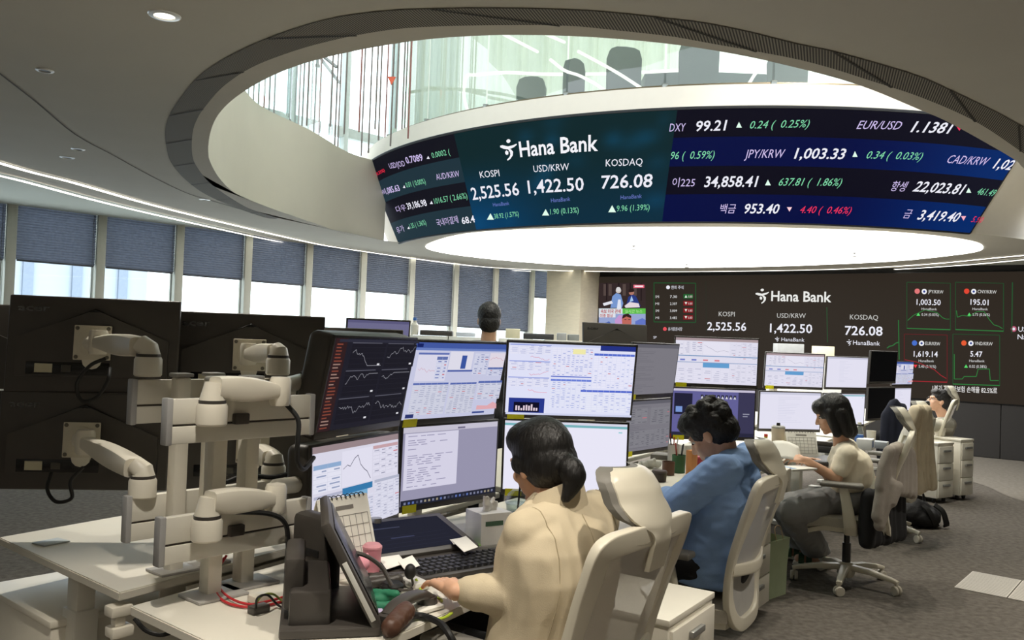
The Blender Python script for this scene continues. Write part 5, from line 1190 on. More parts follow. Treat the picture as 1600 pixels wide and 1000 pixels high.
def hand(g, w, f, n, side, curl=0.5, s=1.0, spread=0.26):
    """w wrist, f pointing direction, n out of the back of the hand, side +1 = thumb on the right of f seen from the back"""
    f = Vector(f).normalized(); n = Vector(n); n = (n-f*n.dot(f)).normalized(); x = f.cross(n).normalized()*side; w = Vector(w)
    g.cap(w-f*0.02*s, 0.024*s, w+f*0.02*s, 0.025*s)
    Lf = (0.072, 0.080, 0.074, 0.058); 
    for i in range(4):
        u = (-0.0315+0.021*i)*-1
        b = w+f*0.088*s+x*u*s - f*(0.004*(i-1)**2)*s
        g.cap(w+f*0.022*s+x*u*0.6*s, 0.0135*s, b, 0.0105*s)
        d = (f+x*(spread*(1.5-i)*0.6)).normalized(); p = b; L = Lf[i]*s; a = 0
        for q, fr in enumerate((0.45, 0.31, 0.24)):
            a += curl*(0.55, 0.75, 0.5)[q]*(0.8, 0.95, 1.15, 1.4)[i]; dd = (d*math.cos(a)-n*math.sin(a)); p2 = p+dd*L*fr
            g.cap(p, (0.0083-0.0007*q)*s, p2, (0.0076-0.0008*q)*s, n=8); p = p2
    # thumb leaves the side of the palm near its base
    b = w+f*0.026*s+x*0.026*s; d = (f*0.62+x*0.78-n*0.25).normalized(); p2 = b+d*0.038*s; g.cap(b, 0.0145*s, p2, 0.0115*s, n=8); d2 = (f*0.85+x*0.42-n*0.3).normalized(); p3 = p2+d2*0.028*s; g.cap(p2, 0.0108*s, p3, 0.0098*s, n=8); g.cap(p3, 0.0098*s, p3+(d2*0.9-n*0.25)*0.022*s, 0.0078*s, n=8)
def limb(g, pts, rs):
    for a, b, r0, r1 in zip(pts[:-1], pts[1:], rs[:-1], rs[1:]): g.cap(a, r0, b, r1)
def torso(g, hip, chest, neck, ls, rs, grow=0.0, s=1.0):
    grow = grow-0.018 if grow < 0 else grow
    hip = Vector(hip); chest = Vector(chest); neck = Vector(neck); ls = Vector(ls); rs = Vector(rs)
    ax = (rs-ls); w = ax.length; ax.normalize(); up = (neck-hip).normalized(); fw = up.cross(ax).normalized(); up = ax.cross(fw)
    R = Matrix(((ax.x, fw.x, up.x), (ax.y, fw.y, up.y), (ax.z, fw.z, up.z)))
    g.ell(hip, (0.165*s+grow, 0.115*s+grow, 0.12*s+grow), R=R); g.ell(hip.lerp(chest, 0.5), (0.14*s+grow, 0.105*s+grow, 0.17*s), R=R); g.ell(chest, (w*0.44+grow, 0.112*s+grow, 0.17*s+grow*0.5), R=R)
    mid = (ls+rs)/2; g.cap(ls, 0.058*s+grow, mid+up*0.012, 0.072*s+grow*0.7); g.cap(rs, 0.058*s+grow, mid+up*0.012, 0.072*s+grow*0.7)
    for sh in (ls, rs): g.cap(sh, 0.055*s+grow, chest.lerp(sh, 0.35)-up*0.06, 0.08*s+grow)
    g.cap(neck-up*0.05, 0.060*s+grow*0.6, mid, 0.075*s+grow*0.5)
    return R
def garment(g, hip, neck, ls, rs, secs, lean=0.0):
    """smooth clothed trunk: stacked ovals (fraction of the hip-neck line, half width, half depth, shift back)"""
    hip = Vector(hip); neck = Vector(neck); ax = (Vector(rs)-Vector(ls)).normalized(); up = (neck-hip).normalized(); fw = up.cross(ax).normalized()
    n = 28; vs = []
    for (f, w, d, b) in secs:
        c = hip.lerp(neck, f)-fw*b
        for k in range(n):
            a = 2*PI*k/n; cx, sx = math.cos(a), math.sin(a); q = 0.85
            vs.append(c+ax*(w*math.copysign(abs(cx)**q, cx))+fw*(d*math.copysign(abs(sx)**q, sx)))
    m = len(secs); fs = [(j*n+k, j*n+(k+1) % n, (j+1)*n+(k+1) % n, (j+1)*n+k) for j in range(m-1) for k in range(n)]
    fs += [tuple(range(n))[::-1], tuple((m-1)*n+k for k in range(n))]
    g.add(vs, fs)
    ls = Vector(ls); rs = Vector(rs); mid = (ls+rs)/2
    for e in (ls, rs): g.cap(e, 0.062, mid+up*0.005, 0.078)
def seam(parent, ob, pts, dirs, m, name='seam', r=0.0016):
    """stitched line laid on the surface of a garment"""
    from mathutils.bvhtree import BVHTree
    me = ob.data; bv = BVHTree.FromPolygons([ob.matrix_world @ v.co for v in me.vertices], [tuple(p.vertices) for p in me.polygons]); P = []
    for p, d in zip(pts, dirs):
        h = bv.ray_cast(Vector(p)+Vector(d).normalized()*0.6, -Vector(d).normalized(), 0.6)
        if h[0] is not None: P.append(h[0]+h[1]*0.0004)
    if len(P) > 2:
        g = G(); g.tube(P, r, 6); o = g.build(name, m, None); o.parent = parent; o.matrix_parent_inverse = parent.matrix_world.inverted(); return o
def person(P, lab):
    t = empty('person', P, 0, label=lab, cat='person'); bpy.context.view_layer.update(); return t

# ---- 1: woman in the cream blazer, hand on the keyboard
f1 = Vector((-0.72, 0.69, 0)); r1 = Vector((0.69, 0.72, 0))
hip = Vector((0.10, 2.38, 0.57)); sh = atd(878, 812, 2.40); ls = sh-r1*0.150+Vector((0, 0, -0.015)); rs = sh+r1*0.150+Vector((0, 0, -0.005))
neck = sh+Vector((0, 0, 0.055))+f1*0.02; chest = hip.lerp(sh, 0.68)-f1*0.02
hc = atd(844, 722, 2.46); fh = Vector((-0.58, 0.78, -0.26)); uh = Vector((-0.12, 0.06, 1))
el = atd(832, 938, 2.28); wl = atz(708, 921, 0.80)
er = rs+f1*0.10+r1*0.05+Vector((0, 0, -0.26)); wr = er+f1*0.16+r1*0.12+Vector((0, 0, 0.04))
kneeL = hip+f1*0.42-r1*0.10+Vector((0, 0, 0.0)); kneeR = hip+f1*0.42+r1*0.10
p1 = person((hip.x, hip.y, 0), 'person in a cream blazer with a low black ponytail typing at the nearest desk')
g = G(); P, R = head(g, hc, fh, uh, 0.95); g.cap(P(0, -0.030, -0.06), 0.046, neck-Vector((0, 0, 0.03)), 0.056); torso(g, hip, chest, neck, ls, rs, -0.012, 0.95)
limb(g, [ls, el, wl], [0.046, 0.040, 0.026]); limb(g, [rs, er, wr], [0.046, 0.040, 0.026])
hd = (atz(640, 866, 0.79)-wl); hand(g, wl, hd, (0.1, -0.1, 1), 1, 0.30, 1.04); hand(g, wr, f1-r1*0.2, (0, 0, 1), -1, 0.45, 0.95)
limb(g, [hip-r1*0.09, kneeL, kneeL+Vector((0, 0, -0.46))], [0.08, 0.055, 0.04]); limb(g, [hip+r1*0.09, kneeR, kneeR+Vector((0, 0, -0.46))], [0.08, 0.055, 0.04])
for k in (kneeL, kneeR): g.cap(k+Vector((0, 0, -0.48)), 0.035, k+Vector((0, 0, -0.505))+f1*0.14, 0.028)
fuse('body', g, M_skin, p1, 0.0036, 2); eyes(p1, P)
M_blazer = mat('cream_blazer', (202, 188, 160), 0.8, var=0.04, scale=10, bump=0.12, bscale=350)
g = G(); garment(g, hip, neck, ls, rs, [(-0.26, 0.20, 0.15, 0.0), (-0.05, 0.205, 0.155, 0.01), (0.2, 0.180, 0.135, 0.02), (0.4, 0.182, 0.132, 0.03), (0.6, 0.195, 0.135, 0.035), (0.76, 0.200, 0.125, 0.03), (0.86, 0.190, 0.105, 0.022), (0.93, 0.150, 0.085, 0.012), (0.985, 0.085, 0.07, 0.0), (1.03, 0.062, 0.06, 0.0)])
cuff = wl+(el-wl)*0.24
limb(g, [ls+Vector((0, 0, -0.005)), ls.lerp(el, 0.5)-r1*0.004, el, el.lerp(cuff, .5), cuff], [0.060, 0.057, 0.054, 0.052, 0.045]); limb(g, [rs, er, wr+(er-wr)*0.2], [0.070, 0.064, 0.050])
bz = fuse('blazer', g, M_blazer, p1, 0.0070, 5, 0.0066, (13, 13, 4.5), 1); bpy.context.view_layer.update()
M_seam = mat('blazer_seam', (168, 154, 126), 0.9)  # seam lines slightly darker than the blazer cloth
upv = (neck-hip).normalized()
seam(p1, bz, [hip.lerp(neck, f) for f in [(-0.2+0.057*i) for i in range(21)]], [-f1]*21, M_seam)
ax_ = ((ls+rs)/2-ls).normalized(); cc = ls-ax_*(-0.015)
seam(p1, bz, [cc+Vector((0, 0, -0.01)) for i in range(15)], [(-f1)*math.sin(PI*i/14*0.95)+upv*math.cos(PI*i/14*0.95) for i in range(15)], M_seam)
ax2 = -ax_; cc2 = rs-ax2*(-0.015)
seam(p1, bz, [cc2+Vector((0, 0, -0.01)) for i in range(15)], [(-f1)*math.sin(PI*i/14*0.95)+upv*math.cos(PI*i/14*0.95) for i in range(15)], M_seam)
# stand-up collar
g = G(); n = 22; ring = []
for k in range(n):
    a = 2*PI*k/n; d = r1*math.cos(a)+f1*math.sin(a); ring.append((d, 0.070+0.006*math.cos(2*a)))
vs = [neck+d*(r+0.022)+Vector((0, 0, -0.030-0.012*d.dot(f1))) for d, r in ring]+[neck+d*r*0.98-f1*0.004+Vector((0, 0, 0.026-0.035*d.dot(f1))) for d, r in ring]+[neck+d*(r*0.98-0.007)+Vector((0, 0, 0.024-0.035*d.dot(f1))) for d, r in ring]+[neck+d*(r*0.9)+Vector((0, 0, -0.05)) for d, r in ring]
g.add(vs, [(j*n+i, j*n+(i+1) % n, (j+1)*n+(i+1) % n, (j+1)*n+i) for j in range(3) for i in range(n)])
o = g.build('collar', M_blazer, None, smooth=60); o.parent = p1; o.matrix_parent_inverse = p1.matrix_world.inverted()
g = G(); g.ell(P(0, -0.022, 0.036), (0.082, 0.100, 0.094), R=R); g.ell(P(0, -0.045, -0.005), (0.080, 0.080, 0.082), R=R); g.ell(P(0, 0.03, 0.075), (0.072, 0.068, 0.055), R=R)
g.cap(P(0.058, 0.005, 0.004), 0.033, P(0.045, -0.07, -0.03), 0.03); g.cap(P(-0.060, 0.010, 0.004), 0.033, P(-0.045, -0.07, -0.03), 0.03); g.cap(P(-0.058, -0.015, -0.01), 0.030, P(-0.04, -0.075, -0.035), 0.028)
tie = atd(879, 722, 2.38); pt = [tie, atd(892, 733, 2.35), atd(896, 752, 2.34), atd(884, 778, 2.33)]
limb(g, [P(0, -0.085, -0.01), tie], [0.058, 0.024]); pq = spline(pt, 5); limb(g, pq, [0.022+0.014*math.sin(PI*min(1, i/12)) if i < 8 else 0.036-0.024*(i-8)/8 for i in range(len(pq))])
fuse('hair', g, M_hair, p1, 0.0055, 6, 0.0007, (90, 90, 14), 2)
g = G(); d = (pt[1]-pt[0]).normalized(); g.tube([tie-d*0.006, tie+d*0.012], 0.027, 14); o = g.build('hair_tie', M_rub, None); o.parent = p1; o.matrix_parent_inverse = p1.matrix_world.inverted()
M_trs = mat('black_trousers', (30, 30, 34), 0.85, var=0.1, bump=0.1)
g = G(); g.ell(hip+Vector((0, 0, -0.02)), (0.17, 0.17, 0.10)); limb(g, [hip-r1*0.09, kneeL, kneeL+Vector((0, 0, -0.42))], [0.095, 0.07, 0.06]); limb(g, [hip+r1*0.09, kneeR, kneeR+Vector((0, 0, -0.42))], [0.095, 0.07, 0.06]); fuse('trousers', g, M_trs, p1, 0.01, 5, 0.004)

# ---- 2: person in the blue sweater bent over the desk
f2 = Vector((-0.86, 0.51, 0)); r2 = Vector((0.51, 0.86, 0))
hip = Vector((0.90, 3.82, 0.52)); sh = atd(1150, 722, 3.80); ls = sh-r2*0.185+Vector((0, 0, -0.025)); rs = sh+r2*0.185+Vector((0, 0, -0.01))
neck = sh+f2*0.05+Vector((0, 0, 0.055)); chest = hip.lerp(sh, 0.66)-f2*0.035
hc = atd(1110, 678, 3.84); fh = Vector((-0.74, 0.5, -0.62)); uh = Vector((-0.5, 0.3, 0.85))
el = atd(1056, 792, 3.64); wl = atd(1042, 775, 3.86); er = rs+f2*0.2+Vector((0, 0, -0.22)); wr = er+f2*0.12-r2*0.2
kneeL = hip+f2*0.43-r2*0.12; kneeR = hip+f2*0.43+r2*0.12
p2 = person((hip.x, hip.y, 0), 'person in a blue sweater with dark wavy hair bent over the second desk')
g = G(); P, R = head(g, hc, fh, uh, 1.04); g.cap(P(0, -0.030, -0.06), 0.054, neck-Vector((0, 0, 0.04)), 0.060); torso(g, hip, chest, neck-Vector((0, 0, 0.03)), ls, rs, -0.01)
limb(g, [ls, el, wl], [0.05, 0.042, 0.028]); limb(g, [rs, er, wr], [0.05, 0.042, 0.028]); hand(g, wl, (wl-el), (0, 0, 1), -1, 0.5); hand(g, wr, (wr-er), (0, 0, 1), 1, 0.5)
for kq, q in ((kneeL, -1), (kneeR, 1)):
    limb(g, [hip+r2*0.1*q, kq, kq+Vector((0, 0, -0.42))], [0.085, 0.058, 0.04]); g.cap(kq+Vector((0, 0, -0.44)), 0.038, kq+Vector((0, 0, -0.47))+f2*0.16, 0.032)
fuse('body', g, M_skin, p2, 0.0065, 3); eyes(p2, P)
M_blue = mat('blue_sweater', (140, 172, 220), 0.9, var=0.05, scale=18, bump=0.15, bscale=300)
g = G(); garment(g, hip, neck-Vector((0, 0, 0.04)), ls, rs, [(-0.12, 0.19, 0.15, 0.0), (0.1, 0.195, 0.155, 0.02), (0.35, 0.19, 0.145, 0.04), (0.6, 0.205, 0.145, 0.05), (0.78, 0.215, 0.135, 0.04), (0.88, 0.205, 0.115, 0.03), (0.95, 0.16, 0.09, 0.015), (1.0, 0.09, 0.075, 0.0)]); limb(g, [ls, ls.lerp(el, 0.5)+Vector((0, 0, 0.01)), el, el.lerp(wl, 0.86)], [0.082, 0.075, 0.070, 0.050]); limb(g, [rs, er, er.lerp(wr, 0.85)], [0.08, 0.07, 0.05])
fuse('sweater', g, M_blue, p2, 0.008, 5, 0.0065, (9, 9, 20), 5)
g = G(); g.ell(P(0, -0.02, 0.044), (0.092, 0.108, 0.098), R=R); g.ell(P(0, -0.055, -0.008), (0.086, 0.076, 0.075), R=R); g.ell(P(0, 0.055, 0.080), (0.075, 0.055, 0.048), R=R)
rh = random.Random(3)
for k in range(46):
    a = rh.uniform(0, 2*PI); e = rh.uniform(-0.1, 1.0); d = Vector((math.cos(a)*math.cos(e), math.sin(a)*math.cos(e), math.sin(e)))
    if d.y > 0.75 and d.z < 0.5: continue
    g.ell(P(d.x*0.086, d.y*0.1-0.02, d.z*0.098+0.042), [rh.uniform(0.018, 0.028)]*3, n=6)
fuse('hair', g, M_hair2, p2, 0.007, 2, 0.004, (45, 45, 45), 4)
g = G(); g.ell(hip+Vector((0, 0, -0.01)), (0.18, 0.18, 0.11)); limb(g, [hip-r2*0.1, kneeL, kneeL+Vector((0, 0, -0.40))], [0.1, 0.075, 0.06]); limb(g, [hip+r2*0.1, kneeR, kneeR+Vector((0, 0, -0.40))], [0.1, 0.075, 0.06]); fuse('trousers', g, M_trs, p2, 0.01, 5, 0.004)

# ---- 3: bob-haired person in a cream top reading a paper
f3 = Vector((-0.93, 0.36, 0)); r3 = Vector((0.36, 0.93, 0))
hip = Vector((2.165, 5.49, 0.55)); sh = atd(1322, 702, 5.50); ls = sh-r3*0.155+Vector((0, 0, -0.02)); rs = sh+r3*0.155+Vector((0, 0, -0.01))
neck = sh+Vector((0, 0, 0.05))+f3*0.025; chest = hip.lerp(sh, 0.66)-f3*0.015
hc = atd(1300, 648, 5.50); fh = Vector((-0.90, 0.30, -0.30)); uh = Vector((-0.28, 0.1, 0.95))
el = atd(1306, 748, 5.33); wl = atd(1258, 719, 5.36); er = rs+f3*0.08+Vector((0, 0, -0.22)); wr = atd(1277, 722, 5.62)
kneeL = atd(1234, 800, 5.36); kneeR = atd(1222, 792, 5.62)
ankL = atz(1284, 868, 0.08); ankR = atz(1264, 858, 0.08)
p3 = person((hip.x, hip.y, 0), 'person with a black bob, cream top and grey wide trousers reading a paper')
g = G(); P, R = head(g, hc, fh, uh, 0.98); g.cap(P(0, -0.030, -0.06), 0.046, neck-Vector((0, 0, 0.04)), 0.052); torso(g, hip, chest, neck-Vector((0, 0, 0.03)), ls, rs, -0.012, 0.92)
limb(g, [ls, el, wl], [0.044, 0.037, 0.025]); limb(g, [rs, er, wr], [0.044, 0.037, 0.025]); hand(g, wl, Vector((-0.9, 0.3, 0.12)), (0.1, -0.5, 0.8), 1, 0.7, 0.95); hand(g, wr, Vector((-0.95, 0.1, 0.1)), (0, 0.5, 0.8), -1, 0.7, 0.95)
for kq, an in ((kneeL, ankL), (kneeR, ankR)):
    limb(g, [hip, kq, an], [0.085, 0.055, 0.036]); g.cap(Vector((an.x, an.y, 0.055)), 0.034, Vector((an.x, an.y, 0.045))+Vector((0.06, 0.0, 0))*0+f3*0.15, 0.028)
fuse('body', g, M_skin, p3, 0.0065, 3); eyes(p3, P)
M_top = mat('cream_knit', (236, 226, 204), 0.9, var=0.03, scale=20, bump=0.15, bscale=300)
g = G(); garment(g, hip, neck-Vector((0, 0, 0.035)), ls, rs, [(0.16, 0.160, 0.130, 0.0), (0.28, 0.172, 0.14, 0.015), (0.45, 0.165, 0.132, 0.03), (0.62, 0.172, 0.132, 0.035), (0.78, 0.18, 0.122, 0.03), (0.88, 0.17, 0.10, 0.022), (0.95, 0.13, 0.08, 0.012), (1.0, 0.075, 0.065, 0.0)]); limb(g, [ls, ls.lerp(el, 0.62)], [0.058, 0.055]); limb(g, [rs, rs.lerp(er, 0.8)], [0.068, 0.064])
fuse('knit_top', g, M_top, p3, 0.008, 5, 0.006, (8, 8, 7), 7, cut=None)
M_gtr = mat('grey_trousers', (140, 140, 140), 0.85, var=0.06, bump=0.1)
g = G(); g.ell(hip+Vector((0, 0, 0.0)), (0.155, 0.155, 0.11)); 
for kq, an in ((kneeL, ankL), (kneeR, ankR)): limb(g, [hip.lerp(kq, 0.1), kq, kq.lerp(an, 0.6)-f3*0.0, an+f3*0.03+Vector((0, 0, 0.02))], [0.10, 0.082, 0.085, 0.088])
fuse('wide_trousers', g, M_gtr, p3, 0.009, 5, 0.009, (12, 12, 3), 8, cut=lambda c: c.z < 0.095)
g = G(); Rb = torso(G(), hip, chest, neck, ls, rs); b_ = []
for k in range(28):
    a = 2*PI*k/28; b_.append(hip+Vector((0, 0, 0.105))+Rb @ Vector((0.160*math.cos(a), 0.128*math.sin(a), 0)))
g.sweep(b_, 0.03, 0.012, (0, 0, 1), closed=True); o = g.build('belt', M_rub, None); o.parent = p3; o.matrix_parent_inverse = p3.matrix_world.inverted()
g = G(); g.ell(P(0, -0.018, 0.040), (0.090, 0.108, 0.098), R=R); g.ell(P(0, 0.058, 0.066), (0.076, 0.052, 0.050), R=R)
for q in (-1, 1): g.cap(P(q*0.066, 0.012, 0.02), 0.036, P(q*0.070, 0.005, -0.115), 0.028); g.cap(P(q*0.055, -0.05, 0.0), 0.046, P(q*0.055, -0.06, -0.125), 0.036)
g.cap(P(0, -0.075, 0.0), 0.055, P(0, -0.082, -0.13), 0.042)
fuse('bob_hair', g, M_hair, p3, 0.007, 3, 0.0025, (50, 50, 8), 9)
for an in (ankL, ankR):
    c = Vector((an.x, an.y, 0)); g = G(); Mx = Matrix.Translation(c+f3*0.06) @ Matrix.Rotation(math.atan2(f3.y, f3.x), 4, 'Z')
    g.box((0, 0, 0.012), (0.25, 0.088, 0.022), 0.01, M=Mx); o = g.build('sandal_sole', mat('sandal_white', (222, 218, 206), 0.6), None)
    o.parent = p3; o.matrix_parent_inverse = p3.matrix_world.inverted()
    g = G()
    for xx in (0.07, 0.02): g.sweep([Mx @ Vector((xx, math.cos(a)*0.047, 0.02+0.062*math.sin(a))) for a in [PI*i/10 for i in range(11)]], 0.036, 0.006, f3)
    o2 = g.build('sandal_strap', mat('sandal_green', (52, 84, 60), 0.6), None); o2.parent = o; o2.matrix_parent_inverse = o.matrix_world.inverted()

# ---- 4: person leaning back drinking, far right
f4 = Vector((-0.9, 0.43, 0)); r4 = Vector((0.43, 0.9, 0)); D4 = 9.3
hip = Vector((4.50, 9.32, 0.55)); sh = atd(1480, 664, D4); ls = sh-r4*0.18; rs = sh+r4*0.18; neck = sh+Vector((-0.02, 0, 0.07)); chest = hip.lerp(sh, 0.62)
hc = atd(1466, 627, D4); fh = Vector((-0.93, 0.1, 0.30)); uh = Vector((0.3, 0, 0.95))
cup = atd(1443, 632, D4-0.12); el = atd(1447, 664, D4-0.28); wl = atd(1438, 645, D4-0.2)
p4 = person((hip.x, hip.y, 0), 'person with short black hair and glasses drinking, leaning back near the video wall')
g = G(); P, R = head(g, hc, fh, uh, 1.0); g.cap(P(0, -0.03, -0.06), 0.052, neck-Vector((0, 0, 0.03)), 0.06); torso(g, hip, chest, neck-Vector((0, 0, 0.02)), ls, rs, -0.01)
limb(g, [ls, el, wl], [0.05, 0.042, 0.028]); hand(g, wl, (cup+Vector((0.05, 0, 0.05))-wl), (0.3, -0.9, 0.1), 1, 0.8); er = rs+f4*0.1+Vector((0, 0, -0.24)); wr = er+f4*0.24; limb(g, [rs, er, wr], [0.05, 0.042, 0.028]); hand(g, wr, f4, (0, 0, 1), -1, 0.6)
for q in (-1, 1):
    kq = hip+f4*0.43+r4*0.11*q; limb(g, [hip+r4*0.1*q, kq, kq+Vector((0.03, 0, -0.45))], [0.085, 0.058, 0.04]); g.cap(kq+Vector((0.03, 0, -0.47)), 0.038, kq+Vector((0.03, 0, -0.505))+f4*0.16, 0.03)
fuse('body', g, M_skin, p4, 0.0075, 3); eyes(p4, P)
M_gsh = mat('pale_shirt', (176, 172, 160), 0.9, var=0.05, bump=0.1)
g = G(); torso(g, hip+Vector((0, 0, 0.02)), chest, neck-Vector((0, 0, 0.04)), ls, rs, 0.015); limb(g, [ls, ls.lerp(el, 0.7)], [0.075, 0.065]); limb(g, [rs, rs.lerp(er, 0.7)], [0.075, 0.065]); fuse('shirt', g, M_gsh, p4, 0.01, 4, 0.006, (7, 7, 6), 3)
g = G(); g.ell(hip, (0.17, 0.17, 0.11))
for q in (-1, 1): kq = hip+f4*0.43+r4*0.11*q; limb(g, [hip+r4*0.1*q, kq, kq+Vector((0.03, 0, -0.42))], [0.1, 0.075, 0.06])
fuse('trousers', g, M_trs, p4, 0.012, 4)
g = G(); g.ell(P(0, -0.02, 0.046), (0.084, 0.102, 0.092), R=R); g.ell(P(0, -0.06, 0.0), (0.078, 0.068, 0.07), R=R); g.ell(P(0, 0.05, 0.085), (0.07, 0.05, 0.035), R=R); fuse('hair', g, M_hair2, p4, 0.008, 2, 0.003, (40, 40, 40), 6)
g = G()
for q in (-1, 1): g.tube([P(q*0.033+0.022*math.cos(a), 0.100, 0.018*math.sin(a)) for a in [2*PI*i/14 for i in range(14)]], 0.002, 5, closed=True); g.tube([P(q*0.055, 0.098, 0.004), P(q*0.078, 0.0, 0.006)], 0.002, 5)
g.tube([P(-0.011, 0.100, 0.003), P(0.011, 0.100, 0.003)], 0.002, 5); o = g.build('glasses', M_black2, None); o.parent = p4; o.matrix_parent_inverse = p4.matrix_world.inverted()
t = empty('drink_can', cup, 0.0, label='dark drink can held to the mouth of the far person', cat='can'); g = G(); dq = Vector((0.85, 0.1, 0.25)).normalized()
Rq = Vector((0, 0, 1)).rotation_difference(dq).to_matrix().to_4x4(); g.lathe([(0.0, -0.06), (0.026, -0.06), (0.031, -0.052), (0.031, 0.048), (0.027, 0.058), (0.0, 0.056)], 18, M=Rq); g.build('can_body', mat('can_dark', (44, 46, 44), 0.3, 0.4), t); g = G(); g.lathe([(0.0, 0.058), (0.024, 0.059), (0.027, 0.062), (0.028, 0.056)], 18, M=Rq); g.build('can_rim', mat('can_silver', (170, 170, 170), 0.3, 0.9), t)

# ---- 5: person standing by the windows, back of head
hc = atd(764, 500, 6.3); f5 = Vector((-0.1, 1, 0)); r5 = Vector((1, 0.1, 0)).normalized(); sh = hc+Vector((0, -0.02, -0.235)); ls = sh-r5*0.19; rs = sh+r5*0.19; neck = sh+Vector((0, 0, 0.07)); hip = Vector((sh.x, sh.y, 0.93)); chest = hip.lerp(sh, 0.66)
p5 = person((hip.x, hip.y, 0), 'person in black standing by the windows, back of the head to the room')
g = G(); P, R = head(g, hc, f5, (0, 0, 1), 1.0); g.cap(P(0, -0.03, -0.06), 0.052, neck-Vector((0, 0, 0.02)), 0.06); torso(g, hip, chest, neck, ls, rs, -0.01)
for q, s_ in ((-1, ls), (1, rs)):
    e = s_+r5*0.05*q+Vector((0, 0, -0.28)); w = e+f5*0.05+Vector((0, 0, -0.25)); limb(g, [s_, e, w], [0.05, 0.042, 0.028]); hand(g, w, Vector((0, 0.1, -1)), r5*q, -q, 0.5)
    k = hip+r5*0.09*q+Vector((0, 0, -0.44)); limb(g, [hip+r5*0.09*q, k, k+Vector((0, 0, -0.40))], [0.085, 0.058, 0.04]); g.cap(k+Vector((0, 0, -0.44)), 0.04, k+Vector((0, 0, -0.455))+f5*0.16, 0.033)
fuse('body', g, M_skin, p5, 0.008, 3); eyes(p5, P)
M_bsh = mat('black_shirt', (24, 24, 26), 0.9, var=0.08, bump=0.1)
g = G(); torso(g, hip, chest, neck-Vector((0, 0, 0.035)), ls, rs, 0.014)
for q, s_ in ((-1, ls), (1, rs)): e = s_+r5*0.05*q+Vector((0, 0, -0.28)); limb(g, [s_, e, e+f5*0.03+Vector((0, 0, -0.2))], [0.072, 0.06, 0.05])
fuse('shirt', g, M_bsh, p5, 0.012, 4, 0.005)
g = G(); g.ell(hip, (0.17, 0.13, 0.11))
for q in (-1, 1): k = hip+r5*0.09*q+Vector((0, 0, -0.44)); limb(g, [hip+r5*0.09*q, k, k+Vector((0, 0, -0.39))], [0.1, 0.075, 0.065])
fuse('trousers', g, M_trs, p5, 0.012, 4)
g = G(); g.ell(P(0, -0.02, 0.042), (0.087, 0.103, 0.094), R=R); g.ell(P(0, -0.05, -0.02), (0.080, 0.074, 0.078), R=R); g.ell(P(0, 0.05, 0.08), (0.07, 0.05, 0.04), R=R); fuse('hair', g, M_hair2, p5, 0.008, 3, 0.0015, (40, 40, 40), 6)

# ---- clothes hung on chairs
def clothes(name, rows, r0, m, lab, cat, voxel=0.010, fold=0.012, fs=(14, 14, 2), seed=0, extra=()):
    g = G()
    for L in rows:
        for a, b in zip(L[:-1], L[1:]): g.cap(a, r0, b, r0)
    for e in extra: g.cap(*e)
    o = fuse(name, g, m, None, voxel, 6, fold, fs, seed); return tag(o, lab, cat)
bk = Vector((2.17, 5.50, 0))-f3*0.335                                  # behind the third chair's back
def cb(x, y, d): return atd(x, y, d)
M_gcar = mat('grey_cardigan', (158, 150, 141), 0.95, var=0.05, scale=24, bump=0.2, bscale=260)
rows = [[cb(1390+i*6.0, 698+abs(i-2)*3, 5.12+0.045*i), cb(1381+i*8.6, 728, 5.12+0.05*i), cb(1376+i*9.8, 762+2*i, 5.12+0.05*i)] for i in [0, .7, 1.4, 2.1, 2.8, 3.5, 4.2, 5]]
rows += [[cb(1384, 735, 5.13), cb(1376, 775, 5.12), cb(1371, 808, 5.12)], [cb(1393, 755, 5.13), cb(1384, 790, 5.12), cb(1374, 822, 5.12)], [cb(1402, 760, 5.13), cb(1392, 785, 5.12)]]
clothes('cardigan', rows, 0.032, M_gcar, 'grey cardigan draped over the back of the bob-haired person’s chair', 'clothing', seed=2, fold=0.007)
M_coat = mat('black_coat', (26, 26, 28), 0.9, var=0.1, bump=0.15)
rows = [[cb(1358+i*7.6, 775, 5.20+0.04*i), cb(1356+i*8.0, 815, 5.20+0.04*i), cb(1356+i*8.2, 846-2*i, 5.20+0.04*i)] for i in range(7)]
clothes('coat', rows, 0.044, M_coat, 'long black coat hanging below the grey cardigan', 'clothing', seed=3, fold=0.008)
M_bcar = mat('beige_cardigan', (222, 208, 182), 0.95, var=0.05, scale=20, bump=0.2, bscale=240)
rows = [[cb(1430+i*3.4, 640, 6.50+0.04*i), cb(1419+i*6.4, 672, 6.50+0.05*i), cb(1418+i*7.2, 715, 6.50+0.05*i), cb(1420+i*7.4, 768-1.5*i, 6.50+0.05*i)] for i in range(6)]
clothes('cardigan', rows, 0.030, M_bcar, 'long beige cardigan hung over a chair headrest, falling almost to the floor', 'clothing', seed=4, fold=0.016)
M_navy = mat('navy_jacket', (24, 28, 44), 0.9, var=0.1, bump=0.15)
rows = [[cb(1392+i*3.6, 628+abs(i-2)*3, 7.9), cb(1384+i*5.6, 650, 7.9), cb(1382+i*6, 690, 7.9), cb(1382+i*6, 735, 7.9)] for i in range(6)]
clothes('jacket', rows, 0.035, M_navy, 'dark navy jacket hanging between the black screens and the beige cardigan', 'clothing', seed=5)
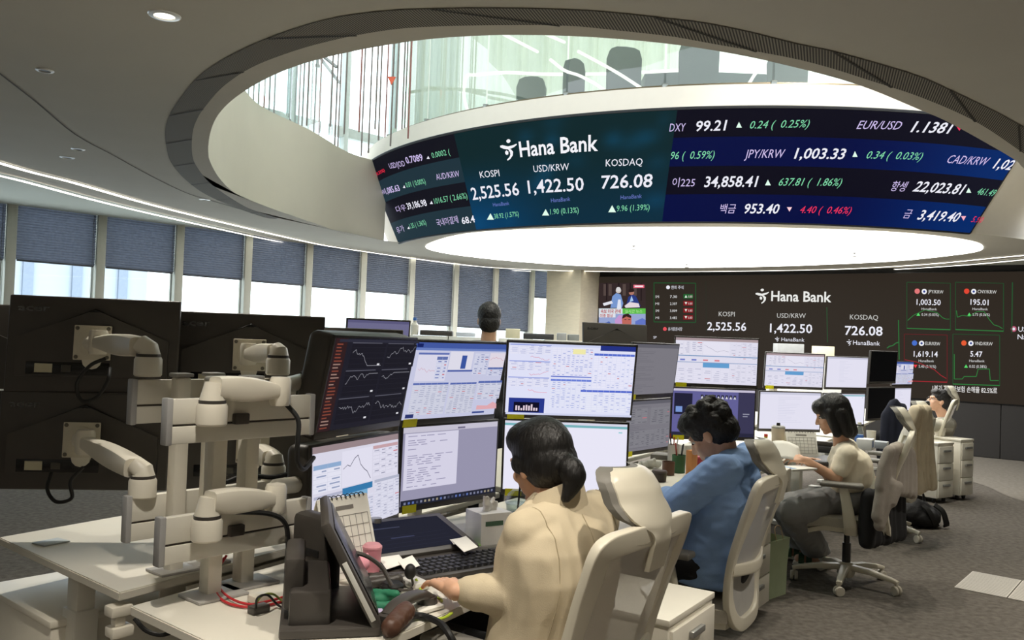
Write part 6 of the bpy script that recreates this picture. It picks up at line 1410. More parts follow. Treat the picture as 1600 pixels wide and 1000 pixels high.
# ================================================================ things on the desks and the floor
def on(x, y, z=0.741): return atz(x, y, z)
def parented(g, name, m_, t, smooth=35): return g.build(name, m_, t, smooth)
def sheet(name, px, lab, m_=None, z=0.742, th=0.0012, cat='paper', grp=None, curl=0.0):
    """loose paper: outline traced on the desk plane"""
    P = [on(x, y, z) for x, y in px]; c = sum(P, Vector())/len(P); g = G()
    g.prism([((p-c).x, (p-c).y) for p in P], 0, th); o = g.build(name, m_ or M_paper, smooth=0); o.location = (c.x, c.y, z); return tag(o, lab, cat, grp)
def cyl(name, p, prof, m_, lab, cat, n=20, parts=(), grp=None):
    t = empty(name, p, 0, label=lab, cat=cat, group=grp); g = G(); g.lathe(prof, n); g.build('body', m_, t)
    for nm, pr, mm in parts: g = G(); g.lathe(pr, n); g.build(nm, mm, t)
    return t
def boxthing(name, p, d, rz, m_, lab, cat, bev=0.003, grp=None, extra=()):
    t = empty(name, p, rz, label=lab, cat=cat, group=grp); g = G(); g.box((0, 0, d[2]/2), d, bev); g.build('body', m_, t)
    for nm, c, dd, mm in extra: g = G(); g.box(c, dd, min(0.002, min(dd)*0.3)); g.build(nm, mm, t)
    return t
def cable(name, pts, r, m_, lab, n=8): g = G(); g.tube(spline(pts, n), r, 8); o = g.build(name, m_); return tag(o, lab, 'cable')

# --- dealing keyboard with built-in screen
kx = Vector((0.79, 0.61, 0)); ka = math.atan2(kx.y, kx.x); kc = on(694, 884, 0.745)
t = empty('dealing_keyboard', (kc.x, kc.y, 0.741), ka, label='black dealing keyboard with a built-in dark screen on the nearest desk', cat='keyboard')
g = G(); g.box((0, -0.02, 0.010), (0.46, 0.23, 0.018), 0.005); g.build('body', M_black, t)
# key block: one connected height field
nx, ny = 15, 5; g = G(); vs = []; fs = []; x0, y0, sx, sy = -0.155, -0.115, 0.37/nx, 0.155/ny
R_ = []
for j in range(ny):
    for q in (0.08, 0.2, 0.8, 0.92): R_.append((y0+(j+q)*sy, 1 if 0.15 < q < 0.85 else 0))
C_q = []
for i in range(nx):
    for q in (0.08, 0.2, 0.8, 0.92): C_q.append((x0+(i+q)*sx, 1 if 0.15 < q < 0.85 else 0))
for (y, a) in R_:
    for (x, b) in C_q: vs.append((x, y, 0.020+0.008*a*b))
w_ = len(C_q)
for j in range(len(R_)-1):
    for i in range(w_-1): fs.append((j*w_+i, j*w_+i+1, (j+1)*w_+i+1, (j+1)*w_+i))
g.add(vs, fs); g.build('key_block', mat('key_black', (30, 30, 32), 0.45), t, smooth=20)
Mx = Matrix.Translation((-0.01, 0.095, 0.022)) @ Matrix.Rotation(math.radians(14), 4, 'X')
g = G(); g.box((0, 0.125, 0.0), (0.42, 0.26, 0.02), 0.006, M=Mx); o = g.build('display_housing', M_black, t)
b = SB(lambda x, y, L: Mx @ Vector(((x-0.5)*0.36, 0.02+y*0.21, 0.0105+L)), 1.7); b.rect(0, 0, 1, 1, (28, 30, 44)); b.rect(0.05, 0.75, 0.5, 0.78, (60, 64, 86)); b.rect(0.3, 0.4, 0.55, 0.44, (54, 58, 84))
for i in range(4): b.rect(0.05, 0.12+i*0.12, 0.9, 0.13+i*0.12, (38, 40, 58))
b.g.build('display', M_scr, o, smooth=0)
for xx in (-0.19, 0.17): g = G(); g.box((xx, -0.01, -0.014), (0.05, 0.02, 0.03), 0.004, M=Mx @ Matrix.Translation((0, 0.2, -0.012))); g.build('foot', M_rub, t)
sheet('paper_slip', [(582, 860), (612, 853), (634, 880), (604, 890)], 'white note sheet on the left edge of the dealing keyboard', z=0.772)
sheet('paper_slip', [(622, 877), (644, 868), (656, 884), (634, 893)], 'small white note overlapping the left sheet by the earpiece', z=0.775)
sheet('paper_slip', [(694, 832), (716, 825), (731, 843), (709, 851)], 'upper white note on the right edge of the dealing screen', z=0.785)
sheet('paper_slip', [(706, 845), (728, 838), (747, 855), (725, 863)], 'lower white note on the right edge of the dealing screen', z=0.788)
sheet('paper_sheet', [(718, 912), (764, 892), (775, 905), (730, 926)], 'white sheet lying between the keyboard and the cream sleeve')
sheet('notepad', [(640, 942), (676, 934), (694, 950), (655, 962)], 'white notepad under the green lanyard', z=0.744, th=0.008)
# --- tissue box
tb = on(762, 850); t = empty('tissue_box', (tb.x, tb.y, 0.741), 0.55, label='white and blue tissue box with a tissue sticking out', cat='tissue box')
g = G(); g.box((0, 0, 0.06), (0.125, 0.115, 0.12), 0.003); g.build('carton', mat('carton_white', (226, 226, 224), 0.6), t)
g = G(); g.box((0.0635, 0, 0.085), (0.002, 0.112, 0.065)); g.build('blue_panel', mat('carton_blue', (58, 104, 176), 0.5), t, smooth=0)
g = G(); g.box((0.0635, 0.02, 0.03), (0.002, 0.07, 0.035)); g.build('gold_panel', mat('carton_gold', (196, 170, 70), 0.5), t, smooth=0)
g = G(); g.box((-0.01, -0.0585, 0.085), (0.07, 0.002, 0.016)); g.build('green_strip', mat('carton_green', (62, 96, 74), 0.5), t, smooth=0)
g = G(); 
for k in range(7): g.cap((math.cos(k)*0.022, math.sin(k*1.3)*0.012, 0.122), 0.010, (math.cos(k*1.7)*0.03, math.sin(k*2.1)*0.018, 0.145+0.012*(k % 3)), 0.006, n=8)
o = fuse('tissue', g, mat('tissue', (240, 238, 232), 0.9), None, 0.004, 2, 0.002, (60, 60, 60)); o.parent = t
# --- glass jar, tent calendar
M_cg = glassmat('clear_glass', (236, 242, 240), 0.06)
p = on(586, 856); cyl('glass_jar', p, [(0.0, 0.0), (0.026, 0.0), (0.028, 0.008), (0.028, 0.06), (0.018, 0.078), (0.018, 0.088)], M_cg, 'small clear glass bottle with a grey cap beside the tent calendar', 'bottle', parts=[('cap', [(0.0, 0.102), (0.019, 0.102), (0.020, 0.098), (0.020, 0.086), (0.0, 0.086)], mat('cap_silver', (170, 170, 170), 0.3, 0.8))])
def tent(p, w, h, rz, lab, rows, name='desk_calendar', th=18):
    t = empty(name, p, rz, label=lab, cat='calendar'); a = math.radians(th)
    for s in (-1, 1):
        Mx = Matrix.Translation((0, s*h*math.sin(a), 0)) @ Matrix.Rotation(s*a, 4, 'X'); g = G(); g.box((0, 0, h/2), (w, 0.003, h), 0.0008, M=Mx); o = g.build('page', M_paper if s < 0 else mat('card_cream', (220, 212, 190), 0.7), t)
        if s < 0:
            g = G()
            for i in range(rows+1): g.box((0, -0.0022, h*0.08+h*0.68*i/rows), (w*0.88, 0.0008, 0.0012), M=Mx)
            for j in range(8): g.box((-w*0.44+w*0.88*j/7, -0.0022, h*0.42), (0.0012, 0.0008, h*0.68), M=Mx)
            g.box((0, -0.0022, h*0.86), (w*0.35, 0.0008, h*0.05), M=Mx); g2 = g.build('printed_grid', mat('print_grey', (130, 126, 122), 0.8), o, smooth=0)
    g = G(); a0 = h*math.cos(a)
    g.tube([(-w*0.45+w*0.9*k/60, 0.008*math.cos(k*1.05), a0+0.006*math.sin(k*1.05)) for k in range(61)], 0.0016, 5); g.build('wire_spine', M_rub, t); return t
p = on(530, 893); tent((p.x, p.y, 0.741), 0.20, 0.24, ka+0.25, 'tall cream tent calendar beside the nearest black monitor', 5)
# --- dealer turret: tilted black panel seen from its side, with handset and cords
t = empty('dealer_turret', (-0.445, 2.25, 0.741), math.radians(103), label='black tilted dealer phone turret at the bottom edge of the nearest desk', cat='phone')
Mx = Matrix.Translation((0, 0.0, 0.0)) @ Matrix.Rotation(math.radians(38), 4, 'X')
g = G(); g.box((0, 0.0, 0.012), (0.36, 0.24, 0.024), 0.006); g.build('base', M_black, t)
g = G(); g.box((0, 0.05, 0.055), (0.30, 0.10, 0.10), 0.01); g.box((0, 0.09, 0.11), (0.22, 0.05, 0.13), 0.012); g.build('rear_housing', M_black, t)
Mp = Matrix.Translation((0, -0.105, 0.03)) @ Matrix.Rotation(math.radians(62), 4, 'X')
g = G(); g.box((0, 0.13, 0.0), (0.36, 0.29, 0.026), 0.008, M=Mp); pnl = g.build('tilted_panel', M_black, t)
g = G(); g.box((0, 0.13, 0.0145), (0.32, 0.24, 0.003), 0.001, M=Mp); g.build('touch_display', M_black2, pnl)
g = G(); g.box((-0.1825, 0.09, 0.0), (0.003, 0.16, 0.012), 0.001, M=Mp); g.build('edge_strip', mat('strip_white', (206, 206, 200), 0.5), pnl)
p = on(492, 925); boxthing('equipment_case', (p.x, p.y, 0.741), (0.07, 0.15, 0.22), AU, M_black, 'black upright equipment case below the dark nearest monitors', 'electronics', 0.02, extra=[('vent_strip', (-0.036, 0, 0.12), (0.003, 0.11, 0.02), M_rub)])
# handset, headset
p = on(638, 962); t = empty('phone_handset', (p.x, p.y, 0.741), 1.1, label='black phone handset lying by the brown case', cat='phone')
g = G(); pts = [(-0.095, 0, 0.022), (-0.06, 0, 0.040), (0, 0, 0.046), (0.06, 0, 0.040), (0.095, 0, 0.022)]; g.sweep(spline(pts, 4), 0.04, 0.024, (0, 1, 0), rnd=0.5); g.build('grip', M_black, t, smooth=60)
for s in (-1, 1): g = G(); g.lathe([(0.0, 0.0), (0.026, 0.0), (0.029, 0.006), (0.027, 0.028), (0.0, 0.034)], 18, M=Matrix.Translation((s*0.088, 0, 0.0))); g.build('earpiece', M_black, t)
cp_ = [on(640, 965, 0.76), on(652, 985, 0.75), on(668, 990, 0.75)]
cable('coiled_cord', [on(625, 968, 0.762), on(655, 962, 0.752), on(685, 972, 0.752), on(700, 988, 0.75), atz(712, 1010, 0.72)], 0.009, M_rub, 'thick black handset cord running off the desk edge')
t = empty('headset', (0, 0, 0), label='black telephone headset with a thin mouthpiece boom beside the notes', cat='headset')
g = G(); g.tube(spline([on(512, 905, 0.76), on(508, 880, 0.80), on(530, 865, 0.85), on(565, 866, 0.86), on(595, 885, 0.82), on(612, 915, 0.77)], 6), 0.006, 8); g.build('headband', M_black, t)
hp = on(612, 918, 0.752); g = G(); g.lathe([(0.0, 0.0), (0.028, 0.0), (0.034, 0.008), (0.034, 0.018), (0.024, 0.026), (0.0, 0.026)], 18, M=Matrix.Translation((hp.x, hp.y, 0.742))); g.build('ear_cushion', M_rub, t)
mp_ = on(641, 893, 0.80); g = G(); g.ell(mp_, (0.017, 0.017, 0.022)); o = g.build('mouthpiece', M_rub, t); g = G(); g.tube(spline([mp_, on(645, 918, 0.752), on(630, 922, 0.752), on(613, 917, 0.76)], 5), 0.0035, 6); g.build('boom', M_black, t)
# soft things by the turret
def blob(name, L, m_, lab, cat, voxel=0.004, it=3, fold=0.0015): 
    g = G()
    for a in L: g.cap(*a)
    o = fuse(name, g, m_, None, voxel, it, fold, (50, 50, 50), len(lab)); return tag(o, lab, cat)
q = on(562, 915); t = empty('plush_charm', (q.x, q.y, 0.741), 0.4, label='small pink plush charm with a bow beside the turret', cat='toy')
for nm, L in (('body', [((0, 0, 0.022), 0.020, (0, 0, 0.034), 0.018)]), ('head', [((-0.006, 0, 0.062), 0.021, (0.006, 0, 0.062), 0.021)]), ('ear', [((-0.014, 0, 0.078), 0.008, (-0.018, 0, 0.088), 0.005)]), ('ear', [((0.014, 0, 0.078), 0.008, (0.018, 0, 0.088), 0.005)]), ('bow', [((-0.012, -0.018, 0.042), 0.006, (0.012, -0.018, 0.042), 0.006)])):
    g = G()
    for a in L: g.cap(*a)
    g.build(nm, mat('plush_pink', (226, 156, 170), 0.9) if nm != 'bow' else mat('bow_grey', (150, 146, 150), 0.6), t, smooth=60)
p = on(580, 900); cyl('tumbler', p, [(0.0, 0.0), (0.024, 0.0), (0.028, 0.07), (0.029, 0.085), (0.0, 0.085)], mat('tumbler_pink', (196, 128, 140), 0.5), 'dusty pink little tumbler leaning by the headset', 'cup', parts=[('lid', [(0.0, 0.098), (0.022, 0.098), (0.030, 0.090), (0.030, 0.084), (0.0, 0.084)], mat('lid_pink', (214, 150, 160), 0.5))])
q = on(600, 948); t = blob('fabric_pouch', [((q.x-0.045, q.y, 0.755), 0.014, (q.x+0.03, q.y+0.02, 0.758), 0.015), ((q.x-0.02, q.y-0.04, 0.753), 0.012, (q.x+0.035, q.y-0.03, 0.755), 0.012), ((q.x-0.03, q.y+0.03, 0.77), 0.010, (q.x+0.03, q.y-0.0, 0.775), 0.012)], mat('pouch_green', (36, 116, 84), 0.7), 'green fabric pouch in the pile next to the turret', 'pouch')
sheet('sticky_pad', [(572, 958), (596, 955), (604, 972), (578, 976)], 'lilac note pad under the green pouch', mat('lilac_paper', (186, 174, 206), 0.8), th=0.01)
q = on(621, 985); blob('leather_case', [((q.x-0.01, q.y-0.05, 0.765), 0.024, (q.x+0.012, q.y+0.05, 0.772), 0.026)], mat('leather_brown', (78, 50, 36), 0.5), 'brown leather case at the very front of the desk', 'case')
q = on(600, 915); blob('pouch', [((q.x-0.05, q.y+0.01, 0.757), 0.016, (q.x+0.05, q.y+0.03, 0.757), 0.017), ((q.x-0.03, q.y-0.03, 0.755), 0.014, (q.x+0.04, q.y-0.01, 0.765), 0.016)], M_black, 'black zip pouch between the plush charm and the green pouch', 'pouch')
cable('lanyard', [on(650, 905, 0.77), on(658, 922, 0.748), on(672, 930, 0.747), on(690, 938, 0.746), on(678, 944, 0.746), on(655, 936, 0.747)], 0.004, mat('lanyard_lime', (166, 186, 52), 0.6), 'lime green lanyard curling from the keyboard')
cable('lanyard', [on(648, 960, 0.748), on(670, 967, 0.745), on(692, 966, 0.745), on(706, 958, 0.745)], 0.004, mat('lanyard_lime'), 'second lime green cord nearer the desk edge')
sheet('sticky_note', [(643, 930), (655, 927), (660, 936), (648, 939)], 'small orange sticky note by the notepad', mat('orange_note', (236, 150, 40), 0.7), z=0.754)
boxthing('hand_mouse', tuple(on(648, 918)), (0.055, 0.09, 0.026), ka, mat('mouse_white', (206, 204, 198), 0.4), 'pale mouse half hidden by the headset boom', 'mouse', 0.012)
# tray of sticky flags, phone, marker
p = on(748, 856); t = boxthing('flag_tray', (p.x, p.y, 0.741), (0.15, 0.07, 0.012), ka+0.1, mat('tray_grey', (150, 150, 146), 0.5), 'little tray of coloured sticky flags in front of the tissue box', 'stationery', extra=[('red_flags', (0.03, 0.01, 0.014), (0.04, 0.03, 0.005), mat('flag_red', (206, 66, 50), 0.7)), ('green_flags', (-0.02, 0.0, 0.014), (0.05, 0.04, 0.005), mat('flag_green', (150, 196, 110), 0.7)), ('white_flags', (-0.06, 0.01, 0.014), (0.02, 0.03, 0.005), M_paper)])
boxthing('calculator', (p.x+0.08, p.y-0.07, 0.741), (0.13, 0.07, 0.014), ka, M_black, 'small black calculator left of the cream sleeve', 'calculator', extra=[('keypad', (0.01, 0, 0.015), (0.09, 0.055, 0.003), M_dark)])
p = on(775, 868); t = empty('marker_pen', (p.x, p.y, 0.75), ka, label='yellow marker pen against the cream sleeve', cat='pen'); g = G(); g.tube([(-0.05, 0, 0), (0.05, 0, 0)], 0.007, 10); g.build('barrel', M_yel, t); g = G(); g.tube([(0.03, 0, 0), (0.062, 0, 0)], 0.0082, 10); g.build('cap', mat('cap_yellow', (206, 206, 40), 0.4), t)
# cups
def straw_cup(p, lab, clear=True):
    t = empty('drink_cup', (p.x, p.y, 0.741), 0, label=lab, cat='cup')
    g = G(); g.lathe([(0.0, 0.0), (0.030, 0.0), (0.042, 0.105), (0.044, 0.108), (0.040, 0.108), (0.029, 0.004), (0.0, 0.004)], 24); g.build('cup', M_cg if clear else M_paper, t)
    g = G(); g.lathe([(0.044, 0.106), (0.046, 0.112), (0.042, 0.118), (0.036, 0.140), (0.020, 0.156), (0.008, 0.158)] if clear else [(0.045, 0.106), (0.046, 0.114), (0.038, 0.118), (0.0, 0.118)], 24); g.build('lid', M_cg if clear else M_plast, t)
    if clear: g = G(); g.lathe([(0.0, 0.006), (0.029, 0.006), (0.037, 0.07), (0.0, 0.07)], 20); g.build('drink', mat('iced_coffee', (70, 48, 36), 0.2), t)
    g = G(); g.tube([(0.0, 0, 0.02), (0.012, 0.0, 0.20)], 0.004, 8); g.build('straw', M_rub, t)
straw_cup(on(806, 830), 'clear domed iced coffee cup with a black straw behind the cream shoulder')
straw_cup(on(933, 812), 'white paper cup with a black straw between the blazer and the chair headrest', False)
# cables around the mount
cable('red_cable', [on(350, 872, 0.80), on(336, 892, 0.76), on(334, 915, 0.748), on(348, 938, 0.746), on(380, 948, 0.746), on(420, 945, 0.746), on(455, 935, 0.746)], 0.0035, M_red, 'outer red cable looping at the foot of the white posts')
cable('red_cable', [on(354, 868, 0.80), on(341, 890, 0.76), on(340, 912, 0.750), on(356, 932, 0.749), on(388, 944, 0.748), on(425, 938, 0.748), on(458, 928, 0.748)], 0.0035, M_red, 'inner red cable looping at the foot of the white posts')
cable('green_cable', [on(395, 952, 0.746), on(408, 932, 0.775), on(425, 928, 0.775), on(440, 938, 0.75), on(458, 950, 0.746)], 0.003, mat('olive_cable', (120, 130, 60), 0.5), 'olive green cable arching over the red ones')
cable('black_cable', [on(400, 956, 0.746), on(402, 935, 0.79), on(418, 930, 0.79), on(434, 945, 0.75), on(460, 962, 0.746)], 0.003, M_rub, 'thin black cable arching beside the olive one')
boxthing('cable_clip', tuple(on(404, 957)), (0.05, 0.03, 0.02), AU, M_black, 'small black junction block on the red cables', 'connector')
boxthing('cable_clip', tuple(on(405, 940)), (0.05, 0.04, 0.02), AU, M_plast, 'small white junction block beside the red cables', 'connector')
cable('video_cable', [ws(0.36, -0.12, 1.27), ws(0.39, -0.15, 1.22), ws(0.385, -0.16, 1.16), ws(0.395, -0.15, 1.10), ws(0.44, -0.12, 1.07), ws(0.52, -0.06, 1.09)], 0.007, M_rub, 'thick black cable hanging from the upper white arm')
cable('video_cable', [ws(0.18, -0.15, 0.985), ws(0.30, -0.16, 0.965), ws(0.355, -0.16, 0.93), ws(0.375, -0.15, 0.86), ws(0.40, -0.12, 0.80), ws(0.50, -0.08, 0.80)], 0.007, M_rub, 'thick black cable hanging from the lower white arm')
cable('video_cable', [atd(165, 560, 2.80), atd(140, 572, 2.78), atd(120, 600, 2.80), atd(128, 626, 2.82), atd(152, 620, 2.80), atd(168, 595, 2.80), atd(172, 575, 2.83)], 0.006, M_rub, 'looped black cable on the upper left monitor back')
cable('video_cable', [atd(130, 730, 2.80), atd(110, 752, 2.76), atd(112, 778, 2.76), atd(88, 784, 2.76), atd(74, 765, 2.78), atd(80, 738, 2.82)], 0.006, M_rub, 'looped black cable hanging under the lower left monitor back')
cable('power_cable', [atz(210, 966, 0.69), atz(228, 985, 0.66), atz(252, 992, 0.65), atz(280, 985, 0.66), atz(300, 990, 0.69)], 0.006, M_rub, 'black power cable sagging under the near desk edge')
cable('power_cable', [ws(0.40, 0.22, 0.99), ws(0.48, 0.235, 1.0), ws(0.60, 0.24, 0.985), ws(0.72, 0.245, 1.0), ws(0.85, 0.25, 0.99)], 0.008, M_rub, 'black cable bundle lying along the rear rail')
p = on(40, 845); boxthing('desk_socket', (p.x+0.09, p.y-0.01, 0.7405), (0.09, 0.07, 0.004), AU2, mat('socket_grey', (176, 182, 182), 0.4), 'flat grey cable cover on the empty desk', 'socket', 0.001)

# --- second desk: jars, pens, boxes
def pot(x, y, r, h, col, lab, pens, z=0.741, name='pen_cup'):
    p = on(x, y); t = empty(name, (p.x, p.y, z), 0.3, label=lab, cat='pen cup'); g = G(); g.lathe([(0.0, 0.0), (r, 0.0), (r*1.04, h), (r*0.94, h), (r*0.9, 0.006), (0.0, 0.006)], 18); g.build('cup', mat('pot_%d_%d_%d' % col, col, 0.5), t)
    rr = random.Random(x)
    for k in range(pens):
        a = rr.uniform(0, 6.28); d = Vector((math.cos(a), math.sin(a), 0))*r*0.55; c = rr.choice([(206, 200, 190), (40, 42, 50), (180, 50, 50), (60, 90, 170), (226, 206, 60)])
        g = G(); g.tube([d*0.3+Vector((0, 0, 0.008)), d*1.25+Vector((0, 0, h+rr.uniform(0.03, 0.07)))], 0.0038, 6); g.build('pen', mat('pen_%d_%d_%d' % c, c, 0.4), t)
pot(1044, 742, 0.034, 0.075, (96, 62, 40), 'short brown jar on the second desk', 0, name='storage_jar')
pot(1060, 738, 0.038, 0.10, (56, 104, 66), 'green pen cup with pens on the second desk', 5)
p = on(1080, 742); boxthing('snack_box', (p.x, p.y, 0.741), (0.055, 0.04, 0.14), ka, mat('box_orange', (206, 140, 84), 0.6), 'upright orange box beside the green pen cup', 'box')
pot(1052, 722, 0.036, 0.11, (216, 212, 206), 'white pen cup behind the green one', 5)
p = on(1072, 716); boxthing('white_box', (p.x, p.y, 0.741), (0.14, 0.10, 0.09), ka, M_paper, 'white carton behind the pens of the second desk', 'box')
p = on(1016, 732); blob('crumpled_bag', [((p.x-0.05, p.y, 0.762), 0.02, (p.x+0.05, p.y+0.02, 0.766), 0.02), ((p.x, p.y, 0.775), 0.02, (p.x+0.02, p.y, 0.79), 0.012)], mat('bag_white', (206, 206, 200), 0.5), 'crumpled pale plastic bag under the slanted monitors', 'bag', 0.006, 1, 0.006)
for k, (x, y, c, lab) in enumerate(((1098, 716, (176, 44, 48), 'red lidded tub near the wavy hair'), (1030, 752, (60, 50, 46), 'dark brown tub left of the brown jar'), (1090, 728, (150, 40, 52), 'small crimson tin behind the orange box'), (1112, 712, (90, 84, 78), 'grey tub beside the red one'))):
    p = on(x, y); cyl('storage_tub', p, [(0.0, 0.0), (0.036, 0.0), (0.04, 0.05), (0.0, 0.05)], mat('tub_%d' % k, c, 0.5), lab, 'tub', parts=[('lid', [(0.0, 0.058), (0.038, 0.058), (0.042, 0.052), (0.042, 0.047), (0.0, 0.047)], mat('tub_lid_%d' % k, tuple(min(255, q+20) for q in c), 0.5))])
sheet('sticky_note', [(1058, 752), (1068, 749), (1074, 755), (1064, 759)], 'yellow sticky note on the second desk', M_yel)
sheet('paper_sheet', [(1046, 790), (1078, 775), (1112, 790), (1076, 808)], 'white sheet under the blue sleeve on the second desk')
boxthing('keyboard', tuple(on(1068, 768)), (0.36, 0.13, 0.02), AU2, M_black, 'black keyboard in front of the blue sleeve', 'keyboard', 0.005, extra=[('key_bed', (0, 0, 0.021), (0.34, 0.11, 0.004), M_dark)])
boxthing('book_stack', tuple(on(1034, 716)), (0.16, 0.12, 0.03), AU2+0.2, mat('book_grey', (120, 116, 110), 0.7), 'grey notebook under the slanted grey monitors', 'book')

# --- third desk
p = on(1215, 706); cyl('travel_tumbler', p, [(0.0, 0.0), (0.040, 0.0), (0.046, 0.15), (0.046, 0.17), (0.0, 0.17)], mat('tumbler_beige', (186, 174, 156), 0.5), 'tall beige tumbler with black lid beside the desk calendar', 'cup', parts=[('lid', [(0.0, 0.186), (0.038, 0.186), (0.047, 0.178), (0.047, 0.168), (0.0, 0.168)], M_pgrey), ('spout', [(0.0, 0.205), (0.012, 0.205), (0.014, 0.184), (0.0, 0.184)], M_rub)])
p = on(1250, 710); tent((p.x, p.y, 0.741), 0.22, 0.165, 0.1, 'white desk calendar with a printed grid before the bob-haired person', 5)
p = on(1196, 704); cyl('sauce_bottle', p, [(0.0, 0.0), (0.026, 0.0), (0.028, 0.06), (0.012, 0.085), (0.012, 0.1), (0.0, 0.1)], mat('bottle_lime', (186, 186, 70), 0.4), 'small yellow-green bottle left of the beige tumbler', 'bottle', parts=[('cap', [(0.0, 0.118), (0.012, 0.118), (0.014, 0.1), (0.0, 0.1)], mat('cap_red', (186, 60, 50), 0.4))])
hp = atd(1231, 706, 5.40); t = empty('held_paper', hp, 0, label='white sheet held in the hands of the bob-haired person', cat='paper'); g = G(); vs = []
for j in range(6):
    for i in range(6): u, v = i/5-0.5, j/5-0.5; vs.append((u*0.17, v*0.10+u*0.02, v*0.10+0.012*math.cos(u*4)+u*-0.03))
g.add(vs, [(j*6+i, j*6+i+1, j*6+i+7, j*6+i+6) for j in range(5) for i in range(5)]); o = g.build('sheet', M_paper, t); sm_ = o.modifiers.new('s', 'SOLIDIFY'); sm_.thickness = 0.0012
boxthing('booklet', tuple(on(1243, 733)), (0.21, 0.15, 0.012), 0.5, M_paper, 'open white booklet under the bob-haired person’s hands', 'book', 0.001, extra=[('blue_cover', (-0.07, 0.0, 0.0125), (0.06, 0.10, 0.001), mat('cover_blue', (140, 170, 210), 0.6))])
boxthing('keyboard', tuple(on(1290, 722)), (0.40, 0.13, 0.02), AU2, M_black, 'black keyboard beyond the bob-haired person’s arms', 'keyboard', 0.005, extra=[('key_bed', (0, 0, 0.021), (0.38, 0.11, 0.004), M_dark)])
boxthing('desk_phone', tuple(on(1283, 706)), (0.12, 0.16, 0.05), AU2, M_dark, 'dark desk phone between the calendar and the bob hair', 'phone', 0.01, extra=[('cradle_handset', (-0.035, 0, 0.065), (0.04, 0.17, 0.03), M_black)])
# --- fourth desk
p = on(1361, 688); cyl('mug', p, [(0.0, 0.0), (0.034, 0.0), (0.038, 0.08), (0.034, 0.08), (0.03, 0.006), (0.0, 0.006)], M_plast, 'cream mug on the fourth desk right of the bob hair', 'cup')
p = on(1352, 702); t = boxthing('tissue_pack', (p.x, p.y, 0.741), (0.14, 0.11, 0.08), AU2, mat('carton_white'), 'white and blue tissue pack on the fourth desk', 'tissue box', extra=[('blue_side', (-0.02, -0.056, 0.045), (0.06, 0.002, 0.05), mat('carton_blue'))])
p = on(1376, 700); boxthing('card_stack', (p.x, p.y, 0.741), (0.12, 0.1, 0.05), AU2, mat('card_grey', (160, 166, 172), 0.6), 'grey stack of cards beside the white and blue tissue pack', 'paper')
p = on(1342, 700); cyl('water_bottle', p, [(0.0, 0.0), (0.03, 0.0), (0.031, 0.13), (0.013, 0.165), (0.013, 0.18), (0.0, 0.18)], M_cg, 'clear water bottle on the fourth desk', 'bottle', parts=[('label_band', [(0.0315, 0.05), (0.0318, 0.052), (0.0318, 0.10), (0.0315, 0.102)], mat('carton_blue')), ('cap', [(0.0, 0.195), (0.014, 0.195), (0.015, 0.178), (0.0, 0.178)], M_plast)])
# --- far pedestals: plant and yellow box
pb = pB+Vector((0.03, 0.12, 0)); t = empty('potted_plant', (pb.x-0.03, pb.y+0.02, 0.622), 0, label='small green plant with upright leaves on the far pedestal', cat='plant')
g = G(); g.lathe([(0.0, 0.0), (0.045, 0.0), (0.06, 0.09), (0.055, 0.09), (0.05, 0.07), (0.0, 0.07)], 18); g.build('pot', M_plast, t)
rr = random.Random(12)
for k in range(18):
    a = rr.uniform(0, 6.28); L = rr.uniform(0.07, 0.13); o_ = rr.uniform(0.15, 0.6); d = Vector((math.cos(a), math.sin(a), 0)); pts = [Vector((0, 0, 0.07))+d*0.01, Vector((0, 0, 0.07+L*0.6))+d*L*o_*0.45, Vector((0, 0, 0.07+L*(1-0.3*o_)))+d*L*o_]
    g = G(); s = Vector((-d.y, d.x, 0)); g.sweep(spline(pts, 3), [0.006, 0.018, 0.026, 0.028, 0.022, 0.012, 0.002], [0.002]*7, s); g.build('leaf', mat('leaf_green', (70, 128, 56), 0.5, var=0.2), t)
p = pA+Vector((-0.04, 0.16, 0)); boxthing('snack_box', (p.x+0.03, p.y+0.0, 0.602), (0.13, 0.10, 0.09), 0.85, mat('box_yellow', (214, 200, 84), 0.6), 'pale yellow box on the nearer far pedestal', 'box', extra=[('lid', (0, 0, 0.093), (0.136, 0.106, 0.016), mat('lid_pale', (222, 216, 180), 0.6))])
# papers on the near pedestal
o = sheet('paper_sheet', [(1050, 905), (1072, 893), (1086, 903), (1063, 916)], 'white papers on the pedestal behind the nearest chair', z=0.602, th=0.012); o.location = (0.53, 3.06, 0.602)
# --- floor: backpack, paper bag, vent tiles
q = atz(1443, 826, 0); t = empty('backpack', (q.x, q.y+0.08, 0), 0.3, label='black backpack slumped on the carpet below the beige cardigan', cat='bag')
g = G(); g.cap((-0.12, 0, 0.11), 0.10, (0.13, 0.02, 0.09), 0.085); g.cap((-0.05, 0, 0.17), 0.07, (0.06, 0.02, 0.15), 0.06); g.ell((0.02, -0.06, 0.08), (0.14, 0.07, 0.075)); o = fuse('sack', g, mat('bag_black', (20, 20, 22), 0.7, var=0.1, bump=0.2), None, 0.01, 4, 0.008, (10, 10, 10), 3, cut=lambda c: False); o.parent = t
for s in (-1, 1): g = G(); g.sweep(spline([(0.02+s*0.06, -0.08, 0.20), (0.06+s*0.07, -0.12, 0.15), (0.10+s*0.06, -0.13, 0.06), (0.14+s*0.05, -0.10, 0.02)], 4), 0.05, 0.014, (1, 0, 0)); g.build('strap', M_rub, t)
g = G(); g.tube(spline([(-0.04, 0.0, 0.235), (-0.02, 0, 0.28), (0.03, 0.0, 0.28), (0.05, 0.0, 0.22)], 4), 0.009, 8); g.build('grab_handle', M_rub, t)
q = atz(1207, 936, 0); t = empty('paper_bag', (q.x, q.y+0.09, 0), 0.75, label='pale green paper bag on the floor behind the second chair', cat='bag')
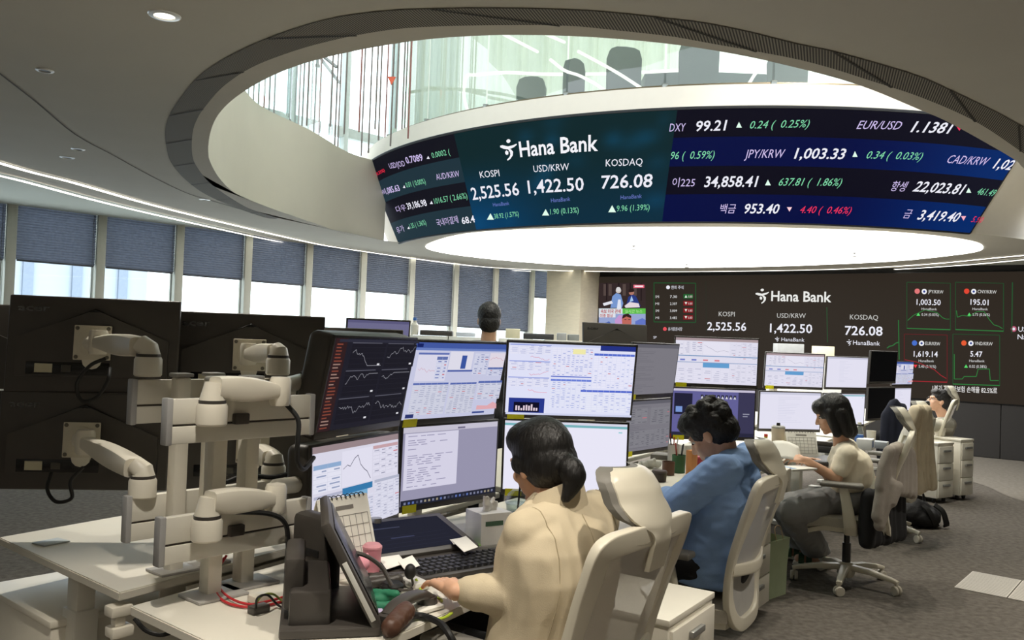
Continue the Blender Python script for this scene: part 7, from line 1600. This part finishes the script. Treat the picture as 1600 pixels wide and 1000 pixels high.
g = G(); vs = []; w, d, h = 0.10, 0.06, 0.34
for z, k in ((0, 1), (h*0.5, 1.03), (h, 1.15)): vs += [(-w*k, -d*k, z), (w*k, -d*k, z), (w*k, d*k, z), (-w*k, d*k, z)]
g.add(vs, [(0, 1, 2, 3)]+[(4*j+i, 4*j+(i+1) % 4, 4*j+4+(i+1) % 4, 4*j+4+i) for j in range(2) for i in range(4)]); o = g.build('sack', mat('bag_green', (160, 172, 140), 0.8), t, smooth=0); sm_ = o.modifiers.new('s', 'SOLIDIFY'); sm_.thickness = 0.002
for s in (-1, 1): g = G(); g.tube(spline([(-0.04, s*0.068, h-0.01), (-0.03, s*0.05, h+0.07), (0.03, s*0.05, h+0.07), (0.04, s*0.068, h-0.01)], 4), 0.003, 6); g.build('cord_handle', mat('cord_tan', (150, 130, 100), 0.7), t)
va = atz(1490, 916, 0.01); vb_ = atz(1519, 891, 0.01); vx = (atz(1600, 938, 0.01)-va).normalized(); vy = (vb_-va); dv = vy.length; vy.normalize(); vang = math.atan2(vx.y, vx.x)
t = empty('floor_vent', (va.x, va.y, 0.0), vang, label='pale ribbed floor vent tiles set in the dark carpet at the lower right', cat='floor vent')
Rv = Matrix.Rotation(-vang, 3, 'Z'); ly = Rv @ vy
M_vent = mat('vent_tile', (196, 191, 182), 0.5, var=0.02)
for k in range(2):
    g = G(); x0 = 0.30*k+0.004; x1 = 0.30*(k+1)-0.004; P = [Vector((x0, 0, 0)), Vector((x1, 0, 0)), Vector((x1, 0, 0))+ly*dv, Vector((x0, 0, 0))+ly*dv]; g.prism([(p_.x, p_.y) for p_ in P], 0.001, 0.006); o = g.build('vent_tile', M_vent, t, smooth=0)
    g = G(); 
    for i in range(26):
        f = (i+0.5)/26; a = P[0].lerp(P[3], f); b = P[1].lerp(P[2], f); d_ = ly*dv*0.0105
        g.add([tuple(q_+Vector((0, 0, 0.0065))) for q_ in (a+(b-a)*0.02, a+(b-a)*0.98, a+(b-a)*0.98+d_, a+(b-a)*0.02+d_)], [(0, 1, 2, 3)])
    g.build('slot_pattern', mat('slot_dark', (84, 80, 75), 0.7), o, smooth=0)
# --- window-side row: cabinets with things on top, near the standing person
M_cab = mat('cabinet_white', (214, 214, 208), 0.5)
def cabinet(x0, x1, Y, h, lab):
    a = atd(x0, 530, Y); b = atd(x1, 530, Y); w = b.x-a.x; t = empty('storage_cabinet', ((a.x+b.x)/2, Y, 0), 0, label=lab, cat='cabinet', group='white window-side cabinets')
    g = G(); g.box((0, 0.2, h/2), (w-0.01, 0.4, h), 0.006); g.build('body', M_cab, t)
    for s in (-1, 1): g = G(); g.box((s*(w/4), -0.008, h/2), (w/2-0.02, 0.016, h-0.06), 0.003); o = g.build('door', M_cab, t); g = G(); g.box((s*0.03, -0.02, h*0.6), (0.012, 0.012, 0.12), 0.003); g.build('handle', mat('handle_grey'), o)
    return t
for (x0, x1, lab) in ((634, 700, 'white window-side cabinet left of the standing person'), (700, 752, 'white window-side cabinet directly left of the standing person’s shoulder'), (778, 850, 'white window-side cabinet right of the standing person'), (850, 922, 'white window-side cabinet before the cream pillar')):
    cabinet(x0, x1, 8.8, 1.475, lab)
def topbox(x0, x1, y, Y, h, m_, nm, lab, cat): a = atd(x0, y, Y); b = atd(x1, y, Y); boxthing(nm, ((a.x+b.x)/2, Y+0.15, 1.477), (b.x-a.x, 0.2, h), 0, m_, lab, cat, 0.008)
topbox(655, 706, 520, 8.8, 0.055, M_black, 'set_top_box', 'flat black box on the leftmost window-side cabinet', 'electronics')
topbox(712, 742, 520, 8.8, 0.045, mat('box_pale', (200, 206, 216), 0.5), 'file_box', 'pale blue file box left of the standing person', 'box')
topbox(790, 813, 515, 8.8, 0.10, mat('box_cream', (206, 200, 172), 0.6), 'storage_box', 'cream storage box right of the standing person', 'box')
topbox(818, 866, 520, 8.8, 0.06, M_dark, 'file_tray', 'dark file tray on the window-side cabinets', 'tray')
topbox(872, 886, 520, 8.8, 0.075, mat('box_grey', (150, 152, 152), 0.6), 'storage_box', 'grey little box, left one near the pillar', 'box')
topbox(889, 906, 520, 8.8, 0.065, mat('box_grey2', (128, 132, 130), 0.6), 'storage_box', 'grey little box, right one near the pillar', 'box')
p = atd(646, 520, 8.8); cyl('spray_bottle', Vector((p.x, 8.9, 1.477)), [(0.0, 0.0), (0.04, 0.0), (0.042, 0.10), (0.018, 0.13), (0.018, 0.15), (0.0, 0.15)], M_plast, 'white bottle with blue cap on the leftmost window-side cabinet', 'bottle', parts=[('cap', [(0.0, 0.18), (0.018, 0.18), (0.022, 0.15), (0.0, 0.15)], mat('carton_blue'))])
for (x, y, w, h, lab) in ((1232, 543, .30, .20, 'pale grey box peeking above the third bank of monitors'), (1286, 547, .20, .12, 'small cream box peeking right of the pale grey one')):
    p = atd(x, y, 11.8); boxthing('storage_box', (p.x, 11.8, 1.301), (w*1.2, 0.2, p.z-1.30+0.05), 0, mat('box_grey', (150, 152, 152), 0.6) if w > .25 else mat('box_cream'), lab, 'box')
p = atd(1258, 560, 11.8); t = empty('storage_cabinet', (p.x, 11.85, 0), 0, label='white cabinet hidden behind the third bank, boxes on top', cat='cabinet'); g = G(); g.box((0, 0, 0.65), (0.9, 0.4, 1.298), 0.006); g.build('body', M_cab, t); g = G(); g.box((0, -0.208, 0.65), (0.42, 0.016, 1.2), 0.003); g.build('door', M_cab, t)

# dark cloth folded on the nearest chair's seat
q = Vector((0.20, 2.30, 0.50)); blob('folded_jacket', [((q.x-0.10, q.y-0.02, 0.50), 0.028, (q.x+0.10, q.y+0.10, 0.50), 0.030), ((q.x-0.06, q.y-0.06, 0.52), 0.035, (q.x+0.10, q.y+0.06, 0.525), 0.035), ((q.x-0.02, q.y-0.04, 0.57), 0.03, (q.x+0.08, q.y+0.02, 0.56), 0.03)], M_navy, 'dark navy cloth bunched on the seat of the nearest chair', 'clothing', 0.008, 4, 0.006)
